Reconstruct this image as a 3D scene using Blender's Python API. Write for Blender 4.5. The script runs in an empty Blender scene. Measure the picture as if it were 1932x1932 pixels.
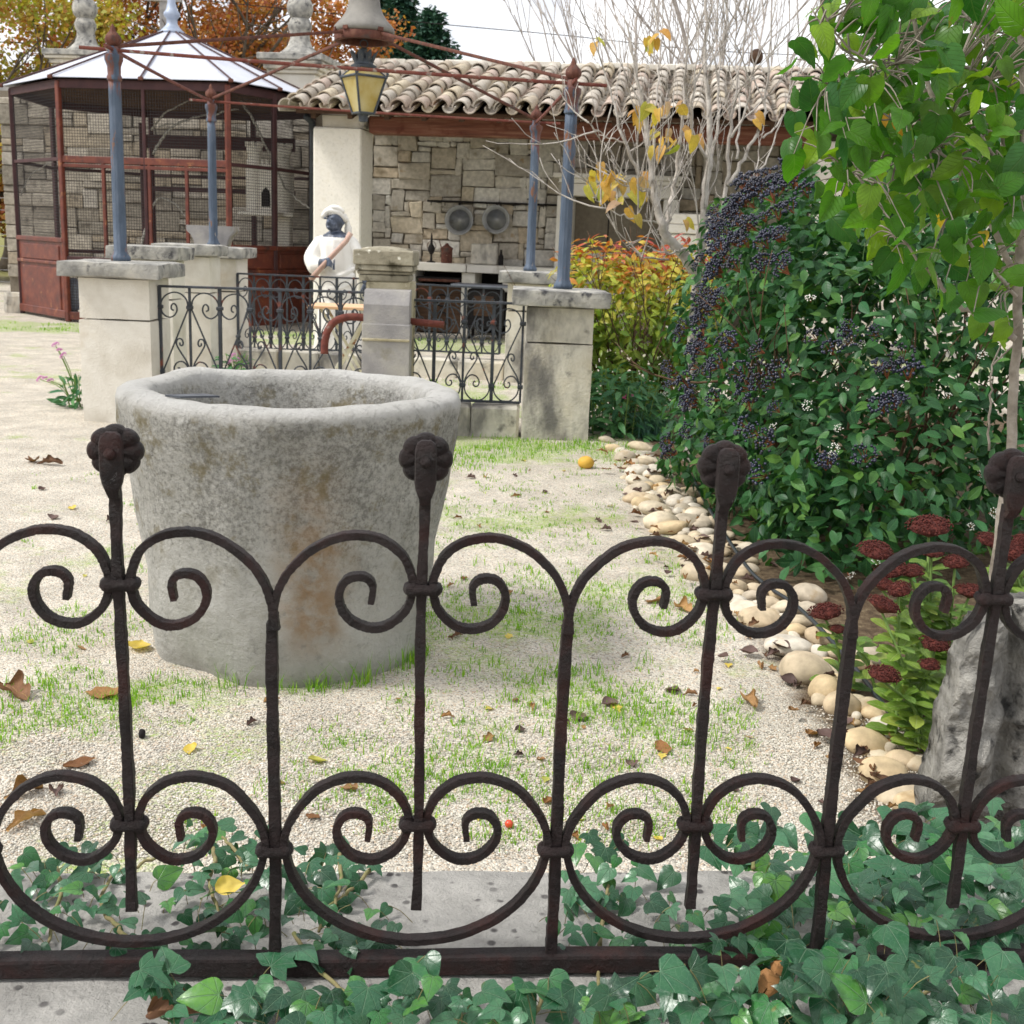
import bpy, math, random
import numpy as np
from math import sin, cos, pi, radians
from mathutils import Vector, Matrix, noise as mnoise

rng = np.random.default_rng(7)
random.seed(7)
scene = bpy.context.scene
COL = scene.collection

# ------------------------------------------------------------------ camera
CAM_F, CAM_P, CAM_R, CAM_H = 2200.0, radians(13.0), radians(2.3), 1.45
_f = np.array([0, cos(CAM_P), -sin(CAM_P)])
_r0 = np.array([1.0, 0, 0])
_u0 = np.array([0, sin(CAM_P), cos(CAM_P)])
_r = _r0 * cos(CAM_R) + _u0 * sin(CAM_R)
_u = -_r0 * sin(CAM_R) + _u0 * cos(CAM_R)
CAM = np.array([0, 0, CAM_H])
cd = bpy.data.cameras.new('camera')
cam = bpy.data.objects.new('camera', cd)
COL.objects.link(cam)
mw = Matrix.Identity(4)
for i in range(3):
    mw[i][0], mw[i][1], mw[i][2], mw[i][3] = _r[i], _u[i], -_f[i], CAM[i]
cam.matrix_world = mw
cd.sensor_width = 13.0
cd.sensor_fit = 'HORIZONTAL'
cd.lens = 13.0 * CAM_F / 1932.0
cd.clip_start, cd.clip_end = 0.05, 3000
cd.dof.use_dof = True
cd.dof.focus_distance = 2.6
cd.dof.aperture_fstop = 5.0
scene.camera = cam
scene.render.resolution_x = scene.render.resolution_y = 1024

# ------------------------------------------------------------------ sky, sun, exposure
SUN_EL, SUN_AZ = radians(50), radians(-104)      # azimuth from +Y, negative = left
world = bpy.data.worlds.new('World')
scene.world = world
world.use_nodes = True
nt = world.node_tree
nt.nodes.clear()
wo = nt.nodes.new('ShaderNodeOutputWorld')
bg = nt.nodes.new('ShaderNodeBackground')
sky = nt.nodes.new('ShaderNodeTexSky')
sky.sky_type = 'NISHITA'
sky.sun_disc = False
sky.sun_elevation = SUN_EL
sky.sun_rotation = SUN_AZ
tc = nt.nodes.new('ShaderNodeTexCoord')
mp = nt.nodes.new('ShaderNodeMapping')
mp.inputs['Scale'].default_value = (1.0, 1.0, 2.6)
cn = nt.nodes.new('ShaderNodeTexNoise')
cn.inputs['Scale'].default_value = 2.6
cn.inputs['Detail'].default_value = 7
cn.inputs['Roughness'].default_value = 0.55
cr = nt.nodes.new('ShaderNodeValToRGB')
cr.color_ramp.elements[0].position = 0.30
cr.color_ramp.elements[0].color = (0.68, 0.68, 0.68, 1)
cr.color_ramp.elements[1].position = 0.55
cr.color_ramp.elements[1].color = (0.985, 0.985, 0.985, 1)
c2 = nt.nodes.new('ShaderNodeTexNoise')
c2.inputs['Scale'].default_value = 5.0
c2.inputs['Detail'].default_value = 6
cr2 = nt.nodes.new('ShaderNodeValToRGB')
cr2.color_ramp.elements[0].position = 0.35
cr2.color_ramp.elements[0].color = (5.9, 6.1, 6.7, 1)
cr2.color_ramp.elements[1].position = 0.56
cr2.color_ramp.elements[1].color = (10.2, 10.2, 10.3, 1)
mx = nt.nodes.new('ShaderNodeMix')
mx.data_type = 'RGBA'
L = nt.links.new
L(tc.outputs['Generated'], mp.inputs['Vector'])
L(mp.outputs['Vector'], cn.inputs['Vector'])
L(mp.outputs['Vector'], c2.inputs['Vector'])
L(cn.outputs['Fac'], cr.inputs['Fac'])
L(c2.outputs['Fac'], cr2.inputs['Fac'])
L(cr.outputs['Color'], mx.inputs['Factor'])
L(sky.outputs['Color'], mx.inputs[6])
L(cr2.outputs['Color'], mx.inputs[7])
L(mx.outputs[2], bg.inputs['Color'])
bg.inputs['Strength'].default_value = 0.06
L(bg.outputs['Background'], wo.inputs['Surface'])

sd = bpy.data.lights.new('sun', 'SUN')
sd.energy = 1.5
sd.angle = radians(12)
sd.color = (1.0, 0.97, 0.92)
sun = bpy.data.objects.new('sun', sd)
COL.objects.link(sun)
_sdir = Vector((sin(SUN_AZ) * cos(SUN_EL), cos(SUN_AZ) * cos(SUN_EL), sin(SUN_EL)))
sun.rotation_euler = _sdir.to_track_quat('Z', 'Y').to_euler()
sun.location = (-6, 2, 9)

vs = scene.view_settings
vs.view_transform = 'Standard'
vs.look = 'None'
vs.gamma = 1.0
vs.use_curve_mapping = False
vs.exposure = 1.30
scene.cycles.use_denoising = True
scene.cycles.max_bounces = 8
scene.cycles.transparent_max_bounces = 12


# ------------------------------------------------------------------ helpers: pixels of the photo to places
def ray(u, v):
    return _r * (u - 966) / CAM_F + _u * (966 - v) / CAM_F + _f


def G(u, v, z=0.0):
    d = ray(u, v)
    return CAM + d * ((z - CAM_H) / d[2])


def A(u, v, Y):
    d = ray(u, v)
    return CAM + d * (Y / d[1])


def pxm(p):
    """metres per photo pixel at a place"""
    return float((np.array(p) - CAM) @ _f) / CAM_F


def V3(*a):
    return np.array(a, float)


def nz(p, s=1.0, o=0.0):
    return mnoise.noise(Vector((p[0] * s + o, p[1] * s + o * 1.7, p[2] * s - o)))


# ------------------------------------------------------------------ helpers: materials
def rgb(h):
    """sRGB hex -> linear"""
    c = [int(h[i:i + 2], 16) / 255 for i in (0, 2, 4)]
    return tuple(x / 12.92 if x <= 0.04045 else ((x + 0.055) / 1.055) ** 2.4 for x in c)


class NT:
    def __init__(s, name):
        s.m = bpy.data.materials.new(name)
        s.m.use_nodes = True
        s.t = s.m.node_tree
        s.t.nodes.clear()
        s.out = s.n('ShaderNodeOutputMaterial')

    def n(s, typ, **kw):
        nd = s.t.nodes.new(typ)
        for k, v in kw.items():
            setattr(nd, k, v)
        return nd

    def l(s, a, b):
        s.t.links.new(a, b)

    def pos(s):
        if not hasattr(s, '_p'):
            s._p = s.n('ShaderNodeNewGeometry').outputs['Position']
        return s._p

    def noise(s, scale, detail=5, rough=0.55, stretch=None, vec=None, off=0):
        vec = vec or s.pos()
        if stretch or off:
            mp = s.n('ShaderNodeMapping')
            mp.inputs['Scale'].default_value = stretch or (1, 1, 1)
            mp.inputs['Location'].default_value = (off, off * 2, off * 3)
            s.l(vec, mp.inputs['Vector'])
            vec = mp.outputs['Vector']
        nd = s.n('ShaderNodeTexNoise')
        nd.inputs['Scale'].default_value = scale
        nd.inputs['Detail'].default_value = detail
        nd.inputs['Roughness'].default_value = rough
        s.l(vec, nd.inputs['Vector'])
        return nd.outputs['Fac']

    def ramp(s, fac, stops, const=False):
        nd = s.n('ShaderNodeValToRGB')
        cr = nd.color_ramp
        if const:
            cr.interpolation = 'CONSTANT'
        while len(cr.elements) > 1:
            cr.elements.remove(cr.elements[0])
        for i, (p, c) in enumerate(stops):
            e = cr.elements[0] if i == 0 else cr.elements.new(p)
            e.position = p
            e.color = (*c[:3], 1)
        s.l(fac, nd.inputs['Fac'])
        return nd.outputs['Color']

    def mr(s, v, a, b, c=0.0, d=1.0, smooth=True):
        nd = s.n('ShaderNodeMapRange')
        if smooth:
            nd.interpolation_type = 'SMOOTHSTEP'
        for i, x in enumerate((a, b, c, d)):
            nd.inputs[i + 1].default_value = x
        s.l(v, nd.inputs[0])
        return nd.outputs[0]

    def math(s, op, a, b=None, c=None, clamp=False):
        nd = s.n('ShaderNodeMath', operation=op)
        nd.use_clamp = clamp
        for i, x in enumerate((a, b, c)):
            if x is None:
                continue
            if isinstance(x, (int, float)):
                nd.inputs[i].default_value = x
            else:
                s.l(x, nd.inputs[i])
        return nd.outputs[0]

    def mix(s, fac, a, b, blend='MIX'):
        nd = s.n('ShaderNodeMix')
        nd.data_type = 'RGBA'
        nd.blend_type = blend
        for i, x in ((0, fac), (6, a), (7, b)):
            if isinstance(x, (int, float)):
                nd.inputs[i].default_value = x
            elif isinstance(x, tuple):
                nd.inputs[i].default_value = (*x[:3], 1)
            else:
                s.l(x, nd.inputs[i])
        return nd.outputs[2]

    def rnd(s):
        """a number per object and per piece of a joined mesh"""
        oi = s.n('ShaderNodeObjectInfo').outputs['Random']
        at = s.n('ShaderNodeAttribute', attribute_name='rnd').outputs['Fac']
        return s.math('FRACT', s.math('ADD', oi, at))

    def xyz(s):
        sp = s.n('ShaderNodeSeparateXYZ')
        s.l(s.pos(), sp.inputs[0])
        return sp.outputs

    def uv(s):
        sp = s.n('ShaderNodeSeparateXYZ')
        s.l(s.n('ShaderNodeUVMap').outputs[0], sp.inputs[0])
        return sp.outputs[0], sp.outputs[1]

    def finish(s, col, rough=0.8, metal=0.0, spec=0.3, bump=None, bdist=0.01, transl=0.0, tcol=None, emit=None):
        b = s.n('ShaderNodeBsdfPrincipled')
        if isinstance(col, tuple):
            b.inputs['Base Color'].default_value = (*col[:3], 1)
        else:
            s.l(col, b.inputs['Base Color'])
        if isinstance(rough, (int, float)):
            b.inputs['Roughness'].default_value = rough
        else:
            s.l(rough, b.inputs['Roughness'])
        b.inputs['Metallic'].default_value = metal
        b.inputs['Specular IOR Level'].default_value = spec
        if bump is not None:
            bn = s.n('ShaderNodeBump')
            bn.inputs['Strength'].default_value = 1.0
            bn.inputs['Distance'].default_value = bdist
            s.l(bump, bn.inputs['Height'])
            s.l(bn.outputs[0], b.inputs['Normal'])
        sh = b.outputs[0]
        if transl:
            t = s.n('ShaderNodeBsdfTranslucent')
            if tcol is None:
                tcol = col
            if isinstance(tcol, tuple):
                t.inputs[0].default_value = (*tcol[:3], 1)
            else:
                s.l(tcol, t.inputs[0])
            ms = s.n('ShaderNodeMixShader')
            ms.inputs[0].default_value = transl
            s.l(sh, ms.inputs[1])
            s.l(t.outputs[0], ms.inputs[2])
            sh = ms.outputs[0]
        s.l(sh, s.out.inputs['Surface'])
        return s.m


def simple(name, cols, scale=6, rough=0.8, bump=0.004, bscale=40, rand=None, rmix=0.7, stains=(), metal=0.0,
           spec=0.3, detail=5, stretch=None, transl=0.0, rough_var=0.0):
    """noise between colours, a tint per piece, stains with shapes of their own, fine relief"""
    k = NT(name)
    f = k.noise(scale, detail, stretch=stretch)
    stops = [(0.3 + 0.4 * i / max(1, len(cols) - 1), c) for i, c in enumerate(cols)]
    col = k.ramp(f, stops) if len(cols) > 1 else k.mix(0.0, cols[0], cols[0])
    if rand:
        rc = k.ramp(k.rnd(), [(i / len(rand), c) for i, c in enumerate(rand)], const=True)
        col = k.mix(rmix, col, rc)
        # keep the grain on top of the tint
        g = k.ramp(k.noise(scale * 3.1, 5), [(0.3, (0.72,) * 3), (0.7, (1.2,) * 3)])
        col = k.mix(1.0, col, g, 'MULTIPLY')
    for i, (c, sc, lo, hi, *st) in enumerate(stains):
        sf = k.mr(k.noise(sc, 6, 0.6, stretch=st[0] if st else None, off=3.1 * (i + 1)), lo, hi)
        col = k.mix(sf, col, c)
    bn = k.noise(bscale, 6, 0.65) if bump else None
    rr = rough
    if rough_var:
        rr = k.mr(k.noise(scale * 2, 4), 0.3, 0.7, rough - rough_var, rough + rough_var)
    return k.finish(col, rr, metal, spec, bn, bump, transl)


# ------------------------------------------------------------------ helpers: meshes
class MB:
    """collects shapes; build() links them as ONE mesh object"""

    def __init__(s):
        s.v, s.f, s.n, s.uv, s.r = [], [], 0, None, None

    def add(s, v, f):
        v = np.asarray(v, float).reshape(-1, 3)
        s.v.append(v)
        for q in f:
            s.f.append(tuple(i + s.n for i in q))
        s.n += len(v)
        return s

    def box(s, c, d, rz=0.0, bev=0.0, jit=0.0):
        """centre, full sizes; bevelled edges when bev > 0"""
        hx, hy, hz = [x / 2 for x in d]
        if bev <= 0:
            v = np.array([(x, y, z) for z in (-hz, hz) for x, y in ((-hx, -hy), (hx, -hy), (hx, hy), (-hx, hy))])
            f = [(3, 2, 1, 0), (4, 5, 6, 7), (0, 1, 5, 4), (1, 2, 6, 5), (2, 3, 7, 6), (3, 0, 4, 7)]
        else:
            bev = min(bev, hx * .9, hy * .9, hz * .9)
            v, idx = [], {}
            for sx in (-1, 1):
                for sy in (-1, 1):
                    for sz in (-1, 1):
                        idx[sx, sy, sz] = len(v)
                        v += [(sx * hx, sy * (hy - bev), sz * (hz - bev)), (sx * (hx - bev), sy * hy, sz * (hz - bev)),
                              (sx * (hx - bev), sy * (hy - bev), sz * hz)]
            v = np.array(v)
            I = lambda a, b, c, k: idx[a, b, c] + k
            f = []
            for a in (-1, 1):
                q = [I(a, -1, -1, 0), I(a, 1, -1, 0), I(a, 1, 1, 0), I(a, -1, 1, 0)]
                f.append(q if a > 0 else q[::-1])
                q = [I(-1, a, -1, 1), I(-1, a, 1, 1), I(1, a, 1, 1), I(1, a, -1, 1)]
                f.append(q if a > 0 else q[::-1])
                q = [I(-1, -1, a, 2), I(1, -1, a, 2), I(1, 1, a, 2), I(-1, 1, a, 2)]
                f.append(q if a > 0 else q[::-1])
                for b in (-1, 1):
                    q = [I(a, b, -1, 0), I(a, b, -1, 1), I(a, b, 1, 1), I(a, b, 1, 0)]
                    f.append(q if a * b > 0 else q[::-1])
                    q = [I(a, -1, b, 0), I(a, 1, b, 0), I(a, 1, b, 2), I(a, -1, b, 2)]
                    f.append(q if a * b > 0 else q[::-1])
                    q = [I(-1, a, b, 1), I(-1, a, b, 2), I(1, a, b, 2), I(1, a, b, 1)]
                    f.append(q if a * b > 0 else q[::-1])
                    for e in (-1, 1):
                        t = [I(a, b, e, 0), I(a, b, e, 1), I(a, b, e, 2)]
                        f.append(t if a * b * e > 0 else t[::-1])
        if jit:
            v = v + rng.normal(0, jit, v.shape)
        if rz:
            R = np.array([[cos(rz), -sin(rz), 0], [sin(rz), cos(rz), 0], [0, 0, 1]])
            v = v @ R.T
        return s.add(v + np.asarray(c, float), f)

    def tube(s, path, r, n=8, cap=True, closed=False):
        P = np.asarray(path, float)
        m = len(P)
        rr = np.broadcast_to(np.asarray(r, float), (m,))
        T = np.gradient(P, axis=0) if not closed else (np.roll(P, -1, 0) - np.roll(P, 1, 0))
        T /= np.linalg.norm(T, axis=1)[:, None] + 1e-12
        ref = V3(0, 0, 1) if abs(T[0][2]) < .9 else V3(1, 0, 0)
        a = np.cross(T[0], ref)
        a /= np.linalg.norm(a)
        out = []
        ang = np.arange(n) * 2 * pi / n
        for i in range(m):
            a = a - T[i] * (a @ T[i])
            a /= np.linalg.norm(a) + 1e-12
            b = np.cross(T[i], a)
            out.append(P[i] + rr[i] * (np.cos(ang)[:, None] * a + np.sin(ang)[:, None] * b))
        f = []
        for i in range(m if closed else m - 1):
            i2 = (i + 1) % m
            for j in range(n):
                j2 = (j + 1) % n
                f.append((i * n + j, i * n + j2, i2 * n + j2, i2 * n + j))
        if cap and not closed:
            f.append(tuple(range(n))[::-1])
            f.append(tuple((m - 1) * n + j for j in range(n)))
        return s.add(np.concatenate(out), f)

    def bar(s, path, w, t, nrm, cham=0.25, closed=False, jit=0.0):
        """rectangular iron swept along a path: w across in the plane, t along nrm, chamfered corners"""
        P = np.asarray(path, float)
        m = len(P)
        N = np.asarray(nrm, float)
        N = N / np.linalg.norm(N)
        T = np.gradient(P, axis=0) if not closed else (np.roll(P, -1, 0) - np.roll(P, 1, 0))
        T /= np.linalg.norm(T, axis=1)[:, None] + 1e-12
        S = np.cross(N, T)
        S /= np.linalg.norm(S, axis=1)[:, None] + 1e-12
        ww = np.broadcast_to(np.asarray(w, float), (m,))
        out = []
        c = cham
        prof = [(-1, -1 + c), (-1 + c, -1), (1 - c, -1), (1, -1 + c), (1, 1 - c), (1 - c, 1), (-1 + c, 1), (-1, 1 - c)]
        for i in range(m):
            out.append([P[i] + S[i] * ww[i] / 2 * a + N * t / 2 * b for a, b in prof])
        f = []
        for i in range(m if closed else m - 1):
            i2 = (i + 1) % m
            for j in range(8):
                j2 = (j + 1) % 8
                f.append((i * 8 + j, i * 8 + j2, i2 * 8 + j2, i2 * 8 + j))
        if not closed:
            f.append(tuple(range(8))[::-1])
            f.append(tuple((m - 1) * 8 + j for j in range(8)))
        V_ = np.array(out).reshape(-1, 3)
        if jit:
            V_ = V_ + rng.normal(0, jit, V_.shape)
        return s.add(V_, f)

    def lathe(s, prof, c=(0, 0, 0), n=24, flute=None, sx=1.0, sy=1.0):
        """(r, z) pairs from bottom to top about the vertical through c"""
        ang = np.arange(n) * 2 * pi / n
        out = []
        for r, z in prof:
            rr = r * (flute(ang, z) if flute else 1.0) * np.ones(n)
            out.append(np.stack([rr * np.cos(ang) * sx, rr * np.sin(ang) * sy, np.full(n, z)], 1))
        m = len(prof)
        f = []
        for i in range(m - 1):
            for j in range(n):
                j2 = (j + 1) % n
                f.append((i * n + j, i * n + j2, (i + 1) * n + j2, (i + 1) * n + j))
        f.append(tuple(range(n))[::-1])
        f.append(tuple((m - 1) * n + j for j in range(n)))
        return s.add(np.concatenate(out) + np.asarray(c, float), f)

    def prism(s, poly, z0, z1):
        """polygon in x, y raised from z0 to z1"""
        n = len(poly)
        v = [(x, y, z0) for x, y in poly] + [(x, y, z1) for x, y in poly]
        f = [tuple(range(n))[::-1], tuple(range(n, 2 * n))]
        f += [(i, (i + 1) % n, n + (i + 1) % n, n + i) for i in range(n)]
        return s.add(v, f)

    def sphere(s, c, r, n=12, m=8):
        rx, ry, rz = (r, r, r) if np.isscalar(r) else r
        prof = [(max(1e-4, sin(pi * i / m)), -cos(pi * i / m)) for i in range(m + 1)]
        k = MB().lathe(prof, n=n)
        v = k.v[0] * V3(rx, ry, rz) + np.asarray(c, float)
        return s.add(v, k.f)

    def mesh(s, name, smooth=False, weld=0):
        me = bpy.data.meshes.new(name)
        v = np.concatenate(s.v) if s.v else np.zeros((0, 3))
        me.from_pydata(v.tolist(), [], s.f)
        if smooth:
            me.polygons.foreach_set('use_smooth', [True] * len(me.polygons))
        me.update()
        return me

    def build(s, name, mat, parent=None, smooth=False, angle=None):
        me = s.mesh(name, smooth or angle is not None)
        o = link(name, me, mat, parent)
        if angle is not None:
            me.set_sharp_from_angle(angle=radians(angle))
        return o


WORLD = {}


def link(name, me, mat=None, parent=None, local=False):
    """parts are modelled in world coordinates; the inverse keeps them there under their parent"""
    o = bpy.data.objects.new(name, me)
    if mat is not None and me is not None and len(me.materials) == 0:
        me.materials.append(mat)
    COL.objects.link(o)
    if parent is not None:
        o.parent = parent
        if not local:
            o.matrix_parent_inverse = WORLD.get(parent.name, Matrix.Identity(4)).inverted()
        WORLD[o.name] = WORLD.get(parent.name, Matrix.Identity(4)) if local else Matrix.Identity(4)
    return o


def tag(o, label, cat, group=None):
    o['label'] = label
    o['category'] = cat
    if group:
        o['group'] = group
    return o


def thing(name, label, cat, loc=(0, 0, 0), rz=0.0, group=None):
    o = bpy.data.objects.new(name, None)
    o.empty_display_size = 0.1
    COL.objects.link(o)
    o.location = tuple(float(x) for x in loc)
    o.rotation_euler = (0, 0, rz)
    WORLD[o.name] = Matrix.Translation(o.location) @ Matrix.Rotation(rz, 4, 'Z')
    return tag(o, label, cat, group)


def struct(o):
    o['kind'] = 'structure'
    return o


def stuff(o):
    o['kind'] = 'stuff'
    return o


def place(name, me, M4, parent=None, mat=None):
    """a copy of shared mesh data at a world matrix"""
    o = bpy.data.objects.new(name, me)
    COL.objects.link(o)
    if parent is not None:
        o.parent = parent
        o.matrix_parent_inverse = WORLD.get(parent.name, Matrix.Identity(4)).inverted()
    o.matrix_basis = M4
    return o


def frame(p, n, t, s):
    """matrix: z along n, y along t, at p, scale s"""
    n = np.asarray(n, float)
    n = n / (np.linalg.norm(n) + 1e-9)
    t = np.asarray(t, float)
    t = t - n * (t @ n)
    if np.linalg.norm(t) < 1e-6:
        t = np.cross(n, V3(.3, .5, .8))
    t = t / np.linalg.norm(t)
    x = np.cross(t, n)
    s = (s, s, s) if np.isscalar(s) else s
    return Matrix(((x[0] * s[0], t[0] * s[1], n[0] * s[2], p[0]), (x[1] * s[0], t[1] * s[1], n[1] * s[2], p[1]),
                   (x[2] * s[0], t[2] * s[1], n[2] * s[2], p[2]), (0, 0, 0, 1)))


def spline(pts, k=8):
    """Catmull-Rom through the points"""
    P = np.asarray(pts, float)
    P = np.vstack([2 * P[0] - P[1], P, 2 * P[-1] - P[-2]])
    out = []
    for i in range(1, len(P) - 2):
        for j in range(k):
            t = j / k
            a, b, c, d = P[i - 1], P[i], P[i + 1], P[i + 2]
            out.append(.5 * (2 * b + (c - a) * t + (2 * a - 5 * b + 4 * c - d) * t * t + (3 * b - a - 3 * c + d) * t ** 3))
    out.append(P[-2])
    return np.array(out)


# leaves ------------------------------------------------------------------
def leaf_mesh(name, rows, fold=0.15, bend=-0.15, wave=0.0, mat=None, seed=0, fine=False, cup=0.0):
    """rows of (y on the midrib, half width, y at the edge) from base to tip, length 1"""
    v, uv = [], []
    rs = np.random.default_rng(seed)
    if fine:
        rows = [tuple(r) for r in spline(rows, 2)]
    fr = (-1, -.5, 0, .5, 1) if fine else (-1, 0, 1)
    nf = len(fr)
    tw = rs.normal(0, .25)
    for m, x, y in rows:
        x = max(.003, x)
        for t in fr:
            xx, yy = t * x, m + (y - m) * abs(t)
            z = fold * abs(xx) - cup * xx * xx + bend * yy * yy + (wave * rs.normal() if abs(t) == 1 else 0) + tw * xx * yy * (.5 if fine else 0)
            v.append((xx, yy, z))
            uv.append((xx + .5, yy))
    f = []
    for i in range(len(rows) - 1):
        for j in range(nf - 1):
            a = i * nf + j
            f.append((a, a + 1, a + nf + 1, a + nf))
    me = bpy.data.meshes.new(name)
    me.from_pydata(v, [], f)
    ul = me.uv_layers.new(name='UVMap')
    li = np.zeros(len(me.loops), int)
    me.loops.foreach_get('vertex_index', li)
    ul.data.foreach_set('uv', np.array(uv)[li].ravel())
    me.polygons.foreach_set('use_smooth', [True] * len(me.polygons))
    if mat:
        me.materials.append(mat)
    return me


def join_copies(name, meshes, mats, mat, parent=None, smooth=True):
    """many placed copies as one mesh, each with its own 'rnd' number; mats is a list of (mesh index, Matrix)"""
    src = []
    for me in meshes:
        v = np.zeros(len(me.vertices) * 3)
        me.vertices.foreach_get('co', v)
        lt = np.zeros(len(me.polygons), int)
        me.polygons.foreach_get('loop_total', lt)
        li = np.zeros(len(me.loops), int)
        me.loops.foreach_get('vertex_index', li)
        uv = None
        if me.uv_layers:
            uv = np.zeros(len(me.loops) * 2)
            me.uv_layers[0].data.foreach_get('uv', uv)
            uv = uv.reshape(-1, 2)
        src.append((v.reshape(-1, 3), lt, li, uv))
    Vs, LT, LI, UV, RN = [], [], [], [], []
    n = 0
    for k, M4 in mats:
        v, lt, li, uv = src[k]
        M_ = np.array(M4)
        Vs.append(v @ M_[:3, :3].T + M_[:3, 3])
        LT.append(lt)
        LI.append(li + n)
        if uv is not None:
            UV.append(uv)
        RN.append(np.full(len(lt), rng.random()))
        n += len(v)
    me = bpy.data.meshes.new(name)
    V_, LT, LI, RN = np.concatenate(Vs), np.concatenate(LT), np.concatenate(LI), np.concatenate(RN)
    me.vertices.add(len(V_))
    me.vertices.foreach_set('co', V_.ravel())
    me.loops.add(len(LI))
    me.loops.foreach_set('vertex_index', LI.astype(np.int32))
    me.polygons.add(len(LT))
    me.polygons.foreach_set('loop_start', np.concatenate([[0], np.cumsum(LT)[:-1]]).astype(np.int32))
    if smooth:
        me.polygons.foreach_set('use_smooth', [True] * len(LT))
    if UV:
        ul = me.uv_layers.new(name='UVMap')
        ul.data.foreach_set('uv', np.concatenate(UV).ravel())
    at = me.attributes.new('rnd', 'FLOAT', 'FACE')
    at.data.foreach_set('value', RN)
    me.update(calc_edges=True)
    return link(name, me, mat, parent)


def scatter_leaves(parent, meshes, mat, mats, keep=300, name='leaf', rest='leaves'):
    """the leaves nearest the camera are objects of their own, the others one joined part"""
    d = np.array([np.linalg.norm(np.array(M4)[:3, 3] - CAM) + .25 * rng.random() for _, M4 in mats])
    order = np.argsort(d)
    for i in order[:keep]:
        k, M4 = mats[i]
        place(name, meshes[k], M4, parent)
    if len(order) > keep:
        stuff(join_copies(rest, meshes, [mats[i] for i in order[keep:]], mat, parent))

# ================================================================== GROUND
def ground_material():
    k = NT('gravel')
    x, y, z = k.xyz()
    p = k.pos()
    vo = k.n('ShaderNodeTexVoronoi')
    vo.inputs['Scale'].default_value = 165
    k.l(p, vo.inputs['Vector'])
    sep = k.n('ShaderNodeSeparateXYZ')
    k.l(vo.outputs['Color'], sep.inputs[0])
    grain = k.ramp(sep.outputs[0], [(0.0, rgb('8a857d')), (0.15, rgb('b8b2a7')), (0.42, rgb('c9c2b5')), (0.72, rgb('dcd7cb')),
                                    (0.93, rgb('c2ad96')), (1.0, rgb('86837f'))])
    fine = k.ramp(k.noise(4.0, 6), [(0.35, (0.80, 0.79, 0.77)), (0.65, (1.06, 1.05, 1.03))])
    col = k.mix(1.0, grain, fine, 'MULTIPLY')
    # damp earth showing through
    col = k.mix(k.mr(k.noise(1.1, 7, 0.62, off=5), 0.56, 0.74, 0, 0.32), col, rgb('a8977c'))
    # moss and low green: patchy on the gravel, thicker on the strips of lawn
    m = k.noise(2.2, 8, 0.68, off=2)
    m2 = k.noise(0.55, 4, 0.5, off=9)
    base = k.math('ADD', m, k.math('MULTIPLY', k.math('SUBTRACT', m2, 0.5), 0.55))
    lawn = k.math('MULTIPLY', k.math('MULTIPLY', k.mr(y, 15.6, 16.1), k.mr(y, 18.2, 17.4)), k.mr(k.noise(0.8, 3, off=4), 0.30, 0.5))
    inner = k.math('MULTIPLY', k.math('MULTIPLY', k.mr(y, 9.2, 9.8), k.mr(y, 12.6, 12.0)), k.math('MULTIPLY', k.mr(x, -3.2, -2.8), k.mr(x, .1, -.2)))
    front = k.math('MULTIPLY', k.math('MULTIPLY', k.mr(y, 7.0, 8.5), k.mr(y, 9.4, 8.9)), k.mr(x, -1.1, -.3))
    mid = k.math('MULTIPLY', k.math('MULTIPLY', k.mr(y, 2.2, 3.0), k.mr(y, 7.5, 5.8)), k.mr(x, -1.9, -.6))
    boost = k.math('ADD', k.math('MULTIPLY', lawn, 0.30), k.math('ADD', k.math('MULTIPLY', inner, 0.2), k.math('ADD', k.math('MULTIPLY', front, 0.16), k.math('MULTIPLY', mid, 0.075))))
    g = k.mr(k.math('ADD', base, boost), 0.56, 0.70)
    gcol = k.ramp(k.noise(14, 6, 0.7, off=1), [(0.3, rgb('62802a')), (0.5, rgb('86a53a')), (0.7, rgb('aabb58'))])
    speck = k.mr(k.noise(60, 4, 0.7, off=7), 0.40, 0.62, 0.15, 1.0)
    col = k.mix(k.math('MULTIPLY', k.math('MULTIPLY', g, speck), 0.85), col, gcol)
    # planting bed under the bushes: earth and rotted leaves
    bedx = k.math('ADD', x, k.math('MULTIPLY', k.math('SUBTRACT', k.noise(5, 4), .5), .22))
    bed = k.math('MULTIPLY', k.mr(bedx, .92, 1.06), k.math('MULTIPLY', k.mr(y, 2.0, 2.4), k.mr(y, 12.0, 11.0)))
    soil = k.ramp(k.noise(22, 7, .7), [(.3, rgb('40352a')), (.5, rgb('5c4d3c')), (.7, rgb('85775e'))])
    col = k.mix(bed, col, soil)
    # far ground: fields
    far = k.mr(y, 27.0, 34.0)
    col = k.mix(far, col, rgb('7d7a4a'))
    h = k.math('ADD', k.math('MULTIPLY', vo.outputs['Distance'], -0.9), k.math('MULTIPLY', k.noise(30, 4), 1.2))
    return k.finish(col, 0.95, 0, 0.15, h, 0.006)


def breaks(lo, hi, fine_lo, fine_hi, step, grow=1.35):
    a = list(np.arange(fine_lo, fine_hi + step / 2, step))
    s = step
    while a[-1] < hi:
        s *= grow
        a.append(min(hi, a[-1] + s))
    s = step
    while a[0] > lo:
        s *= grow
        a.insert(0, max(lo, a[0] - s))
    return np.array(a)


def gz(x, y):
    """gentle lie of the gravel"""
    w = 1.0 if y < 25 else max(0.0, 1 - (y - 25) / 10)
    return w * (0.012 * mnoise.noise(Vector((x * .9, y * .9, 3))) + 0.006 * mnoise.noise(Vector((x * 3.1, y * 3.1, 8))))


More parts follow.
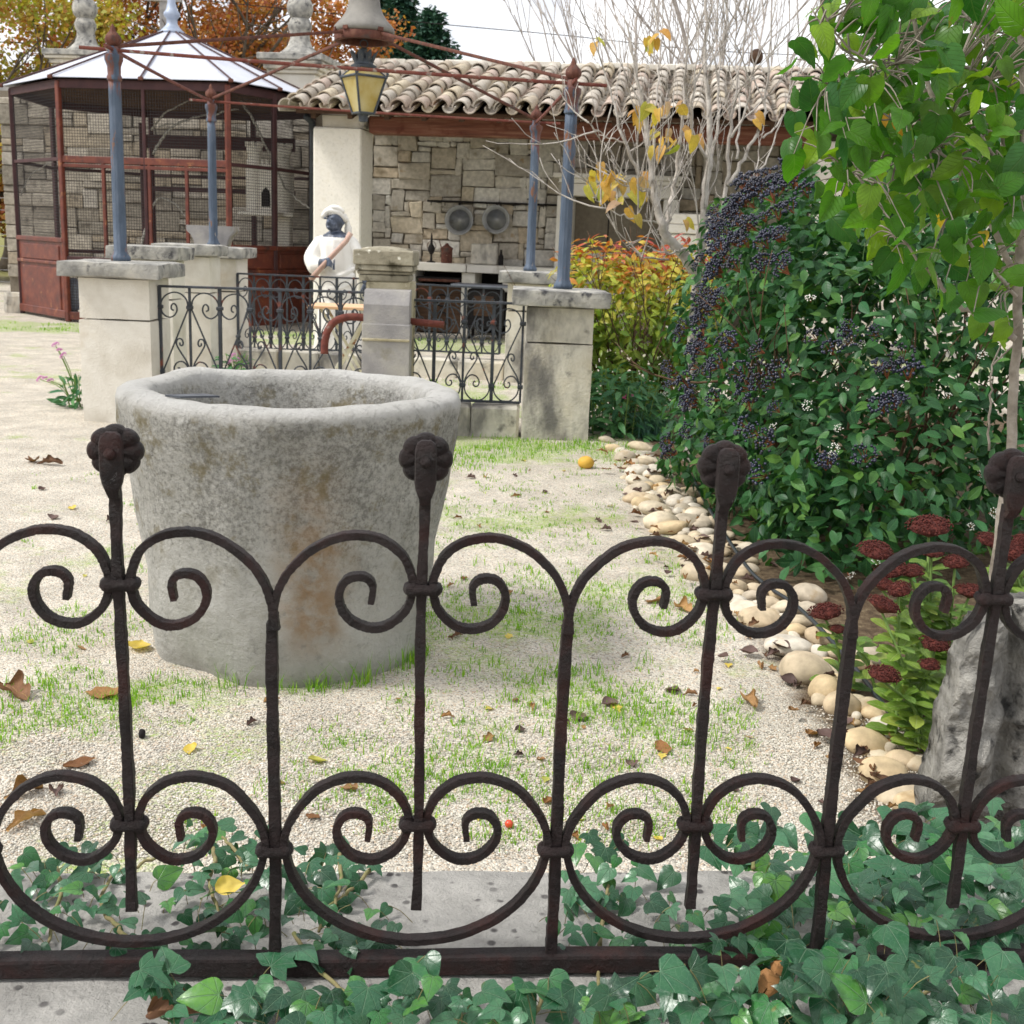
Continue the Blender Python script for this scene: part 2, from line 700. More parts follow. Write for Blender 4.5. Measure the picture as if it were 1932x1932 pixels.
xs = breaks(-900, 900, -5, 4, .12)
ys = breaks(-60, 1500, 1.6, 12, .12)
X, Y = np.meshgrid(xs, ys)
Zg = np.array([[gz(a, b) for a in xs] for b in ys])
vv = np.stack([X, Y, Zg], -1).reshape(-1, 3)
nx = len(xs)
ff = [(j * nx + i, j * nx + i + 1, (j + 1) * nx + i + 1, (j + 1) * nx + i) for j in range(len(ys) - 1) for i in range(nx - 1)]
struct(MB().add(vv, ff).build('ground', ground_material(), smooth=True))

# ================================================================== MATERIALS
lime_ = [rgb('b9b1a0'), rgb('d2cab8'), rgb('c5bba8')]
MAT = {}
MAT['limestone'] = simple('limestone', [rgb('c5beb0'), rgb('dad5ca'), rgb('cec8ba')], 3, 0.9, 0.006, 60,
                          stains=[(rgb('8f8978'), 2.3, 0.56, 0.74, (1, 1, .35)), (rgb('b59f78'), 1.4, 0.6, 0.8)])
MAT['limestone_stained'] = simple('limestone_stained', [rgb('b8b2a4'), rgb('d6d0c2'), rgb('c6bda9')], 3, 0.92, 0.008, 50,
                                  stains=[(rgb('6f6c68'), 1.7, 0.47, 0.64, (1, 1, .5)), (rgb('55524e'), 5, 0.58, 0.75), (rgb('e4dfd3'), 6, 0.66, 0.74, (1, 1, .6))])
MAT['cap_stone'] = simple('cap_stone', [rgb('6c6b69'), rgb('9a9892'), rgb('b9b5ab')], 7, 0.95, 0.012, 35,
                          stains=[(rgb('47474a'), 9, 0.55, 0.7), (rgb('c8c3b6'), 4, 0.62, 0.75)])
MAT['white_stone'] = simple('white_stone', [rgb('d9d4c8'), rgb('e6e1d6'), rgb('dcd6c8')], 14, 0.92, 0.004, 90,
                            stains=[(rgb('b7b2a6'), 30, 0.60, 0.75), (rgb('bfb8a8'), 1.2, 0.6, 0.8)])
MAT['mossy_stone'] = simple('mossy_stone', [rgb('8d8468'), rgb('aba288'), rgb('bdb49c')], 6, 0.95, 0.01, 45,
                            stains=[(rgb('5a5540'), 5, 0.55, 0.7), (rgb('cfc7b0'), 9, 0.62, 0.72), (rgb('8a6f3c'), 4, 0.63, 0.75)])
MAT['grey_block'] = simple('grey_block', [rgb('7b797a'), rgb('959290'), rgb('a9a59c')], 4, 0.92, 0.006, 60,
                           stains=[(rgb('7b7560'), 3, 0.55, 0.75)])


def iron_material():
    k = NT('old_iron')
    f = k.noise(28, 6, 0.65)
    col = k.ramp(f, [(0.3, rgb('130c0c')), (0.5, rgb('1f1514')), (0.7, rgb('2e2222'))])
    col = k.mix(k.mr(k.noise(9, 6, 0.6, off=4), 0.49, 0.66, 0, 0.75), col, rgb('34130d'))
    col = k.mix(k.mr(k.noise(70, 3, 0.6, off=6), 0.68, 0.78, 0, 0.5), col, rgb('4a362c'))
    h = k.math('ADD', k.noise(170, 6, 0.75), k.math('MULTIPLY', k.noise(55, 4), 1.1))
    return k.finish(col, k.mr(f, .3, .7, .40, .68), 0.0, 0.32, h, 0.006)


MAT['old_iron'] = iron_material()


def wall_material():
    k = NT('weathered_concrete')
    f = k.noise(9, 8, 0.65)
    col = k.ramp(f, [(0.3, rgb('999691')), (0.5, rgb('b8b5af')), (0.72, rgb('d0ccc5'))])
    sp = k.n('ShaderNodeTexVoronoi')
    sp.inputs['Scale'].default_value = 55
    k.l(k.pos(), sp.inputs['Vector'])
    sc = k.n('ShaderNodeSeparateXYZ')
    k.l(sp.outputs['Color'], sc.inputs[0])
    spots = k.math('MULTIPLY', k.math('GREATER_THAN', sc.outputs[1], 0.86), k.mr(sp.outputs['Distance'], 0.55, 0.25))
    col = k.mix(k.math('MULTIPLY', spots, k.mr(k.noise(6, 3, off=5), 0.35, 0.6, 0.25, .95)), col, rgb('4d4a4a'))
    col = k.mix(k.mr(k.noise(160, 4, .7), 0.6, 0.75, 0, .6), col, rgb('6d6966'))
    col = k.mix(k.mr(k.noise(3.2, 5, off=8), 0.55, 0.75, 0, .5), col, rgb('7d7767'))
    h = k.math('ADD', k.noise(110, 6, 0.75), k.math('MULTIPLY', k.noise(14, 4), 2))
    return k.finish(col, 0.95, 0, 0.2, h, 0.012)


MAT['concrete'] = wall_material()

# ================================================================== LOW WALL UNDER THE FENCE
FA, FB = V3(-.75, 1.57), V3(.87, 1.70)
FA, FB = np.array([-.75, 1.57]), np.array([.87, 1.70])
FD = (FB - FA) / np.linalg.norm(FB - FA)          # along the fence
FN = np.array([-FD[1], FD[0]])                     # away from the camera


def FP(s, z, n=0.0):
    q = FA + FD * s + FN * n
    return V3(q[0], q[1], z)


SLAB = 0.328
sa = np.arange(-2.2, 3.9, .06)
na = np.concatenate([[-.46, -.45, -.42], np.arange(-.36, .28, .05), [.30, .318, .322]])
rows = []
for n_ in na:
    row = []
    for s_ in sa:
        p = FP(s_, SLAB, n_)
        e = min(n_ + .46, .325 - n_)
        p[2] -= .03 * max(0, 1 - e / .03) ** 2
        p[2] += .004 * nz(p, 9) + .002 * nz(p, 25)
        if n_ > .29:
            q = FN * (.012 * nz(p, 6))
            p[0] += q[0]
            p[1] += q[1]
        row.append(p)
    rows.append(row)
for z_ in (.12, -.06):
    rows.append([FP(s_, z_, .322 + .012 * nz(FP(s_, z_), 6)) for s_ in sa])
    rows.insert(0, [FP(s_, z_, -.46) for s_ in sa])
rv = np.array(rows)
m_, n_ = rv.shape[:2]
wf = [(i * n_ + j, i * n_ + j + 1, (i + 1) * n_ + j + 1, (i + 1) * n_ + j) for i in range(m_ - 1) for j in range(n_ - 1)]
wall = MB().add(rv.reshape(-1, 3), wf).build('low_wall', MAT['concrete'], smooth=True)
tag(wall, 'low grey concrete wall top carrying the scrolled iron fence', 'wall')

# ================================================================== IRON FENCE
fence = thing('iron_fence', 'dark wrought iron scroll fence with flower finials across the foreground', 'fence', FP(.84, SLAB))
FN3 = V3(FN[0], FN[1], 0)
PER = 0.4285
MAIN = [0.199 + PER * k for k in range(-2, 5)]
POST = [m + PER / 2 - .001 for m in MAIN]
ZF, ZU, ZL, ZE, ZP = 1.147, .957, .584, .443, .541
WOB = lambda p, a=.0006: np.array([q + V3(nz(q, 30, 1), nz(q, 30, 2), nz(q, 30, 3)) * a for q in p])
up_rel = [(283, 84), (279, 50), (270, 10), (245, -36), (195, -80), (140, -100), (85, -96), (42, -68), (22, -28), (19, 2), (31, 42), (63, 72),
          (97, 79), (132, 66), (153, 38), (156, 7), (139, -18), (111, -21), (94, -5), (97, 30)]
lo_rel = [(262, 60), (258, 20), (240, -22), (195, -75), (137, -99), (82, -93), (42, -66), (22, -30), (18, 0), (31, 40), (64, 70), (96, 77),
          (131, 65), (155, 36), (158, 5), (141, -19), (113, -22), (95, -5), (98, 33)]
MM = PER / 558.0


def scroll_path(rel, s0, zc, sg):
    pts = [FP(s0 + sg * a * MM, zc - b * MM) for a, b in rel]
    return spline(pts, 11)


def collar(s0, z, w=.0215):
    k = MB()
    a = np.arange(20) * 2 * pi / 20
    e = lambda t: np.sign(t) * np.abs(t) ** .75
    ring = np.array([FP(s0 + w * e(cos(t)), z + .0015 * sin(3 * t), .0125 * e(sin(t))) for t in a])
    k.tube(ring, .0078, 8, closed=True)
    for sg in (-1, 1):
        k.sphere(FP(s0 + sg * (w - .006), z, -.009), (.0115, .009, .011), 10, 8)
    k.box(FP(s0, z), (.034, .024, .015), math.atan2(FD[1], FD[0]))
    return k.build('collar', MAT['old_iron'], fence, smooth=True)


BARW = .0150
k = MB()
k.bar([FP(s, .347 + .0015 * sin(s * 9)) for s in np.arange(-1.1, 2.2, .05)], .030, .034, FN3, .2)
k.build('bottom_rail', MAT['old_iron'], fence, angle=40)
for i, m in enumerate(MAIN):
    if m < -.45 or m > 1.7:
        continue
    lean = {0.199: 0}.get(m, 0)
    z_ = np.linspace(ZE, ZF - .045, 90)
    k = MB()
    k.bar(WOB([FP(m + .002 * sin(z * 9 + i), z, -.003) for z in z_]), BARW + .0012 * np.sin(z_ * 60), BARW, FN3, .14, jit=.0003)
    k.build('upright_bar', MAT['old_iron'], fence, angle=32)
    # flattened rounded end with a rivet, in front of a cast rosette
    prof = [(-.0078, -.062), (.0078, -.062), (.0085, -.052), (.0132, -.040), (.0155, -.028), (.0155, .016), (.0128, .026), (.0065, .031), (-.0065, .031),
            (-.0128, .026), (-.0155, .016), (-.0155, -.028), (-.0132, -.040), (-.0085, -.052)]
    k = MB()
    n = len(prof)
    v = []
    for nn, sc in ((-.030, .88), (-.027, 1.0), (-.016, 1.0)):
        v += [FP(m + a * sc, ZF + b * (sc if b > -.06 else 1), nn + (.010 if b < -.06 else 0)) for a, b in prof]
    f = [tuple(range(n))[::-1][::-1], tuple(2 * n + j for j in range(n))[::-1]]
    for r_ in (0, 1):
        f += [(r_ * n + j, r_ * n + n + j, r_ * n + n + (j + 1) % n, r_ * n + (j + 1) % n) for j in range(n)]
    k.add(v, f)
    pd = k.build('finial_plate', MAT['old_iron'], fence, angle=45)
    k = MB()
    k.lathe([(.0085, 0), (.0080, .003), (.0055, .0065), (.001, .008)], n=12)
    vv_ = k.v[0]
    k.v[0] = np.array([FP(m + a, ZF + .002 + b, -.030 - c) for a, b, c in vv_])
    k.build('rivet', MAT['old_iron'], pd, smooth=True)
    # rosette of eight lobes
    k = MB()
    na_, rows_ = 64, []
    for rr, dep in ((0.001, -.008), (.014, -.0085), (.025, -.0095), (.0325, -.0080), (.0355, -.0030), (.0355, .006), (.030, .009), (.001, .010)):
        ring = []
        for t in range(na_):
            th = 2 * pi * t / na_ + .2 * i
            lobe = abs(cos(4 * th))
            g = 1 + (.115 * (lobe ** .45 - .55) * min(1, rr / .03))
            groove = (.0042 * (1 - lobe ** .3)) * min(1, rr / .02) if dep < 0 else 0
            ring.append(FP(m + rr * g * cos(th) * 1.03, ZF + .001 + rr * g * sin(th), dep + groove))
        rows_.append(ring)
    f = [(a * na_ + j, (a + 1) * na_ + j, (a + 1) * na_ + (j + 1) % na_, a * na_ + (j + 1) % na_) for a in range(len(rows_) - 1) for j in range(na_)]
    k.add(np.array(rows_).reshape(-1, 3), f)
    k.build('rosette', MAT['old_iron'], fence, smooth=True)
    for sg in (-1, 1):
        for rel, zc in ((up_rel, ZU), (lo_rel, ZL)):
            pa = WOB(scroll_path(rel, m, zc, sg), .0007)
            w = np.full(len(pa), .0118)
            w[-22:] = np.linspace(.0118, .0092, 22)
            w += rng.normal(0, .0003, len(w))
            MB().bar(pa, w, .019, FN3, .16, jit=.00028).build('scroll', MAT['old_iron'], fence, angle=32)
    collar(m, ZU)
    collar(m, ZL)
    # the wide bowl below
    th = np.linspace(0, pi, 90)
    half = PER / 2 - .014
    pa = [FP(m - half * cos(t) * (1 - .02 * sin(t)), ZP + .02 - (.175) * sin(t) ** .93) for t in th]
    MB().bar(WOB(pa), .0118, .019, FN3, .16, jit=.00028).build('bowl_scroll', MAT['old_iron'], fence, angle=32)
for i, m in enumerate(POST):
    if m < -.3 or m > 1.75:
        continue
    z_ = np.linspace(.36, .902, 80)
    k = MB()
    k.bar(WOB([FP(m + .0015 * sin(z * 11 + i), z, .001) for z in z_]), BARW + .002 + .001 * np.sin(z_ * 55), BARW + .002, FN3, .14, jit=.0003)
    k.build('post', MAT['old_iron'], fence, angle=32)
    collar(m, ZP)

# ================================================================== IVY
def ivy_material():
    k = NT('ivy_leaf')
    u, v = k.uv()
    r = k.rnd()
    x = k.math('SUBTRACT', u, 0.5)
    y = k.math('SUBTRACT', v, 0.02)
    ang = k.math('ARCTAN2', x, y)
    rad = k.math('SQRT', k.math('ADD', k.math('MULTIPLY', x, x), k.math('MULTIPLY', y, y)))
    d = k.math('MULTIPLY', k.math('PINGPONG', ang, 0.33), rad)
    vein = k.math('MULTIPLY', k.mr(d, 0.003, 0.018, 1, 0), k.mr(k.math('ABSOLUTE', ang), .2, .5, 1.0, .5))
    net = k.n('ShaderNodeTexVoronoi', feature='DISTANCE_TO_EDGE')
    net.inputs['Scale'].default_value = 9
    k.l(k.n('ShaderNodeUVMap').outputs[0], net.inputs['Vector'])
    vein2 = k.mr(net.outputs['Distance'], 0.0, 0.05, 0.22, 0)
    base = k.ramp(r, [(0.0, rgb('123220')), (0.25, rgb('1f4a2e')), (0.45, rgb('3a6a48')), (0.6, rgb('1a4426')), (0.78, rgb('4e7a58')), (0.9, rgb('2f6a30')), (1.0, rgb('5a8a34'))])
    base = k.mix(k.mr(k.noise(60, 5), 0.35, 0.7, 0, .45), base, rgb('24503c'))
    col = k.mix(k.math('MAXIMUM', k.math('MULTIPLY', vein, 0.6), vein2), base, rgb('7d9f80'))
    col = k.mix(k.mr(k.noise(26, 5, .65, off=6), .66, .72, 0, .8), col, rgb('6b6a34'))
    h = k.math('SUBTRACT', k.math('MULTIPLY', k.noise(90, 3), .3), vein)
    return k.finish(col, 0.28, 0, 0.40, h, 0.002, transl=0.10, tcol=rgb('4f8a2c'))


MAT['ivy'] = ivy_material()
ivy_rows = [(0.0, .015, 0.0), (.04, .20, -.13), (.12, .40, -.07), (.22, .54, .10), (.34, .40, .30), (.46, .34, .44), (.66, .21, .68), (.84, .10, .86), (1.0, .005, 1.0)]
ivy_rows2 = [(0.0, .015, 0.0), (.05, .22, -.10), (.14, .40, .02), (.26, .46, .18), (.42, .40, .38), (.60, .28, .60), (.80, .14, .82), (1.0, .005, 1.0)]
ivy_rows3 = [(0.0, .015, 0.0), (.03, .16, -.12), (.10, .34, -.10), (.2, .58, .02), (.30, .36, .24), (.38, .50, .46), (.52, .26, .52), (.74, .16, .76), (1.0, .004, 1.05)]
ivy_me = [leaf_mesh('ivy_leaf', ivy_rows, .22, -.22, .010, MAT['ivy'], 1, True, .5), leaf_mesh('ivy_leaf', ivy_rows2, .30, -.16, .010, MAT['ivy'], 2, True, .7),
          leaf_mesh('ivy_leaf', ivy_rows3, .2, -.25, .012, MAT['ivy'], 3, True, .5), leaf_mesh('ivy_leaf', ivy_rows2, .05, -.35, .015, MAT['ivy'], 4, True, .5),
          leaf_mesh('ivy_leaf', ivy_rows2, .42, -.30, .015, MAT['ivy'], 5, True, .3)]
MAT['vine'] = simple('vine_stem', [rgb('6a6244'), rgb('857b56'), rgb('66703e')], 40, 0.8, 0.002, 120)

# cover of the ivy in the photograph: (centre, half sizes, leaves, size in px)
patches = [((90, 1690, 75, 75), 30, 42), ((60, 1770, 50, 25), 6, 60), ((180, 1650, 50, 45), 10, 40), ((420, 1600, 80, 45), 26, 46), ((400, 1700, 75, 75), 24, 48),
           ((480, 1680, 30, 100), 10, 46), ((620, 1700, 70, 90), 40, 44), ((690, 1770, 50, 40), 8, 50), ((640, 1620, 60, 25), 8, 42),
           ((215, 1720, 60, 50), 10, 42), ((250, 1775, 40, 20), 4, 44),
           ((1150, 1640, 60, 60), 20, 46), ((1180, 1720, 60, 60), 10, 46), ((1075, 1740, 40, 50), 8, 48), ((1270, 1700, 40, 40), 6, 50),
           ((1420, 1600, 60, 45), 16, 52), ((1500, 1670, 80, 60), 22, 54), ((1390, 1740, 70, 55), 12, 60), ((1660, 1600, 90, 50), 24, 60), ((1840, 1590, 90, 50), 26, 60),
           ((1700, 1690, 160, 70), 34, 64), ((1860, 1700, 70, 90), 14, 74),
           ((290, 1830, 45, 45), 8, 74), ((350, 1860, 80, 60), 16, 72), ((430, 1890, 70, 40), 10, 74), ((560, 1850, 70, 60), 14, 70), ((700, 1860, 80, 60), 16, 74),
           ((640, 1900, 120, 35), 14, 74), ((810, 1880, 60, 40), 8, 76), ((960, 1880, 60, 40), 8, 72), ((1050, 1880, 50, 40), 7, 70), ((780, 1820, 50, 30), 4, 76),
           ((1140, 1860, 40, 50), 5, 66), ((1240, 1860, 50, 50), 6, 80), ((1350, 1840, 70, 60), 12, 80), ((1480, 1850, 90, 70), 20, 80), ((1600, 1820, 100, 70), 24, 78),
           ((1750, 1820, 110, 80), 26, 80), ((1870, 1840, 70, 90), 18, 90), ((1650, 1900, 250, 35), 30, 84), ((1300, 1915, 90, 25), 7, 80), ((1180, 1910, 60, 25), 4, 76),
           ((910, 1915, 80, 20), 6, 74), ((760, 1920, 70, 18), 6, 74)]
ivy = thing('ivy', 'green ivy with pale veined leaves creeping over the low wall and fence', 'ivy', FP(1.1, SLAB))
mats_, taken = [], []
petk = MB()
for (cx, cy, hx, hy), cnt, size in patches:
    tries, got = 0, 0
    while got < cnt * (1.35 if cx > 1380 else (1.15 if cy > 1800 else .9)) and tries < cnt * 14:
        tries += 1
        px_ = cx + hx * rng.normal() * .5
        py_ = cy + hy * rng.normal() * .5
        if px_ > 2010 or py_ > 2000:
            continue
        dense = (px_ > 1350 and py_ > 1560) or py_ > 1830
        md = size * (.33 if dense else .46)
        if any((px_ - a) ** 2 + (py_ - b) ** 2 < md * md for a, b in taken[-240:]):
            continue
        if py_ < 1600 + rng.random() * 8 and px_ < 1300 and rng.random() < .6:
            continue
        if 740 < px_ < 1010 and 1560 < py_ < 1800:
            continue
        p = G(px_, py_, SLAB)
        rail_n = (p[:2] - FA) @ FN
        lift = .012 + .03 * rng.random() + (.05 * rng.random() if dense else 0)
        if -.045 < rail_n < .03:
            if 250 < px_ < 330 or 740 < px_ < 820 or px_ > 1230:
                lift += .055
            else:
                continue
        if rail_n > .322:
            lift = .0 + .02 * rng.random()
        taken.append((px_, py_))
        got += 1
        p = G(px_, py_, SLAB + lift)
        view = (CAM - p) / np.linalg.norm(CAM - p)
        nrm = V3(0, 0, 1) * .75 + view * .45 + rng.normal(0, .38, 3)
        a = rng.normal(-pi / 2, 1.0)
        tip = V3(cos(a), sin(a), -.12)
        sz = size * (.55 + .75 * rng.random()) * pxm(p) * .86
        base = p - tip / np.linalg.norm(tip) * sz * .45
        foot = base + V3(rng.normal(0, .02), rng.normal(0, .02), 0)
        foot[2] = max(SLAB + .004 if rail_n < .32 else .01, base[2] - .03 - .02 * rng.random())
        petk.tube(spline([foot, (foot + base) / 2 + V3(0, 0, .006), base], 2), .0008, 3, False)
        mats_.append((int(rng.integers(5)), frame(base, nrm, tip, sz)))
scatter_leaves(ivy, ivy_me, MAT['ivy'], mats_, 300)
stuff(petk.build('leaf_stalks', MAT['vine'], ivy, smooth=True))
stems = [[(255, 1780), (215, 1745), (190, 1700), (215, 1650), (260, 1635), (310, 1610)], [(400, 1595), (405, 1625), (395, 1665), (410, 1720), (420, 1760)],
         [(105, 1640), (115, 1680), (100, 1730), (90, 1780)], [(555, 1760), (600, 1830), (650, 1870), (690, 1905)], [(1010, 1910), (1035, 1860), (1045, 1830)],
         [(1130, 1790), (1140, 1720), (1150, 1650)], [(1120, 1890), (1130, 1850), (1125, 1820)], [(640, 1610), (640, 1680), (600, 1760)], [(1420, 1640), (1430, 1600)],
         [(1600, 1700), (1560, 1760), (1490, 1800), (1420, 1800)], [(1900, 1700), (1840, 1790), (1740, 1880), (1700, 1935)], [(1270, 1905), (1290, 1830), (1330, 1760)],
         [(700, 1640), (650, 1690), (600, 1720)], [(470, 1640), (440, 1600), (420, 1580)]]
for st in stems:
    q = spline([G(a, b, SLAB + .008 + .012 * rng.random()) for a, b in st], 6)
    q += rng.normal(0, .0012, q.shape)
    MB().tube(q, np.linspace(.0042, .0026, len(q)), 6).build('stem', MAT['vine'], ivy, smooth=True)

# ================================================================== STONE WELL CURB
def well_material():
    k = NT('well_stone')
    x, y, z = k.xyz()
    f = k.noise(5, 9, 0.68)
    col = k.ramp(f, [(0.3, rgb('aeaca5')), (0.5, rgb('c8c6bf')), (0.7, rgb('dad8d2'))])
    # black lichen thick below the rim, thinning downward (its own growth pattern)
    li = k.math('ADD', k.noise(62, 9, 0.82, off=3), k.math('MULTIPLY', k.noise(3.4, 7, 0.72, stretch=(1, 1, .35), off=6), .5))
    band = k.math('MULTIPLY', k.mr(z, .12, .62), k.mr(z, .935, .86))
    li = k.math('ADD', li, k.math('MULTIPLY', band, 0.17))
    col = k.mix(k.mr(li, .82, 1.06, 0, .66), col, rgb('56544d'))
    col = k.mix(k.math('MULTIPLY', k.mr(k.noise(9, 7, .7, off=11), .52, .66), k.math('MULTIPLY', band, .75)), col, rgb('857a58'))
    # vertical rust run
    dx = k.math('ADD', x, .625)
    dx = k.math('ADD', dx, k.math('MULTIPLY', k.math('SUBTRACT', k.noise(5, 4), .5), .16))
    run = k.math('MULTIPLY', k.mr(k.math('ABSOLUTE', dx), .15, .01), k.math('MULTIPLY', k.mr(z, .06, .22), k.mr(z, .90, .35)))
    run = k.math('MULTIPLY', run, k.mr(k.noise(14, 5, .6), .3, .62, .25, 1))
    col = k.mix(k.math('MULTIPLY', run, .72), col, rgb('a67c46'))
    # worn pale rim
    col = k.mix(k.math('MULTIPLY', k.mr(z, .88, .925), k.mr(k.noise(8, 6, .65, off=15), .3, .6, .25, .8)), col, rgb('dcdad5'))
    # inside: damp grey
    col = k.mix(k.mr(k.noise(22, 6, .7, off=2), .55, .7, 0, .5), col, rgb('8c8a86'))
    h = k.math('ADD', k.noise(30, 10, 0.78), k.math('MULTIPLY', k.noise(9, 5, .6), 1.2))
    return k.finish(col, 0.95, 0, 0.12, h, 0.035)


WC = V3(-.79, 4.06, 0)
prof = [(.30, -.05), (.452, -.04), (.472, .0), (.478, .05), (.484, .12), (.492, .2), (.502, .3), (.514, .4), (.528, .5), (.543, .6), (.558, .7), (.573, .78), (.584, .83),
        (.592, .872), (.593, .900), (.586, .919), (.568, .930), (.545, .935), (.515, .934), (.490, .929), (.474, .915), (.462, .87), (.450, .82), (.435, .75),
        (.415, .65), (.40, .55), (.375, .42), (.36, .32), (.05, .30)]
n = 128
rows_ = []
for j, (r, z) in enumerate(prof):
    ring = []
    for t in range(n):
        th = 2 * pi * t / n
        p = V3(cos(th), sin(th), z)
        big = .020 * nz(p, 1.3, 4) + .012 * nz((p[0], p[1], z * 2), 3.1, 9)
        small = .006 * nz((p[0], p[1], z * 2.2), 9, 2) + .003 * nz((p[0], p[1], z * 2), 22, 5)
        rr = r + (big + small) * (1.0 if z > .05 else .6)
        zz = z
        if z > .8:
            zz += .016 * nz(p, 2.0, 7) + .007 * nz((p[0], p[1], 0), 6, 3)
        if z < .17 and j < 8:
            # broken foot on the left of the front
            d_ = math.atan2(sin(th + 2.12), cos(th + 2.12))
            if abs(d_) < .40:
                rr -= .06 * (1 - abs(d_) / .40) ** .7 * max(0, 1 - max(0, z) / .15)
        ring.append(WC + V3(rr * cos(th) * 1.0, rr * sin(th), zz))
    rows_.append(ring)
f = [(a * n + j, a * n + (j + 1) % n, (a + 1) * n + (j + 1) % n, (a + 1) * n + j) for a in range(len(prof) - 1) for j in range(n)]
f.append(tuple((len(prof) - 1) * n + j for j in range(n)))
k = MB().add(np.array(rows_).reshape(-1, 3), f)
well = k.build('stone_well', well_material(), smooth=True)
tag(well, 'large round hollowed limestone well curb with dark lichen and a rust streak', 'well')
MAT['slate'] = simple('slate', [rgb('3c3f45'), rgb('565a60')], 20, .5, .001, 80)
k = MB()
c = A(360, 752, 3.66)
k.prism([(c[0] - .075, c[1] - .02), (c[0] - .02, c[1] - .045), (c[0] + .09, c[1] + .005), (c[0] + .03, c[1] + .04)], .937, .943)
tag(k.build('slate_shard', MAT['slate'], None), 'thin dark slate shard lying on the left of the well rim', 'slate')

# ================================================================== PAVILION: PIERS
def pier(cx, cy, w, d, ztop, capt, over, joint, label, mat, z0=-.03, name='stone_pier', capmat='cap_stone', rz=0.0, lean=0.0):
    t = thing(name, label, 'pier', (cx, cy, 0), 0, 'stone piers of the iron pavilion')
    zb = ztop - capt

    def rough(c_, d_, bev, amp):
        """block with broken, slightly uneven faces"""
        b = MB()
        nx_, ny_, nz_ = [max(2, int(x / .07)) for x in d_]
        V_, F_ = [], []

        def face(o, a, b_, na2, nb2):
            i0 = len(V_)
            for i in range(na2 + 1):
                for j in range(nb2 + 1):
                    V_.append(o + a * i / na2 + b_ * j / nb2)
            for i in range(na2):
                for j in range(nb2):
                    q = i0 + i * (nb2 + 1) + j
                    F_.append((q, q + nb2 + 1, q + nb2 + 2, q + 1))
        ox, oy, oz = [-x / 2 for x in d_]
        X_, Y_, Z_ = V3(d_[0], 0, 0), V3(0, d_[1], 0), V3(0, 0, d_[2])
        face(V3(ox, oy, oz), X_, Z_, nx_, nz_)
        face(V3(ox, -oy, oz), Z_, X_, nz_, nx_)
        face(V3(ox, oy, oz), Z_, Y_, nz_, ny_)
        face(V3(-ox, oy, oz), Y_, Z_, ny_, nz_)
        face(V3(ox, oy, -oz), X_, Y_, nx_, ny_)
        face(V3(ox, oy, oz), Y_, X_, ny_, nx_)
        out = []
        for p in V_:
            q = p.copy()
            h = np.array(d_) / 2
            e = [h[i] - abs(p[i]) for i in range(3)]
            edge = sorted(e)[1]
            wp = p + np.array(c_)
            chip = amp * (.6 + .8 * nz(wp, 6, 3)) if edge < .02 else amp * .35 * nz(wp, 5)
            L_ = np.linalg.norm(p) + 1e-9
            for i in range(3):
                if e[i] < 1e-6 or edge < .02:
                    q[i] -= np.sign(p[i]) * chip * (1.0 if edge < .02 else .5)
            out.append(q)
        V2 = np.array(out)
        R = np.array([[cos(rz), -sin(rz), 0], [sin(rz), cos(rz), 0], [0, 0, 1]])
        b.add(V2 @ R.T + np.array(c_), F_)
        return b
    rough((cx, cy, (z0 + joint) / 2), (w * 1.02, d * 1.02, joint - z0), .01, .008).build('lower_block', MAT[mat], t, angle=35)
    rough((cx + lean, cy, (joint + zb) / 2 + .003), (w, d, zb - joint - .004), .01, .006).build('upper_block', MAT[mat], t, angle=35)
    rough((cx + lean, cy, zb + capt / 2 + .004), (w + 2 * over, d + 2 * over, capt), .02, .016).build('cap', MAT[capmat], t, angle=35)
    return t


P_FL = (-3.02, 9.02)
P_FR = (.30, 8.98)
P_BL = (-3.33, 13.28)
P_BR = (.09, 12.62)
pier(*P_FL, .53, .5, 1.195, .12, .115, .77, 'pale limestone pier with grey cap under the nearer left blue column', 'limestone')
pier(*P_FR, .50, .5, 1.12, .125, .115, .73, 'stained limestone pier with grey cap beside the red-tipped shrub', 'limestone_stained', lean=-.0)
pier(*P_BR, .46, .46, 1.16, .125, .10, .75, 'limestone pier under the farther right blue column', 'limestone_stained')
pier(*P_BL, .42, .55, 1.275, .12, .09, .8, 'limestone pier carrying the farther left blue column and a planter', 'limestone')
pier(-3.50, 11.25, .50, .44, 1.285, .13, .09, .8, 'left side pier standing nearest behind the front left pier', 'limestone')
pier(-3.42, 12.30, .50, .44, 1.305, .12, .08, .82, 'left side pier standing just before the farther left column', 'limestone')

# planter on the back left pier
k = MB()
c = A(402, 462, 13.62)
zt = 1.275
pr = [(-.17, 0), (.17, 0), (.185, .03), (.19, .06), (.22, .12), (.265, .16), (.27, .185), (.27, .225), (-.27, .225), (-.27, .185), (-.265, .16), (-.22, .12), (-.19, .06), (-.185, .03)]
n = len(pr)
v = [(c[0] + a, c[1] - .12, zt + .003 + b) for a, b in pr] + [(c[0] + a, c[1] + .12, zt + .003 + b) for a, b in pr]
k.add(v, [tuple(range(n)), tuple(range(n, 2 * n))[::-1]] + [(i, n + i, n + (i + 1) % n, (i + 1) % n) for i in range(n)])
tag(k.build('stone_planter', MAT['grey_block'], None, angle=40), 'pale grey carved stone planter on the pier behind the far left column', 'planter')

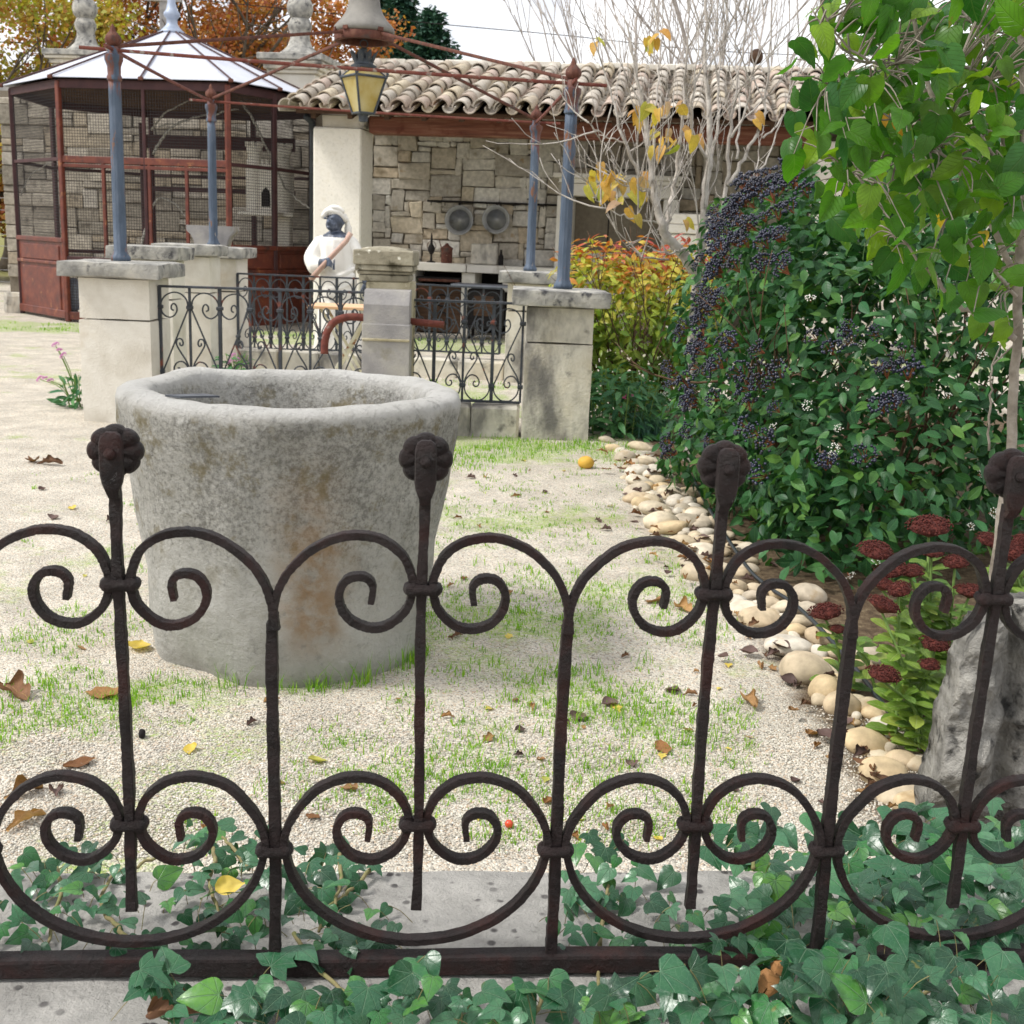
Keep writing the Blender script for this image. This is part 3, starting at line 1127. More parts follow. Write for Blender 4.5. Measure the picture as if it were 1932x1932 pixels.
# ================================================================== PAVILION: IRON FRAME
def column_material():
    k = NT('peeling_blue_paint')
    st = (1, 1, .22)
    col = k.ramp(k.noise(16, 5, stretch=st), [(0.3, rgb('3d4857')), (0.5, rgb('4b5869')), (0.7, rgb('5d6878'))])
    pe = k.noise(13, 7, 0.65, stretch=st, off=4)
    col = k.mix(k.mr(pe, .60, .64), col, rgb('7a5a46'))
    col = k.mix(k.mr(k.noise(15, 7, .65, stretch=st, off=9), .655, .68), col, rgb('b9ab9c'))
    x, y, z = k.xyz()
    top = k.math('ADD', pe, k.math('MULTIPLY', k.mr(z, 2.25, 2.5), .18))
    col = k.mix(k.mr(top, .62, .70, 0, .85), col, rgb('6b3d2a'))
    return k.finish(col, .6, .1, .4, k.noise(70, 5, stretch=(1, 1, .5)), .004)


MAT['blue_paint'] = column_material()
MAT['rust'] = simple('rust', [rgb('4a2e28'), rgb('5f3a30'), rgb('6e4a3c')], 22, .8, .003, 90, stains=[(rgb('4a4440'), 9, .55, .7), (rgb('a3907c'), 30, .66, .74)])
MAT['rust_red'] = simple('rust_red', [rgb('562c26'), rgb('6c382e'), rgb('6a463a')], 18, .75, .002, 90, stains=[(rgb('8a8078'), 12, .6, .68)])
MAT['zinc_grey'] = simple('zinc_grey', [rgb('66635f'), rgb('807d77'), rgb('918d86')], 5, .7, .003, 50, metal=.15, stains=[(rgb('6c6863'), 3, .55, .7, (1, 1, .4))])

pav = thing('iron_pavilion', 'rusty open iron pavilion frame with four blue columns and bell-shaped vent', 'pavilion', (-1.45, 10.9, 0))
tops = {}
cols = {'FL': (228, 490, 9.02, 215, 92), 'FR': (1062, 541, 8.98, 1077, 155), 'BL': (403, 462, 13.28, 393, 188), 'BR': (1000, 512, 12.62, 1012, 228)}
zcap = {'FL': 1.199, 'FR': 1.124, 'BL': 1.279, 'BR': 1.164}
for kx, (u0, v0, Y0, u1, v1) in cols.items():
    b0 = A(u0, v0, Y0)
    z1 = A(u1, v1 + 4, Y0)[2]
    x0, y0, z0 = b0[0], b0[1], zcap[kx]
    h = z1 - z0
    rr = .047
    fl = lambda a, z: 1 - .055 * np.maximum(0, np.cos(a * 12)) ** 2
    tops[kx] = V3(x0, y0, z1)
    k = MB()
    k.lathe([(.072, z0), (.072, z0 + .03), (.06, z0 + .045), (.056, z0 + .06), (rr * 1.03, z0 + .075), (rr, z0 + .4), (rr * .95, z0 + h - .30), (rr * .93, z0 + h - .20)],
            (x0, y0, 0), 48, fl)
    cl = k.build('column', MAT['blue_paint'], pav, smooth=True)
    k = MB()
    zc = z0 + h
    k.lathe([(.044, zc - .21), (.054, zc - .20), (.054, zc - .18), (.047, zc - .165), (.049, zc - .11), (.057, zc - .085), (.066, zc - .065), (.066, zc - .03), (.044, zc - .02),
             (.038, zc + .02), (.034, zc + .03)], (x0, y0, 0), 24)
    k.build('capital', MAT['blue_paint'], cl, smooth=False, angle=40)
    k = MB()
    sw = lambda a, z: 1 + .10 * np.cos(a * 7 + z * 26)
    k.lathe([(.02, zc + .028), (.038, zc + .038), (.053, zc + .057), (.057, zc + .078), (.052, zc + .098), (.036, zc + .118), (.021, zc + .135), (.018, zc + .15), (.014, zc + .165), (.003, zc + .185)],
            (x0, y0, 0), 28, sw)
    k.build('finial', MAT['rust'], cl, smooth=True)
DC = A(687, 72, 10.9)
DC[0] = A(687, 72, 10.9)[0]
RING = .235


def rod(a, b, w, name, mat='rust', ex0=0.0, ex1=0.0, sag=0.0):
    a, b = np.array(a), np.array(b)
    d = (b - a) / np.linalg.norm(b - a)
    a, b = a - d * ex0, b + d * ex1
    P = np.array([a + (b - a) * t + V3(0, 0, -sag * 4 * t * (1 - t)) for t in np.linspace(0, 1, 9)])
    up = np.cross(d, V3(0, 0, 1))
    MB().bar(P, w, w * .8, up, .2).build(name, MAT[mat], pav, angle=50)


for a, b in (('FL', 'FR'), ('FR', 'BR'), ('BR', 'BL'), ('BL', 'FL')):
    rod(tops[a] + V3(0, 0, .008), tops[b] + V3(0, 0, .008), .024, 'top_rail', 'rust_red', .25, .25, .01)
for a in ('FL', 'FR', 'BL', 'BR'):
    d = tops[a] - DC
    d[2] = 0
    d /= np.linalg.norm(d)
    e = DC + d * RING * .98 + V3(0, 0, .02)
    rod(tops[a] + V3(0, 0, .03), e, .026, 'rafter', 'rust')
k = MB()
a_ = np.arange(40) * 2 * pi / 40
k.bar([DC + V3(RING * cos(t), RING * sin(t), .0) for t in a_], .05, .07, (0, 0, 1), .15, closed=True)
k.build('ring_beam', MAT['rust'], pav, angle=50)
k = MB()
z0 = DC[2]
k.lathe([(.255, z0 + .038), (.268, z0 + .055), (.262, z0 + .085), (.235, z0 + .115), (.20, z0 + .15), (.165, z0 + .20), (.14, z0 + .26), (.13, z0 + .33), (.128, z0 + .38), (.14, z0 + .395),
         (.155, z0 + .41), (.155, z0 + .43), (.12, z0 + .45), (.02, z0 + .52)], (DC[0], DC[1], 0), 40)
k.build('vent_bell', MAT['zinc_grey'], pav, smooth=True)
for t in (.6, 2.2, 3.6, 4.2, 5.4):
    k = MB()
    k.box(DC + V3(.262 * cos(t), .262 * sin(t), .05), (.05, .02, .03), t + pi / 2)
    k.build('strap', MAT['rust'], pav)

# ================================================================== LANTERN
MAT['lantern_metal'] = simple('lantern_metal', [rgb('3c4148'), rgb('555b62')], 15, .6, .002, 60, metal=.3, stains=[(rgb('7a7468'), 20, .6, .7)])


def pane_material():
    k = NT('frosted_yellow_pane')
    x, y, z = k.xyz()
    col = k.ramp(k.noise(6, 3), [(0.3, rgb('d9c77a')), (.5, rgb('e6dba4')), (.7, rgb('efe8c4'))])
    b = k.n('ShaderNodeBsdfPrincipled')
    k.l(col, b.inputs['Base Color'])
    b.inputs['Roughness'].default_value = .35
    t = k.n('ShaderNodeBsdfTranslucent')
    k.l(col, t.inputs[0])
    m = k.n('ShaderNodeMixShader')
    m.inputs[0].default_value = .6
    k.l(b.outputs[0], m.inputs[1])
    k.l(t.outputs[0], m.inputs[2])
    k.l(m.outputs[0], k.out.inputs['Surface'])
    return k.m


MAT['pane'] = pane_material()
LC = A(686, 150, 10.9)
zt, zb = A(686, 146, 10.9)[2], A(690, 214, 10.9)[2]
lan = thing('hanging_lantern', 'tapered lantern with yellow panes and crown top hanging under the vent', 'lantern', (LC[0], LC[1], zb))
wt, wb = .150, .068
rot = .62
cor = lambda r, z, i: V3(LC[0] + r * 1.414 * cos(rot + pi / 4 + i * pi / 2), LC[1] + r * 1.414 * sin(rot + pi / 4 + i * pi / 2), z)
for i in range(4):
    a, b = cor(wt, zt, i), cor(wt, zt, i + 1)
    c_, d_ = cor(wb, zb, i + 1), cor(wb, zb, i)
    q = np.array([a, b, c_, d_])
    q = q + (V3(LC[0], LC[1], 0) * V3(1, 1, 0) + q * V3(0, 0, 1) - q) * .03
    inn = q + (V3(LC[0], LC[1], 0) * V3(1, 1, 0) + q * V3(0, 0, 1) - q) * .04
    MB().add(np.vstack([q, inn]), [(0, 1, 2, 3), (7, 6, 5, 4), (0, 4, 5, 1), (1, 5, 6, 2), (2, 6, 7, 3), (3, 7, 4, 0)]).build('pane', MAT['pane'], lan)
    # sloping shoulder pane
    e, g = cor(.075, zt + .075, i), cor(.075, zt + .075, i + 1)
    q = np.array([a, b, g, e])
    inn = q - V3(0, 0, .006)
    MB().add(np.vstack([q, inn]), [(3, 2, 1, 0), (4, 5, 6, 7), (0, 1, 5, 4), (1, 2, 6, 5), (2, 3, 7, 6), (3, 0, 4, 7)]).build('pane', MAT['pane'], lan)
k = MB()
for i in range(4):
    k.tube([cor(wb, zb - .01, i), cor(wt, zt + .012, i)], .011, 6)
    k.tube([cor(wt, zt, i), cor(wt, zt, i + 1)], .012, 6)
    k.tube([cor(wb, zb, i), cor(wb, zb, i + 1)], .010, 6)
    k.tube([cor(wt, zt, i), cor(.075, zt + .08, i)], .009, 6)
    k.sphere(cor(wt * 1.03, zt + .03, i), (.012, .012, .03), 8, 6)
k.build('frame', MAT['lantern_metal'], lan, angle=50)
k = MB()
k.lathe([(.11, zt + .075), (.115, zt + .095), (.085, zt + .11), (.075, zt + .15), (.05, zt + .16)], (LC[0], LC[1], 0), 24)
n = 24
for i in range(8):
    t = i * pi / 4 + rot
    o_ = lambda r, z, dt: V3(LC[0] + r * cos(t + dt), LC[1] + r * sin(t + dt), zt + z)
    v = [o_(.075, .10, -.30), o_(.075, .10, .30), o_(.105, .19, .26), o_(.135, .225, 0), o_(.105, .19, -.26)]
    w_ = [p - V3(.006 * cos(t), .006 * sin(t), 0) for p in v]
    k.add(v + w_, [(0, 1, 2, 3, 4), (9, 8, 7, 6, 5)] + [(i2, 5 + i2, 5 + (i2 + 1) % 5, (i2 + 1) % 5) for i2 in range(5)])
k.lathe([(.03, zt + .15), (.028, zt + .22), (.036, zt + .235), (.012, zt + .25)], (LC[0], LC[1], 0), 12)
k.build('crown', MAT['lantern_metal'], lan, angle=40)
k = MB()
k.tube([V3(LC[0] + .034 * cos(t), LC[1], zt + .278 + .034 * sin(t)) for t in np.arange(20) * pi / 10], .005, 6, closed=True)
k.build('hanging_ring', MAT['lantern_metal'], lan, smooth=True)
k = MB()
k.tube([V3(LC[0], LC[1], zt + .31), V3(LC[0], LC[1], DC[2] + .08)], .004, 6)
k.tube([V3(LC[0] - .24, LC[1], DC[2] + .045), V3(LC[0] + .24, LC[1], DC[2] + .045)], .008, 6)
k.build('chain', MAT['lantern_metal'], lan)
k = MB()
k.lathe([(.02, zb - .075), (.038, zb - .07), (.042, zb - .03), (.05, zb - .012), (.06, zb - .002)], (LC[0], LC[1], 0), 12)
k.build('drop', MAT['lantern_metal'], lan, angle=40)

# ================================================================== RAILINGS
MAT['black_paint'] = simple('black_paint', [rgb('23262b'), rgb('2f343b'), rgb('3d4249')], 14, .55, .002, 80, spec=.5,
                            stains=[(rgb('6a3322'), 7, .60, .68), (rgb('8c8d8e'), 22, .70, .76)])
sc_top = [(.06, .80), (.10, .87), (.26, .925), (.5, .945), (.76, .92), (.93, .86), (.955, .79), (.90, .735), (.72, .70), (.54, .715), (.43, .765), (.45, .815), (.53, .835), (.61, .815),
          (.61, .780), (.54, .768)]
sc_heart = [(.05, .19), (.15, .27), (.34, .36), (.47, .435), (.43, .485), (.31, .49), (.25, .455), (.28, .425), (.35, .43), (.36, .455)]
sc_low = [(.06, .165), (.12, .22), (.27, .265), (.46, .255), (.57, .205), (.54, .16), (.44, .15), (.37, .17), (.39, .20), (.45, .20)]
sc_u = [(.06, .15), (.12, .08), (.30, .022), (.5, .01), (.7, .022), (.88, .08), (.94, .15)]
sc_dia = [(.05, .79), (.93, .17)]


def railing(p0, p1, z0, z1, halfbays, label, z0b=None, z1b=None, start_post=True):
    """wrought railing between two ends: posts and plain bars alternate, scrolls between them"""
    p0, p1 = np.array(p0, float), np.array(p1, float)
    z0b = z0 if z0b is None else z0b
    z1b = z1 if z1b is None else z1b
    t = thing('iron_railing', label, 'railing', ((p0[0] + p1[0]) / 2, (p0[1] + p1[1]) / 2, z0), 0, 'black railings of the iron pavilion')
    d2 = p1 - p0
    Ln = np.linalg.norm(d2)
    nr = V3(-d2[1] / Ln, d2[0] / Ln, 0)

    def W(f, h):
        q = p0 + d2 * f
        lo, hi = z0 + (z0b - z0) * f, z1 + (z1b - z1) * f
        return V3(q[0], q[1], lo + (hi - lo) * h)
    MB().bar([W(0, 1), W(1, 1)], .018, .05, nr, .15).build('top_rail', MAT['black_paint'], t)
    MB().bar([W(0, 0), W(1, 0)], .018, .028, nr, .15).build('bottom_rail', MAT['black_paint'], t)
    for i in range(halfbays + 1):
        f = i / halfbays
        post = (i % 2 == 0) == start_post
        w = .026 if post else .018
        MB().bar([W(f, 0), W(f, 1)], w, w, nr, .15).build('post' if post else 'bar', MAT['black_paint'], t)
        for h in (.80, .16):
            c_ = W(f, h)
            MB().box(c_, (.05, .04, .03), math.atan2(d2[1], d2[0]), .006).build('collar', MAT['black_paint'], t)
    for i in range(halfbays + 1):
        if (i % 2 == 0) == start_post:
            continue
        f = i / halfbays
        for sg in (-1, 1):
            if not (0 <= i + sg <= halfbays):
                continue
            for nm, rel in (('scroll', sc_top), ('scroll', sc_heart), ('scroll', sc_low), ('scroll', sc_u), ('diagonal', sc_dia)):
                pts = [W(f + sg * a / halfbays, h) for a, h in rel]
                pa = spline(pts, 5) if len(pts) > 2 else np.array(pts)
                MB().bar(pa, .0105, .014, nr, .2).build(nm, MAT['black_paint'], t)
    return t


# front pair either side of the stone post, back pair likewise
def yz(u, v, Y0):
    return A(u, v, Y0)


fz = lambda u, v: A(u, v, 8.95)
a, b = fz(298, 540), fz(692, 552)
railing((a[0], 8.98), (b[0] + .03, 8.96), .255, a[2], 7, 'left front railing between the pale pier and the stone post', .25, b[2])
a, b = fz(778, 566), fz(986, 573)
railing((a[0] - .05, 8.95), (b[0] + .01, 8.95), .25, a[2], 4, 'right front railing between stone post and stained pier', .25, b[2], start_post=False)
a, b = A(448, 516, 13.0), A(690, 526, 12.85)
railing((a[0], 13.0), (b[0] + .05, 12.85), A(450, 657, 13)[2], a[2], 8, 'rear railing in front of the statue', A(690, 662, 12.85)[2], b[2])
a, b = A(745, 534, 12.8), A(950, 545, 12.7)
railing((a[0], 12.8), (b[0] - .02, 12.7), A(760, 660, 12.8)[2], a[2], 6, 'rear railing with flaking rust before the kitchen counter', A(950, 668, 12.7)[2], b[2])


def plinth(p0, p1, z, w, label, mat='limestone_stained', nst=3):
    p0, p1 = np.array(p0, float), np.array(p1, float)
    t = thing('stone_plinth', label, 'plinth', ((p0[0] + p1[0]) / 2, (p0[1] + p1[1]) / 2, 0), 0, 'low stone plinths of the pavilion')
    d = p1 - p0
    for i in range(nst):
        c_ = p0 + d * (i + .5) / nst
        MB().box((c_[0], c_[1], z / 2 - .03), (np.linalg.norm(d) / nst - .008, w, z + .06), math.atan2(d[1], d[0]), .018, .003).build('stone', MAT[mat], t)


plinth((-2.72, 8.98), (-1.30, 8.96), .235, .30, 'low stone plinth under the left front railing')
plinth((-.72, 8.95), (.03, 8.95), .23, .30, 'low stone plinth under the right front railing', nst=2)
plinth((-3.08, 13.02), (-1.7, 12.86), .20, .32, 'low stone plinth under the rear railing by the statue')
plinth((-1.66, 12.8), (-.14, 12.7), .20, .32, 'low stone plinth under the rear railing by the kitchen')

# ================================================================== STONE POST WITH RUSTY PIPE
MAT['post_cap'] = simple('lichened_cap', [rgb('7d7766'), rgb('938c7a'), rgb('a8a28f')], 8, .95, .012, 40, stains=[(rgb('4a4535'), 6, .54, .68), (rgb('d3cfc0'), 16, .62, .7)])
pc = A(725, 600, 8.8)
pt = thing('stone_post', 'old mossy stone pump post with moulded cap and paler block in front', 'post', (pc[0], 8.8, 0))
xc = A(733, 560, 8.8)[0]
wsh = .335
k = MB().box((xc + .01, 8.86, .55), (wsh, .34, 1.18), 0, .012, .003)
k.build('shaft', MAT['mossy_stone'], pt)
ct = A(725, 468, 8.7)[2]
cw = (A(778, 480, 8.7)[0] - A(672, 480, 8.7)[0])
cxm = (A(778, 480, 8.7)[0] + A(672, 480, 8.7)[0]) / 2
k = MB()
zz = 1.135
for dw, z0, z1 in ((.03, zz, zz + .05), (.055, zz + .052, zz + .075), (.085, zz + .077, zz + .115), (.105, zz + .117, ct - .015)):
    k.box((cxm, 8.87, (z0 + z1) / 2), (wsh + dw, .35 + dw, z1 - z0), 0, .008, .002)
k.lathe([(.2, ct - .016), (.17, ct + .0), (.05, ct + .012)], (cxm, 8.87, 0), 4 * 6, sx=1.0, sy=1.0)
k.build('cap', MAT['post_cap'], pt)
fx = A(731, 600, 8.6)[0]
k = MB()
zt_ = A(731, 549, 8.55)[2]
y0, y1 = 8.52, 8.70
zm = A(731, 575, 8.55)[2]
v, hw = [], .165
for y_, ztp in ((y0, zm), (y0 + .05, zt_), (y1, zt_ + .01)):
    v += [(fx - hw, y_, ztp), (fx + hw, y_, ztp)]
v += [(fx - hw, y0, -.02), (fx + hw, y0, -.02), (fx - hw, y1, -.02), (fx + hw, y1, -.02)]
k.add(v, [(0, 1, 3, 2), (2, 3, 5, 4), (6, 7, 1, 0), (4, 5, 9, 8), (0, 2, 4, 8, 6), (7, 9, 5, 3, 1), (6, 8, 9, 7)])
k.build('front_block', MAT['grey_block'], pt)
zz = A(731, 642, 8.5)[2]
MB().box((fx, 8.60, zz), (.345, .20, .018), 0, .004).build('moulding', MAT['mossy_stone'], pt)
MB().box((fx, 8.61, .41), (.35, .19, .86), 0, .006, .002).build('lower_block', MAT['grey_block'], pt)
q = [A(695, 600, 8.62), A(660, 598, 8.60), A(633, 606, 8.58), A(618, 625, 8.56), A(613, 645, 8.55), A(612, 668, 8.54)]
MB().tube(spline(q, 6), .028, 12).build('spout_pipe', MAT['rust_red'], pt, smooth=True)
q = [A(770, 606, 8.66), A(800, 609, 8.66), A(838, 613, 8.66)]
MB().tube(q, .026, 12).build('stub_pipe', MAT['rust_red'], pt, smooth=True)

# ================================================================== FOLDING TABLE
MAT['table_top'] = simple('sun_bleached_board', [rgb('d3a67c'), rgb('dbb694'), rgb('c99568')], 9, .7, .002, 60, stretch=(.2, 3, 3))
MAT['table_leg'] = simple('chipped_cream_paint', [rgb('d8d2c4'), rgb('c9bfa6')], 12, .6, .002, 60, stains=[(rgb('8a5a34'), 9, .55, .66)])
ta, tb = A(585, 577, 10.9), A(720, 583, 10.9)
tz = (ta[2] + tb[2]) / 2
tbl = thing('folding_table', 'small folding table with tan board top inside the pavilion', 'table', ((ta[0] + tb[0]) / 2, 11.05, 0))
tcx, tw = (ta[0] + tb[0]) / 2, tb[0] - ta[0]
for i in range(4):
    MB().box((tcx, 10.80 + .14 * i, tz), (tw, .132, .028), 0, .004).build('board', MAT['table_top'], tbl)
for y_ in (10.86, 11.18):
    for sg in (-1, 1):
        MB().bar([V3(tcx - sg * .22, y_ + .012 * sg, 0), V3(tcx + sg * .22, y_ + .012 * sg, tz - .02)], .026, .016, (0, 1, 0), .2).build('leg', MAT['table_leg'], tbl)
MB().tube([V3(tcx - .2, 10.86, .05), V3(tcx - .2, 11.18, .05)], .008, 6).build('stretcher', MAT['table_leg'], tbl)

# ================================================================== STONE HUT (open kitchen)
HO, HR = V3(-3.02, 17.2, 0), radians(-8)
hex_, hey_ = V3(cos(HR), sin(HR), 0), V3(-sin(HR), cos(HR), 0)


def HW(a, b, z):
    return HO + hex_ * a + hey_ * b + V3(0, 0, z)


stone_pal = [rgb(h) for h in ('c6bfb1', 'b9b0a0', 'd0c9bc', 'b2a999', 'cbc6bc', 'dad6cc', 'c0ae93', 'a8a195', 'c5b79e', 'dcd7cd', 'd2cdc3', 'bcb19e')]
MAT['wall_stone'] = simple('wall_stone', [rgb('a69f92'), rgb('bcb5a8'), rgb('cbc5b9')], 5, .95, .01, 45, rand=stone_pal, rmix=.75,
                           stains=[(rgb('7c6f58'), 3, .58, .75), (rgb('9a7a48'), 4, .66, .78)])
MAT['mortar'] = simple('mortar', [rgb('6a6256'), rgb('7b7264')], 20, .95, .004, 60)
tile_pal = [rgb(h) for h in ('aaa398', 'b7b0a6', '9f978c', 'c0b9ae', 'ab998d', 'b8aba0', '9f8f83', 'b0a89d', 'b8ac95', '958d83', 'af9c91', 'a69a88')]
MAT['tile'] = simple('canal_tile', [rgb('a39683'), rgb('c0b3a0')], 9, .9, .004, 50, rand=tile_pal, rmix=.8,
                     stains=[(rgb('8f8676'), 7, .56, .72), (rgb('b98d74'), 3.5, .63, .75), (rgb('6d665a'), 16, .62, .74)])
MAT['beam_red'] = simple('red_stained_timber', [rgb('5c3a2e'), rgb('744838'), rgb('8a6552')], 6, .85, .006, 50, stretch=(.3, .3, 5),
                         stains=[(rgb('5b2f22'), 4, .55, .7), (rgb('b48768'), 9, .64, .74)])
MAT['dark_wood'] = simple('dark_wood', [rgb('3d2c22'), rgb('56402f')], 8, .85, .004, 50, stretch=(.3, .3, 5))

hut = thing('stone_hut', 'open stone kitchen hut with canal tile roof, red beam and white pillar', 'hut', HO, HR)
k = MB().box((.35, .32, 1.46), (.70, .62, 2.94), 0, .02, .003)
link('pillar', k.mesh('pillar'), MAT['white_stone'], hut, True)
k = MB().box((.42, .32, 3.02), (.62, .5, .17), 0, .015, .003)
link('pillar_block', k.mesh('pillar_block'), MAT['limestone_stained'], hut, True)
k = MB()
k.box((3.92, .30, 2.995), (6.3, .30, .235), 0, .012, .003)
link('beam', k.mesh('beam'), MAT['beam_red'], hut, True)
k = MB().box((7.25, .32, 1.45), (.55, .62, 2.96), 0, .02, .004)
link('end_pillar', k.mesh('end_pillar'), MAT['limestone'], hut, True)
# roof deck and rafters
EB, EZ, RB, RZ = -.50, 3.10, 2.66, 4.07
sl = math.atan2(RZ - EZ, RB - EB)
rd, ru = V3(0, cos(sl), sin(sl)), V3(0, -sin(sl), cos(sl))
RL = math.hypot(RB - EB, RZ - EZ)
A0, A1 = -.12, 8.2
roof_deck = MB()
q = [V3(A0, EB + .12, EZ + .02), V3(A1, EB + .12, EZ + .02), V3(A1, RB, RZ - .02), V3(A0, RB, RZ - .02)]
roof_deck.add([*q, *[p - V3(0, 0, .05) for p in q]], [(0, 1, 2, 3), (7, 6, 5, 4), (0, 4, 5, 1), (1, 5, 6, 2), (2, 6, 7, 3), (3, 7, 4, 0)])
roof = link('roof', roof_deck.mesh('roof'), MAT['dark_wood'], hut, True)
for i in range(16):
    a = .1 + i * .52
    k = MB().bar([V3(a, EB + .2, EZ - .04), V3(a, RB, RZ - .12)], .09, .07, (1, 0, 0), .1)
    link('rafter', k.mesh('rafter'), MAT['dark_wood'], hut, True)


def half_tile(r0, r1, ln, up=True, th=.014, seg=9):
    """half-round tapered tile: y down the slope from 0 to ln, wide end at r0"""
    v, f = [], []
    for r_, y_ in ((r0, 0), (r1, ln)):
        for e in (0, th):
            for i in range(seg + 1):
                t = pi * i / seg
                s_ = 1 if up else -1
                v.append((-(r_ - e) * cos(t), y_, s_ * (r_ - e) * sin(t) * .95))
    n = seg + 1
    for i in range(seg):
        f.append((i, i + 1, 2 * n + i + 1, 2 * n + i))
        f.append((n + i + 1, n + i, 3 * n + i, 3 * n + i + 1))
        f.append((i + 1, i, n + i, n + i + 1))
        f.append((2 * n + i, 2 * n + i + 1, 3 * n + i + 1, 3 * n + i))
    f += [(0, 2 * n, 3 * n, n), (seg, n + seg, 3 * n + seg, 2 * n + seg)]
    me = bpy.data.meshes.new('tile')
    me.from_pydata(v, [], f)
    me.polygons.foreach_set('use_smooth', [True] * len(me.polygons))
    me.set_sharp_from_angle(angle=radians(50))
    me.materials.append(MAT['tile'])
    return me


tiles_me = [half_tile(.118, .086, .47, th=.018), half_tile(.124, .09, .47, th=.022), half_tile(.112, .084, .47, th=.016)]
pan_me = half_tile(.088, .108, .47, up=False)
PIT, EXP = .284, .365
nc, nr_ = int((A1 - A0) / PIT), int(RL / EXP) + 1
pans = []
for c_ in range(nc + 1):
    for r_ in range(nr_):
        y0 = -.03 + r_ * EXP
        if y0 + .30 > RL:
            continue
        # cover
        if c_ < nc + 1:
            a = A0 + .06 + c_ * PIT + rng.normal(0, .006)
            p = V3(a, EB, EZ) + rd * (y0 + rng.normal(0, .025)) + ru * (.078 + rng.normal(0, .009))
            yaw = rng.normal(0, .035)
            t_ = rd * cos(yaw) + V3(1, 0, 0) * sin(yaw)
            t_ = t_ + ru * -.085
            M4 = Matrix.Translation(HO) @ Matrix.Rotation(HR, 4, 'Z') @ frame(p, ru + V3(rng.normal(0, .04), 0, 0), t_, 1.0)
            o = place('tile', tiles_me[int(rng.integers(3))], M4)
            o.parent = roof
            o.matrix_parent_inverse = WORLD[roof.name].inverted()
        if c_ < nc:
            a = A0 + .06 + (c_ + .5) * PIT + rng.normal(0, .006)
            p = V3(a, EB, EZ) + rd * (y0 - .035 + rng.normal(0, .014)) + ru * (.098)
            M4 = frame(p, ru, rd - ru * .045, 1.0)
            if r_ == 0:
                o = place('pan_tile', pan_me, Matrix.Translation(HO) @ Matrix.Rotation(HR, 4, 'Z') @ M4)
                o.parent = roof
                o.matrix_parent_inverse = WORLD[roof.name].inverted()
            else:
                pans.append((0, Matrix.Translation(HO) @ Matrix.Rotation(HR, 4, 'Z') @ M4))
stuff(join_copies('pan_tiles', [pan_me], pans, MAT['tile'], roof))
# verge tiles on the left edge and the stone coping of the ridge
for r_ in range(9):
    p = HW(A0 - .10, EB, EZ) + (hey_ * cos(sl) + V3(0, 0, sin(sl))) * (r_ * .365 - .02) + V3(0, 0, .045)
    M4 = frame(p, V3(0, 0, 1) * .8 - hex_ * .5, hey_ * cos(sl) + V3(0, 0, sin(sl) - .05), 1.0)
    place('tile', tiles_me[r_ % 3], M4, roof)
for i in range(14):
    w = .62
    k = MB().box((A0 + .5 + i * w, RB + .20, RZ + .115 + .01 * rng.normal()), (w - .02, .5, .09), 0, .012, .004)
    link('coping_stone', k.mesh('coping_stone'), MAT['limestone'], roof, True)
k = MB().box((A0 + 4.2, RB + .22, RZ + .03), (8.4, .42, .09), 0, .01)
link('ridge_bed', k.mesh('ridge_bed'), MAT['limestone_stained'], roof, True)


def ashlar(parent, a0, a1, z0, z1, b, cell=(.105, .085), mat='wall_stone', dep=.12, holes=(), core=True, local=False):
    """irregular coursed stones packed on a grid, joints recessed"""
    nx_, nz_ = int((a1 - a0) / cell[0]), int((z1 - z0) / cell[1])
    used = np.zeros((nx_, nz_), bool)
    for (h0, h1, g0, g1) in holes:
        used[max(0, int((h0 - a0) / cell[0])):int((h1 - a0) / cell[0]), max(0, int((g0 - z0) / cell[1])):int((g1 - z0) / cell[1])] = True
    for j in range(nz_):
        for i in range(nx_):
            if used[i, j]:
                continue
            w = int(rng.choice([2, 3, 3, 4, 4, 5, 6]))
            h = int(rng.choice([1, 2, 2, 2, 3, 3, 4]))
            ww = 0
            while ww < w and i + ww < nx_ and not used[i + ww, j]:
                ww += 1
            hh = 1
            while hh < h and j + hh < nz_ and not used[i:i + ww, j + hh].any():
                hh += 1
            used[i:i + ww, j:j + hh] = True
            g = .010 + .006 * rng.random()
            sx, sz = ww * cell[0] - g, hh * cell[1] - g
            cx, cz = a0 + (i + ww / 2) * cell[0], z0 + (j + hh / 2) * cell[1]
            out = .012 * rng.normal()
            kb = MB().box((0, 0, 0), (sx, dep, sz), 0, .014, 0)
            v = kb.v[0]
            v += rng.normal(0, 1, v.shape) * V3(.013, .005, .010)
            kb.v[0] = v + V3(cx, b + dep / 2 - .03 + out, cz)
            if local:
                link('stone', kb.mesh('stone'), MAT[mat], parent, True)
            else:
                kb.build('stone', MAT[mat], parent)


core = MB().box((3.55, 2.72, 1.75), (8.6, .5, 3.55), 0)
hwall = link('wall', core.mesh('wall'), MAT['mortar'], hut, True)
ashlar(hwall, -.2, 7.1, .85, 3.75, 2.43, local=True)
k = MB().box((7.55, 1.6, 1.6), (.35, 2.4, 3.2), 0)
link('side_wall', k.mesh('side_wall'), MAT['mortar'], hut, True)

# gutter end at the left of the eave
k = MB()
k.tube([HW(-.05, -.12, 3.05), HW(-.05, .12, 3.0), HW(-.08, .25, 2.85), HW(-.10, .3, .2)], .05, 10)
tag(k.build('drain_pipe', simple('black_zinc', [rgb('23262a'), rgb('33373c')], 8, .5), None, smooth=True), 'black drain pipe down the left side of the white pillar', 'pipe')

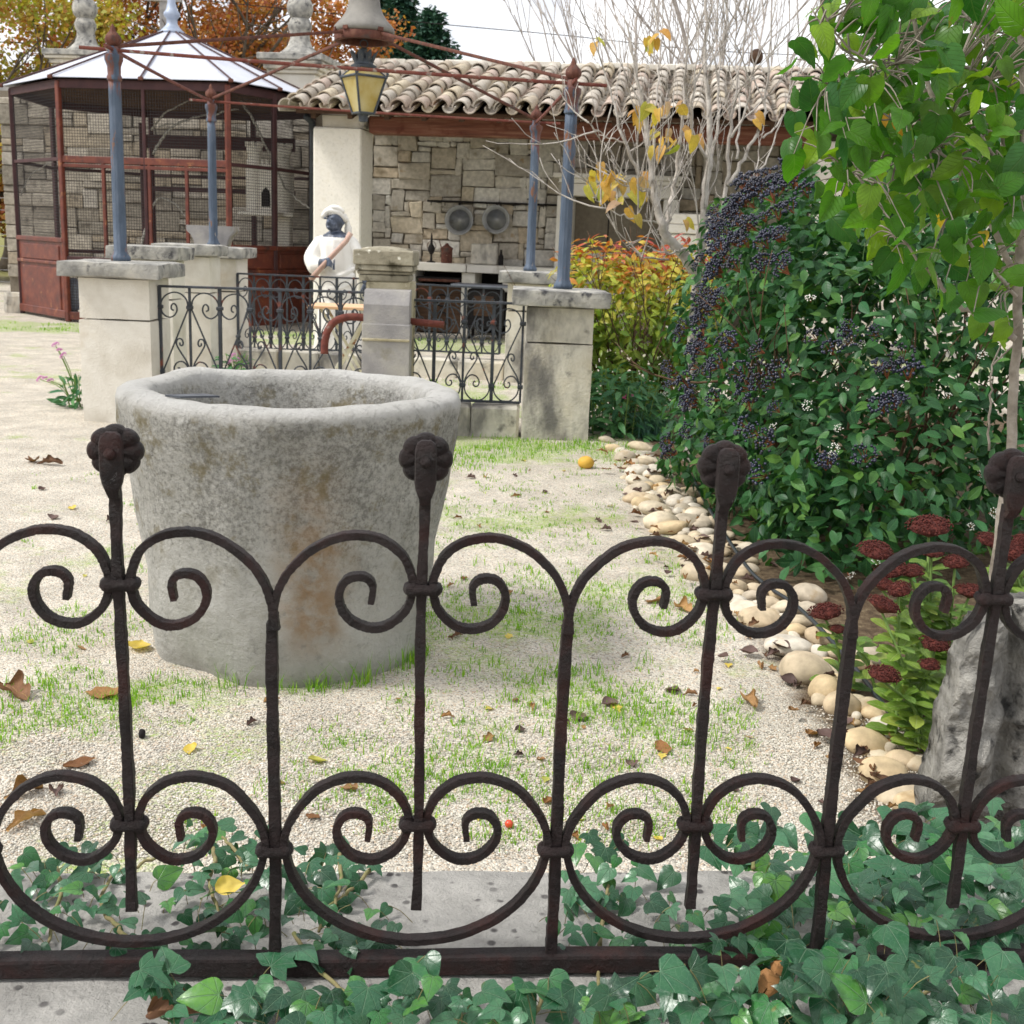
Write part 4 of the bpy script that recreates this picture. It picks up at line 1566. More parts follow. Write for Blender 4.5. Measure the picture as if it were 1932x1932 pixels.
# ------------------------------------------------------------------ kitchen counter
MAT['counter'] = simple('cut_limestone', [rgb('cfcac0'), rgb('dcd8cf')], 4, .85, .003, 70, stains=[(rgb('a8a296'), 2, .56, .75)])
MAT['soot'] = simple('soot', [rgb('1c1a1a'), rgb('2b2726')], 8, .95, .004, 40)
ctr = thing('kitchen_counter', 'long pale stone kitchen counter with oven opening under the hut roof', 'counter', HW(2.2, 2.0, 0))
CB = 1.62


def hbox(a, b, z, d, name, mat, par, bev=.008):
    c_ = HW(a, b, z)
    return MB().box(c_, d, HR, bev).build(name, MAT[mat], par)


for a0, a1 in ((.55, 1.95), (1.96, 3.55)):
    hbox((a0 + a1) / 2, CB + .34, 1.03, (a1 - a0 - .006, .76, .12), 'counter_slab', 'counter', ctr)
for a0, a1, z1 in ((.55, 1.12, .965), (1.87, 2.08, .965), (2.62, 2.95, .965), (3.4, 3.55, .965)):
    hbox((a0 + a1) / 2, CB + .38, z1 / 2, (a1 - a0, .64, z1), 'counter_leg', 'counter', ctr)
hbox(2.0, CB + .72, .48, (2.9, .04, .95), 'recess_back', 'soot', ctr)
hbox(1.5, CB + .38, .86, (.72, .6, .03), 'iron_shelf', 'soot', ctr)
hbox(1.5, CB + .10, .83, (.66, .03, .05), 'shelf_bar', 'rust', ctr)
hbox(1.5, CB + .38, .38, (.70, .5, .72), 'oven_cabinet', 'dark_wood', ctr)
for dz in (.25, .52):
    c_ = HW(1.55, CB + .115, dz)
    MB().lathe([(.10, 0), (.11, .012), (.085, .02), (.06, .015)], n=20).build  # noqa
    k = MB()
    k.tube([c_ + hex_ * .09 * cos(t) + V3(0, 0, .09 * sin(t)) for t in np.arange(20) * pi / 10], .014, 6, closed=True)
    k.build('oven_ring', MAT['soot'], ctr, smooth=True)
hbox(3.0, CB + .05, .83, (.95, .05, .27), 'stone_front', 'counter', ctr)

stv = thing('iron_stove', 'small cast iron stove with flat blue-grey plate in front of the counter', 'stove', HW(2.35, 1.1, 0))
MAT['plate'] = simple('blue_grey_plate', [rgb('787c88'), rgb('8d919c')], 5, .5, .002, 40, metal=.2)
hbox(2.32, 1.15, .80, (.92, .55, .03), 'top_plate', 'plate', stv, .004)
hbox(2.36, 1.15, .46, (.52, .42, .58), 'firebox', 'soot', stv, .03)
hbox(2.36, .935, .50, (.3, .02, .3), 'door', 'dark_wood', stv, .008)
hbox(2.36, .93, .19, (.56, .46, .04), 'base', 'soot', stv, .01)
for da in (-.22, .22):
    for db in (-.16, .16):
        hbox(2.36 + da, 1.15 + db, .085, (.05, .05, .17), 'leg', 'soot', stv, .012)

# rail with two pans
MAT['tin'] = simple('dull_tin', [rgb('86888a'), rgb('9b9c9c'), rgb('aaa9a5')], 5, .55, .003, 40, metal=.35, stains=[(rgb('6f6a62'), 4, .55, .7)])
rl = thing('utensil_rail', 'dark iron utensil rail with hooks fixed along the stone wall', 'rail', HW(2.5, 2.3, 2.0))
p0, p1 = A(797, 377, 19.0), A(1056, 386, 18.7)
ab = lambda p: ((p - HO) @ hex_, p[2])
a0, z0 = ab(p0)
a1, z1 = ab(p1)
MB().tube([HW(a0, 2.33, z0), HW(a1, 2.33, z1)], .016, 8).build('bar', MAT['soot'], rl)
for t in np.linspace(.03, .97, 10):
    p = HW(a0 + (a1 - a0) * t, 2.33, z0 + (z1 - z0) * t)
    MB().tube(spline([p, p + V3(0, -.02, -.03), p + V3(0, -.03, -.06), p + V3(0, -.05, -.05)], 4), .006, 6).build('hook', MAT['soot'], rl)
for u, v, rpx, lab in ((862, 415, 27, 'dull grey round pan hanging on the left below the rail'), (934, 414, 26, 'bluish grey round pan hanging on the right below the rail')):
    c_ = A(u, v, 19.0)
    a, z = ab(c_)
    c_ = HW(a, 2.27, z)
    r_ = rpx * pxm(c_)
    pn = thing('hanging_pan', lab, 'pan', c_, 0, 'pans on the utensil rail')
    k = MB()
    prof = [(r_ * .72, .0), (r_ * .74, -.004), (r_ * .9, -.045), (r_, -.055), (r_ * 1.02, -.05), (r_ * .93, -.035), (r_ * .78, .012), (.01, .014)]
    pts = []
    n = 32
    for r2, d_ in prof:
        pts += [c_ + hex_ * r2 * cos(2 * pi * i / n) + V3(0, 0, r2 * sin(2 * pi * i / n)) + hey_ * d_ for i in range(n)]
    f = [(a_ * n + j, a_ * n + (j + 1) % n, (a_ + 1) * n + (j + 1) % n, (a_ + 1) * n + j) for a_ in range(len(prof) - 1) for j in range(n)]
    f.append(tuple(range(n)))
    k.add(pts, f)
    k.build('pan_bowl', MAT['tin'], pn, smooth=True)
    MB().tube([c_ + V3(0, 0, r_ * .98), c_ + V3(0, 0, r_ + .05), HW(a, 2.30, z0 - .03)], .009, 6).build('handle', MAT['soot'], pn)

# things standing on the counter
def on_counter(u, v):
    c_ = A(u, v, 18.9)
    a = (c_ - HO) @ hex_
    return HW(a, CB + .35, 1.092)


p = on_counter(842, 480)
cn_ = thing('rusty_canister', 'brown rusty canister with lid standing on the counter', 'canister', p)
MB().lathe([(.085, 0), (.09, .01), (.09, .21), (.1, .22), (.1, .235), (.06, .26), (.03, .29), (.02, .31)], p, 16).build('body', MAT['rust'], cn_, angle=40)
MB().tube(spline([p + V3(-.08, 0, .23), p + V3(-.11, 0, .3), p + V3(-.12, 0, .36)], 4), .008, 6).build('handle', MAT['rust'], cn_)
p = on_counter(812, 478)
lm = thing('old_oil_lamp', 'thin old iron oil lamp on the counter beside the canister', 'lamp', p)
MB().lathe([(.07, 0), (.072, .012), (.02, .03), (.016, .12), (.05, .17), (.06, .22), (.04, .26), (.02, .29), (.014, .42), (.004, .46)], p, 14).build('body', MAT['soot'], lm, smooth=True)
MB().tube([p + V3(.07 * cos(t), 0, .26 + .07 * sin(t)) for t in np.arange(16) * pi / 8], .005, 5, closed=True).build('handle', MAT['rust'], lm)
p = on_counter(915, 480)
tag(MB().box(p + V3(0, .12, .16), (.42, .14, .32), HR, .02, .004).build('stone_slab', MAT['limestone_stained'], None), 'square tan stone slab leaning upright on the counter', 'slab')
p = on_counter(947, 482)
tag(MB().lathe([(.035, 0), (.04, .01), (.04, .14), (.02, .17), (.016, .23), (.02, .24)], p, 14).build('dark_bottle', MAT['soot'], None, smooth=True), 'small dark bottle standing right of the tan slab', 'bottle')

# ------------------------------------------------------------------ fireplace at the right end
fp = thing('stone_fireplace', 'pale stone fireplace with moulded mantel behind the bare tree', 'fireplace', HW(4.9, 2.0, 0))
a0 = (A(1048, 340, 18.5) - HO) @ hex_
zt = A(1080, 328, 18.5)[2]
hbox(a0 + .95, 1.98, zt - .03, (1.95, .70, .07), 'mantel_shelf', 'counter', fp)
hbox(a0 + .97, 2.02, zt - .10, (1.82, .6, .07), 'mantel_moulding', 'counter', fp)
hbox(a0 + .97, 2.04, zt - .23, (1.74, .54, .18), 'lintel', 'counter', fp)
for da in (.16, 1.78):
    hbox(a0 + da, 2.04, (zt - .33) / 2, (.24, .54, zt - .33), 'jamb', 'counter', fp)
hbox(a0 + .97, 2.3, (zt - .33) / 2, (1.38, .06, zt - .33), 'fire_back', 'mortar', fp)
for i in range(3):
    hbox(a0 + .55 + i * .42, 2.26, .75, (.40, .03, 1.2), 'fire_plate', 'wall_stone', fp)
MB().tube([HW(a0 + .82, 2.15, zt - .3), HW(a0 + .82, 2.15, .6)], .012, 6).build('pot_chain', MAT['soot'], fp)
cb = thing('carved_stone_block', 'stepped white carved stone block standing behind the bare tree trunk', 'stone block', HW(6.2, 1.4, 0))
c0 = A(1312, 370, 17.0)
a = (c0 - HO) @ hex_
for w_, z0, z1 in ((.62, 0, 1.05), (.50, 1.05, 1.30), (.56, 1.31, 1.42), (.64, 1.43, 1.50), (.60, 1.51, 1.66), (.72, 1.67, 1.80), (.70, 1.80, 1.95)):
    hbox(a, 1.0, (z0 + z1) / 2, (w_, w_ * .8, z1 - z0 - .004), 'course', 'white_stone', cb, .012)

# ================================================================== BACK WALL, GATEWAY, GATE PIERS
bw = MB().box(HW(-3.6, 5.45, 1.95), (8.6, .5, 3.9), HR).build('garden_wall', MAT['mortar'])
tag(bw, 'rough coursed stone garden wall standing behind the aviary', 'wall')
k_used = []


def ash_world(parent, a0, a1, z0, z1, b, cell):
    nx_, nz_ = int((a1 - a0) / cell[0]), int((z1 - z0) / cell[1])
    used = np.zeros((nx_, nz_), bool)
    for j in range(nz_):
        for i in range(nx_):
            if used[i, j]:
                continue
            w, h = int(rng.choice([3, 3, 4, 5, 6])), int(rng.choice([1, 1, 2, 2, 3]))
            ww = 0
            while ww < w and i + ww < nx_ and not used[i + ww, j]:
                ww += 1
            hh = 1
            while hh < h and j + hh < nz_ and not used[i:i + ww, j + hh].any():
                hh += 1
            used[i:i + ww, j:j + hh] = True
            kb = MB().box((0, 0, 0), (ww * cell[0] - .014, .12, hh * cell[1] - .014), HR, .014)
            kb.v[0] = kb.v[0] + rng.normal(0, .006, kb.v[0].shape) + HW(a0 + (i + ww / 2) * cell[0], b + .02 + .012 * rng.normal(), z0 + (j + hh / 2) * cell[1])
            kb.build('stone', MAT['shaded_wall_stone'], parent)


MAT['shaded_wall_stone'] = simple('shaded_wall_stone', [rgb('6f695e'), rgb('8a8376'), rgb('9f988a')], 5, .95, .012, 45,  # wall stone in darker colours, standing in for shade behind the wire
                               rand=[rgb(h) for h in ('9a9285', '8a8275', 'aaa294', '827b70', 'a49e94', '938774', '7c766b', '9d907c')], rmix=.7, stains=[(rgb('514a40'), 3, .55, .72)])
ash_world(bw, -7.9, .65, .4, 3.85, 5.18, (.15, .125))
for u, v, Y0, lab, s in ((160, 17, 29.0, 'tall stone gate pier with ball finial at the upper left, partly behind the aviary roof', 1.0),
                         (566, 15, 26.0, 'tall stone gate pier with ball finial between the aviary and the tiled roof', .96)):
    c_ = A(u, v, Y0)
    gp = thing('gate_pier', lab, 'gate pier', (c_[0], c_[1], 0), 0, 'ball-topped gate piers')
    x0, y0, zb = c_
    r_ = .285 * s
    MB().sphere((x0, y0, zb), r_, 24, 16).build('ball', MAT['cap_stone'], gp, smooth=True)
    MB().lathe([(.44, zb - .98), (.44, zb - .92), (.36, zb - .86), (.26, zb - .76), (.205, zb - .62), (.20, zb - .5), (.24, zb - .42), (.25, zb - .34), (.22, zb - .28), (.2, zb - .22)],
               (x0, y0, 0), 28).build('neck', MAT['cap_stone'], gp, angle=40)
    zc = zb - .98
    for i, (w_, h0, h1) in enumerate(((1.46, -.13, 0), (1.38, -.20, -.132), (1.24, -.30, -.202), (1.12, -.38, -.302))):
        MB().box((x0, y0, zc + (h0 + h1) / 2), (w_ * s, w_ * s, h1 - h0), HR, .015).build('cap_moulding', MAT['cap_stone' if i == 0 else 'limestone_stained'], gp)
    k = MB()
    nb = 8
    for i in range(nb):
        z0, z1 = (zc - .38) * i / nb, (zc - .38) * (i + 1) / nb
        MB().box((x0, y0, (z0 + z1) / 2), (1.0 * s, 1.0 * s, z1 - z0 - .006), HR, .012).build('block', MAT['limestone'], gp)
gw = thing('stone_gateway', 'plain pale stone gateway with lintel behind the left of the aviary', 'gateway', A(90, 500, 24.5) * V3(1, 1, 0))
c_ = A(92, 300, 24.5)
MB().box((c_[0], 24.5, 1.7), (.34, .5, 3.4), HR, .015).build('jamb', MAT['limestone'], gw)
z_ = A(60, 190, 24.5)[2]
MB().box((c_[0] - 1.4, 24.6, z_), (5.0, .5, .55), HR, .015).build('lintel', MAT['grey_block'], gw)
MB().box((c_[0] - 3.8, 24.9, 1.7), (.34, .5, 3.4), HR, .015).build('jamb', MAT['limestone'], gw)
for (u, v, w, h, lab) in ((18, 500, .5, .95, 'upright pale stone block at the left edge beyond the gravel'), (55, 565, .7, .35, 'low grey rough stone near the left edge before the aviary')):
    p = G(u, v + 25)
    p[1] = min(p[1], 23)
    tag(MB().box((p[0], p[1], h / 2 - .02), (w, .5, h), .3, .04, .012).build('stone_block', MAT['limestone_stained'], None), lab, 'stone')

# ================================================================== AVIARY
MAT['brown_paint'] = simple('red_brown_paint', [rgb('4c2118'), rgb('60291c'), rgb('723824')], 7, .5, .002, 60, spec=.5, stains=[(rgb('8f5a36'), 8, .6, .72), (rgb('3d211c'), 4, .56, .72)])
MAT['dark_frame'] = simple('dark_frame_paint', [rgb('3a2326'), rgb('4a2e2e')], 8, .6, .002, 60)
MAT['zinc_sheet'] = simple('zinc_sheet', [rgb('b4b8c4'), rgb('c2c5d0'), rgb('babdca')], 2, .42, .002, 20, metal=.15, spec=.5, stains=[(rgb('b9bcc6'), 1.5, .6, .8)])
MAT['wire'] = simple('dark_wire', [rgb('2c292b'), rgb('3a3536')], 20, .6, 0)
ev = [A(4, 143, 19.3), A(97, 145, 17.9), A(266, 148.5, 17.72), A(434, 152.5, 17.55), A(526, 157, 18.35), A(600, 165, 19.5)]
EZV = 3.55
ev = [V3(p[0], p[1], EZV) for p in ev]
AC = V3(-5.80, 20.0, 0)
ev += [V3(-3.55, 21.2, EZV), V3(-4.9, 22.1, EZV), V3(-6.9, 22.3, EZV), V3(-8.35, 21.2, EZV)]
AP = V3(A(325, 64, 20.0)[0], 20.0, A(325, 64, 20.0)[2])
av = thing('aviary', 'large rust-brown wire aviary with pale zinc tent roof', 'aviary', AC)
nE = len(ev)
rT = .19
apr = [AP + (lambda d: d / np.linalg.norm(d) * rT)((p - AP) * V3(1, 1, 0)) for p in ev]
for i in range(nE):
    a, b, c_, d_ = ev[i], ev[(i + 1) % nE], apr[(i + 1) % nE], apr[i]
    q = [a, b, c_, d_]
    MB().add(q + [p - V3(0, 0, .012) for p in q], [(0, 1, 2, 3), (7, 6, 5, 4), (0, 4, 5, 1), (1, 5, 6, 2), (2, 6, 7, 3), (3, 7, 4, 0)]).build('roof_sheet', MAT['zinc_sheet'], av)
    MB().tube([a + V3(0, 0, .012) + (a - AC) * V3(.012, .012, 0), d_ + V3(0, 0, .012)], .014, 6).build('roof_rib', MAT['dark_frame'], av)
    MB().box(a + (a - AC) * V3(.012, .012, 0) + V3(0, 0, -.01), (.07, .05, .05), 0, .008).build('rib_end', MAT['rust'], av)
cg = [p * V3(.97, .97, 1) + AC * V3(.03, .03, 0) - V3(0, 0, .05) for p in ev]
MB().add(cg + [AP - V3(0, 0, .12)], [(i, nE, (i + 1) % nE) for i in range(nE)]).build('added_dark_ceiling', MAT['dark_wood'], av)  # dark underside added below the zinc to cut bounced light inside
k = MB().lathe([(.20, AP[2] - .01), (.21, AP[2] + .02), (.17, AP[2] + .05), (.10, AP[2] + .12), (.085, AP[2] + .16), (.085, AP[2] + .22), (.125, AP[2] + .27), (.13, AP[2] + .31), (.09, AP[2] + .36),
                (.065, AP[2] + .46), (.05, AP[2] + .62), (.035, AP[2] + .9), (.02, AP[2] + 1.2)], (AP[0], AP[1], 0), 24)
k.build('roof_finial', simple('blue_grey_zinc', [rgb('8e99ad'), rgb('a9b3c4')], 5, .5, .002, 30, metal=.2), av, smooth=True)
bd = [AC + (p - AC) * V3(.955, .955, 0) for p in ev]
for i, p in enumerate(bd):
    w = .075 if i != 2 else .05
    ang = math.atan2(*(p - AC)[[1, 0]])
    m = 'brown_paint' if i in (1, 3) else 'dark_frame'
    MB().box(p + V3(0, 0, EZV / 2 - .02), (w, w, EZV - .06), ang, .01).build('post', MAT[m], av)


def face_pt(i, f, z):
    a, b = bd[i], bd[(i + 1) % nE]
    q = a + (b - a) * f
    return V3(q[0], q[1], z)


def rail(i, f0, f1, z, w, mat, off=0.0):
    a, b = face_pt(i, f0, z), face_pt(i, f1, z)
    MB().bar([a, b], w, .05, V3(*(np.cross(V3(0, 0, 1), b - a))), .12).build('rail', MAT[mat], av)


def meshwork(i, z0, z1, pitch=.042):
    k_ = MB()
    a, b = bd[i], bd[(i + 1) % nE]
    Ln = np.linalg.norm(b - a)
    out = (a + b) / 2 - AC
    out[2] = 0
    out /= np.linalg.norm(out)
    r_ = .0036
    for f_ in np.arange(pitch / 2, Ln, pitch) / Ln:
        k_.tube([face_pt(i, f_, z0), face_pt(i, f_, z1)], r_, 3, False)
    for z_ in np.arange(z0 + pitch / 2, z1, pitch):
        k_.tube([face_pt(i, 0, z_), face_pt(i, 1, z_)], r_, 3, False)
    stuff(k_.build('wire_mesh', MAT['wire'], av))


def panel(i, f0, f1, z0, z1):
    """painted lower panel with a raised field"""
    a, b = face_pt(i, f0, 0), face_pt(i, f1, 0)
    c_ = (a + b) / 2
    ang = math.atan2((b - a)[1], (b - a)[0])
    Ln = np.linalg.norm(b - a)
    out = (c_ - AC) * V3(1, 1, 0)
    out /= np.linalg.norm(out)
    pn_ = MB().box(c_ + V3(0, 0, (z0 + z1) / 2), (Ln, .03, z1 - z0), ang).build('panel', MAT['brown_paint'], av)
    MB().box(c_ + out * .02 + V3(0, 0, z0 + (z1 - z0) * .36), (Ln * .80, .03, (z1 - z0) * .56), ang, .012).build('panel_field', MAT['brown_paint'], pn_)
    MB().box(c_ + out * .02 + V3(0, 0, z0 + (z1 - z0) * .83), (Ln * .80, .03, (z1 - z0) * .2), ang, .012).build('panel_field', MAT['brown_paint'], pn_)
    for z_, w_ in ((z1, .07), (z0 + .06, .12), (z0 + (z1 - z0) * .70, .05)):
        MB().box(c_ + out * .025 + V3(0, 0, z_), (Ln, .05, w_), ang, .01).build('panel_rail', MAT['brown_paint'], pn_)


ZR, ZPN = 2.40, 1.22
for i in range(nE):
    rail(i, 0, 1, EZV - .09, .12, 'dark_frame')
    rail(i, 0, 1, ZR, .05 if i not in (1, 2) else .10, 'dark_frame' if i not in (1, 2) else 'brown_paint')
    if i in (0, 3, 4):
        panel(i, 0, 1, .05, ZPN)
        meshwork(i, ZPN, EZV - .1)
    elif i in (1, 2):
        rail(i, 0, 1, .95, .08, 'dark_frame')
        rail(i, 0, 1, .10, .12, 'brown_paint')
        rail(i, 0, 1, ZR - .09, .05, 'brown_paint')
        meshwork(i, .1, EZV - .1)
    else:
        rail(i, 0, 1, 1.0, .06, 'dark_frame')
for i, fs in ((1, (.5,)), (2, (.05, .5))):
    for f_ in fs:
        p = face_pt(i, f_, 1.7)
        MB().box(p, (.05, .05, 1.4), HR, .008).build('mullion', MAT['brown_paint'], av)
# far frame inside
for f_ in (0.0, 1.0):
    pass
k = MB()
MB().box((-6.6, 20.9, 1.6), (.10, .08, 3.2), HR, .01).build('inner_post', MAT['dark_frame'], av)
MB().bar([V3(-6.6, 20.9, 2.9), V3(-3.9, 20.5, 2.9)], .22, .06, (0, 1, 0), .1).build('inner_rail', MAT['dark_frame'], av)
MB().bar([V3(-6.6, 20.9, 2.12), V3(-3.9, 20.5, 2.12)], .08, .05, (0, 1, 0), .1).build('inner_rail', MAT['dark_frame'], av)

# perches inside
MAT['bark_grey'] = simple('grey_bark', [rgb('8d8981'), rgb('a8a49b'), rgb('b9b5ac')], 22, .9, .004, 70)
perches = [([(290, 290), (305, 262), (330, 237), (365, 222), (405, 215), (450, 205)], 18.6, .024, 'pale arched perch branch behind the upper wire'),
           ([(300, 240), (320, 233), (345, 240)], 18.6, .016, 'short pale twig crossing the arched perch branch'),
           ([(262, 480), (285, 400), (300, 375), (330, 385), (358, 420)], 18.5, .022, 'forked pale branch standing behind the lower wire'),
           ([(455, 190), (480, 230), (500, 275), (520, 310), (535, 350), (565, 380), (590, 395)], 18.9, .022, 'long thin branch hanging across the castle birdhouse'),
           ([(285, 245), (310, 215), (345, 195), (370, 185)], 19.6, .018, 'dark thin branch under the aviary roof'),
           ([(40, 370), (55, 335), (80, 315), (100, 305)], 19.3, .012, 'thin curved branch behind the leftmost wire')]
for pts, Y0, r_, lab in perches:
    q = spline([A(u, v, Y0 + .15 * math.sin(u * .05)) for u, v in pts], 6)
    q = q + rng.normal(0, .006, q.shape)
    tag(MB().tube(q, np.linspace(r_, r_ * .45, len(q)), 7).build('perch_branch', MAT['bark_grey'], None, smooth=True), lab, 'branch', 'branches inside the aviary')

# castle birdhouse
MAT['castle'] = simple('cream_plaster', [rgb('ddd7ca'), rgb('e9e4da')], 6, .9, .004, 50, stains=[(rgb('a39b8a'), 3, .56, .74)])
CY = 19.2
cl, crr = A(465, 330, CY)[0], A(545, 330, CY)[0]
zb_, zt_ = A(500, 400, CY)[2], A(500, 310, CY)[2]
cs = thing('castle_birdhouse', 'cream castle-shaped birdhouse with two towers inside the aviary', 'birdhouse', ((cl + crr) / 2, CY, 0))
cw_ = crr - cl
MB().box(((cl + crr) / 2, CY + .2, (zb_ + zt_) / 2), (cw_, .5, zt_ - zb_), 0, .01).build('keep', MAT['castle'], cs)
for u0, u1, vt in ((467, 492, 276), (521, 547, 279)):
    x0, x1 = A(u0, 300, CY)[0], A(u1, 300, CY)[0]
    zt2 = A(u0, vt, CY)[2]
    tw_ = MB().lathe([((x1 - x0) / 2, zb_), ((x1 - x0) / 2, zt2 - .1), ((x1 - x0) / 2 * 1.18, zt2 - .08), ((x1 - x0) / 2 * 1.18, zt2)], ((x0 + x1) / 2, CY + .02, 0), 20).build('tower', MAT['castle'], cs, angle=40)
    for i in range(8):
        t = i * pi / 4
        MB().box(((x0 + x1) / 2 + cos(t) * (x1 - x0) * .55, CY + .02 + sin(t) * (x1 - x0) * .55, zt2 + .035), (.05, .05, .07), t).build('merlon', MAT['castle'], tw_)
for i in range(9):
    MB().box((cl + cw_ * (i + .5) / 9, CY - .03, zt_ + .035), (cw_ / 16, .05, .07)).build('merlon', MAT['castle'], cs)
dx_ = A(503, 375, CY)[0]
zd = A(503, 390, CY)[2]
pr = [(-.07, 0), (.07, 0), (.07, .19), (.05, .25), (0, .30), (-.05, .25), (-.07, .19)]
n = len(pr)
MB().add([(dx_ + a, CY - .056, zd + b) for a, b in pr] + [(dx_ + a, CY - .04, zd + b) for a, b in pr],
         [tuple(range(n)), tuple(range(n, 2 * n))[::-1]] + [(i, n + i, n + (i + 1) % n, (i + 1) % n) for i in range(n)]).build('doorway', MAT['soot'], cs)
MB().box(((cl + crr) / 2, CY + .15, zb_ - .03), (cw_ + .2, .7, .06), 0, .008).build('shelf', MAT['castle'], cs)
px_ = A(530, 430, CY)[0]
MB().box((px_, CY + .15, (zb_ - .06) / 2), (.28, .28, zb_ - .06), 0, .02).build('column', MAT['castle'], cs)
c_ = G(140, 600)
fd = thing('grain_feeder', 'light blue-grey bell-shaped feeder hanging low behind the aviary wire', 'feeder', (A(140, 560, 18.4)[0], 18.4, 0))
x0 = A(140, 560, 18.4)[0]
MB().lathe([(.16, .18), (.165, .2), (.155, .5), (.14, .56), (.05, .64), (.02, .65)], (x0, 18.4, 0), 18).build('drum', MAT['plate'], fd, angle=40)
MB().tube(spline([V3(x0 - .1, 18.4, .6), V3(x0, 18.4, .75), V3(x0 + .1, 18.4, .6)], 5), .008, 6).build('handle', MAT['soot'], fd)
MB().lathe([(.05, 0), (.05, .16), (.19, .17), (.2, .19), (.05, .195)], (x0, 18.4, 0), 16).build('tray', MAT['plate'], fd, angle=40)

# ================================================================== STATUE
MAT['statue_white'] = simple('white_painted_robe', [rgb('dfdbd2'), rgb('eceae4')], 6, .75, .004, 40, stains=[(rgb('c2b9a6'), 3, .6, .78)])
MAT['statue_dark'] = simple('dark_blue_patina', [rgb('2c3340'), rgb('3d4657'), rgb('6a7488')], 14, .45, .003, 40, spec=.6)
MAT['statue_pink'] = simple('pinkish_stick', [rgb('b08f80'), rgb('c8ab9c')], 10, .7)
SY = 14.4
S_ = lambda u, v, dy=0.0: A(u, v, SY) * V3(1, 0, 1) + V3(0, SY + dy, 0)
M_ = pxm(S_(630, 480))


def capsule(k_, pts, rad, n=12):
    q = spline(pts, 5)
    t = np.linspace(0, 1, len(q))
    r_ = np.interp(t, np.linspace(0, 1, len(rad)), rad)
    k_.tube(q, r_, n)
    k_.sphere(q[0], r_[0], n, 8)
    k_.sphere(q[-1], r_[-1], n, 8)


k = MB()
px = lambda x: x * M_
# robe, torso
zf = .02
cxs = S_(638, 560)[0]
rob = [(px(44), zf), (px(45), zf + .1), (px(42), .35), (px(38), .6), (px(35), .8), (px(36), .95)]
k.lathe(rob, (cxs, SY, 0), 20, lambda a, z: 1 + .10 * np.cos(a * 11 + 1.5 * np.sin(z * 3)) * min(1, max(0, 1.1 - z)), 1, .72)
capsule(k, [S_(638, 545), S_(637, 500), S_(634, 465)], [px(35), px(34), px(31)])
for (u0, u1) in ((606, 662),):
    capsule(k, [S_(606, 458), S_(634, 452), S_(662, 458)], [px(13), px(15), px(13)])
for i, v_ in enumerate((515, 527, 538)):
    capsule(k, [S_(612, v_ - 4, -.12), S_(640, v_ + 6, -.2), S_(668, v_ - 8, -.12)], [px(5)] * 2)
# right arm folded across with full sleeve
capsule(k, [S_(603, 460), S_(592, 485, -.05), S_(598, 502, -.12)], [px(14), px(17), px(16)])
capsule(k, [S_(600, 502, -.12), S_(614, 497, -.22)], [px(14), px(10)])
capsule(k, [S_(612, 495, -.24), S_(622, 493, -.30), S_(630, 496, -.32)], [px(6), px(7), px(6)])
for j in range(4):
    capsule(k, [S_(624, 490 + 3.2 * j, -.34), S_(631, 490 + 3.2 * j, -.37), S_(634, 494 + 3 * j, -.34)], [px(2.3), px(2.2), px(1.9)], 8)
capsule(k, [S_(622, 489, -.33), S_(629, 486, -.36)], [px(2.4), px(2)], 8)
# left arm hanging
capsule(k, [S_(664, 460), S_(676, 485, -.03), S_(681, 502, -.06)], [px(13), px(14), px(12)])
capsule(k, [S_(681, 504, -.06), S_(689, 522, -.08), S_(692, 540, -.1)], [px(7), px(6), px(5)])
for j in range(4):
    capsule(k, [S_(688.5 + 2.4 * j, 541, -.1), S_(689 + 2.4 * j, 552, -.12), S_(688.5 + 2.2 * j, 558, -.14)], [px(2.1), px(1.9), px(1.6)], 8)
capsule(k, [S_(688, 538, -.12), S_(684, 548, -.15)], [px(2.3), px(1.8)], 8)
# neck and head
capsule(k, [S_(637, 452), S_(635, 437, -.02)], [px(11), px(10)])
k.sphere(S_(633, 417, -.03), (px(16), px(17), px(21)), 20, 16)
k.sphere(S_(628, 424, -.10), (px(11), px(10), px(12)), 14, 10)
k.sphere(S_(623, 419, -.155), (px(3), px(4), px(5.5)), 10, 8)
for u in (617, 630):
    k.sphere(S_(u, 412, -.135), (px(4), px(3), px(2.2)), 8, 6)
k.sphere(S_(624, 430, -.15), (px(5.5), px(3), px(2.2)), 10, 6)
k.sphere(S_(648, 419, -.01), (px(3), px(4), px(6)), 8, 6)
src = k.mesh('statue_src')
tmp = bpy.data.objects.new('statue_src', src)
COL.objects.link(tmp)
md = tmp.modifiers.new('r', 'REMESH')
md.mode = 'VOXEL'
md.voxel_size = .0095
sm = tmp.modifiers.new('s', 'SMOOTH')
sm.iterations = 3
sm.factor = .5
dg = bpy.context.evaluated_depsgraph_get()
me = bpy.data.meshes.new_from_object(tmp.evaluated_get(dg))
bpy.data.objects.remove(tmp)
me.materials.clear()
me.materials.append(MAT['statue_white'])
me.materials.append(MAT['statue_dark'])
cc = np.zeros(len(me.polygons) * 3)
me.polygons.foreach_get('center', cc)
cc = cc.reshape(-1, 3)
hd = S_(632, 420)
idx = np.zeros(len(cc), int)
rel = cc - np.array(hd)
idx[(np.abs(rel[:, 0]) < px(22)) & (rel[:, 2] > -px(27)) & (rel[:, 2] < px(30))] = 1
hz = S_(622, 494)
idx[(np.abs(cc[:, 0] - hz[0]) < px(15)) & (np.abs(cc[:, 2] - hz[2]) < px(13)) & (cc[:, 1] < SY - .21)] = 1
h2 = S_(684, 508)
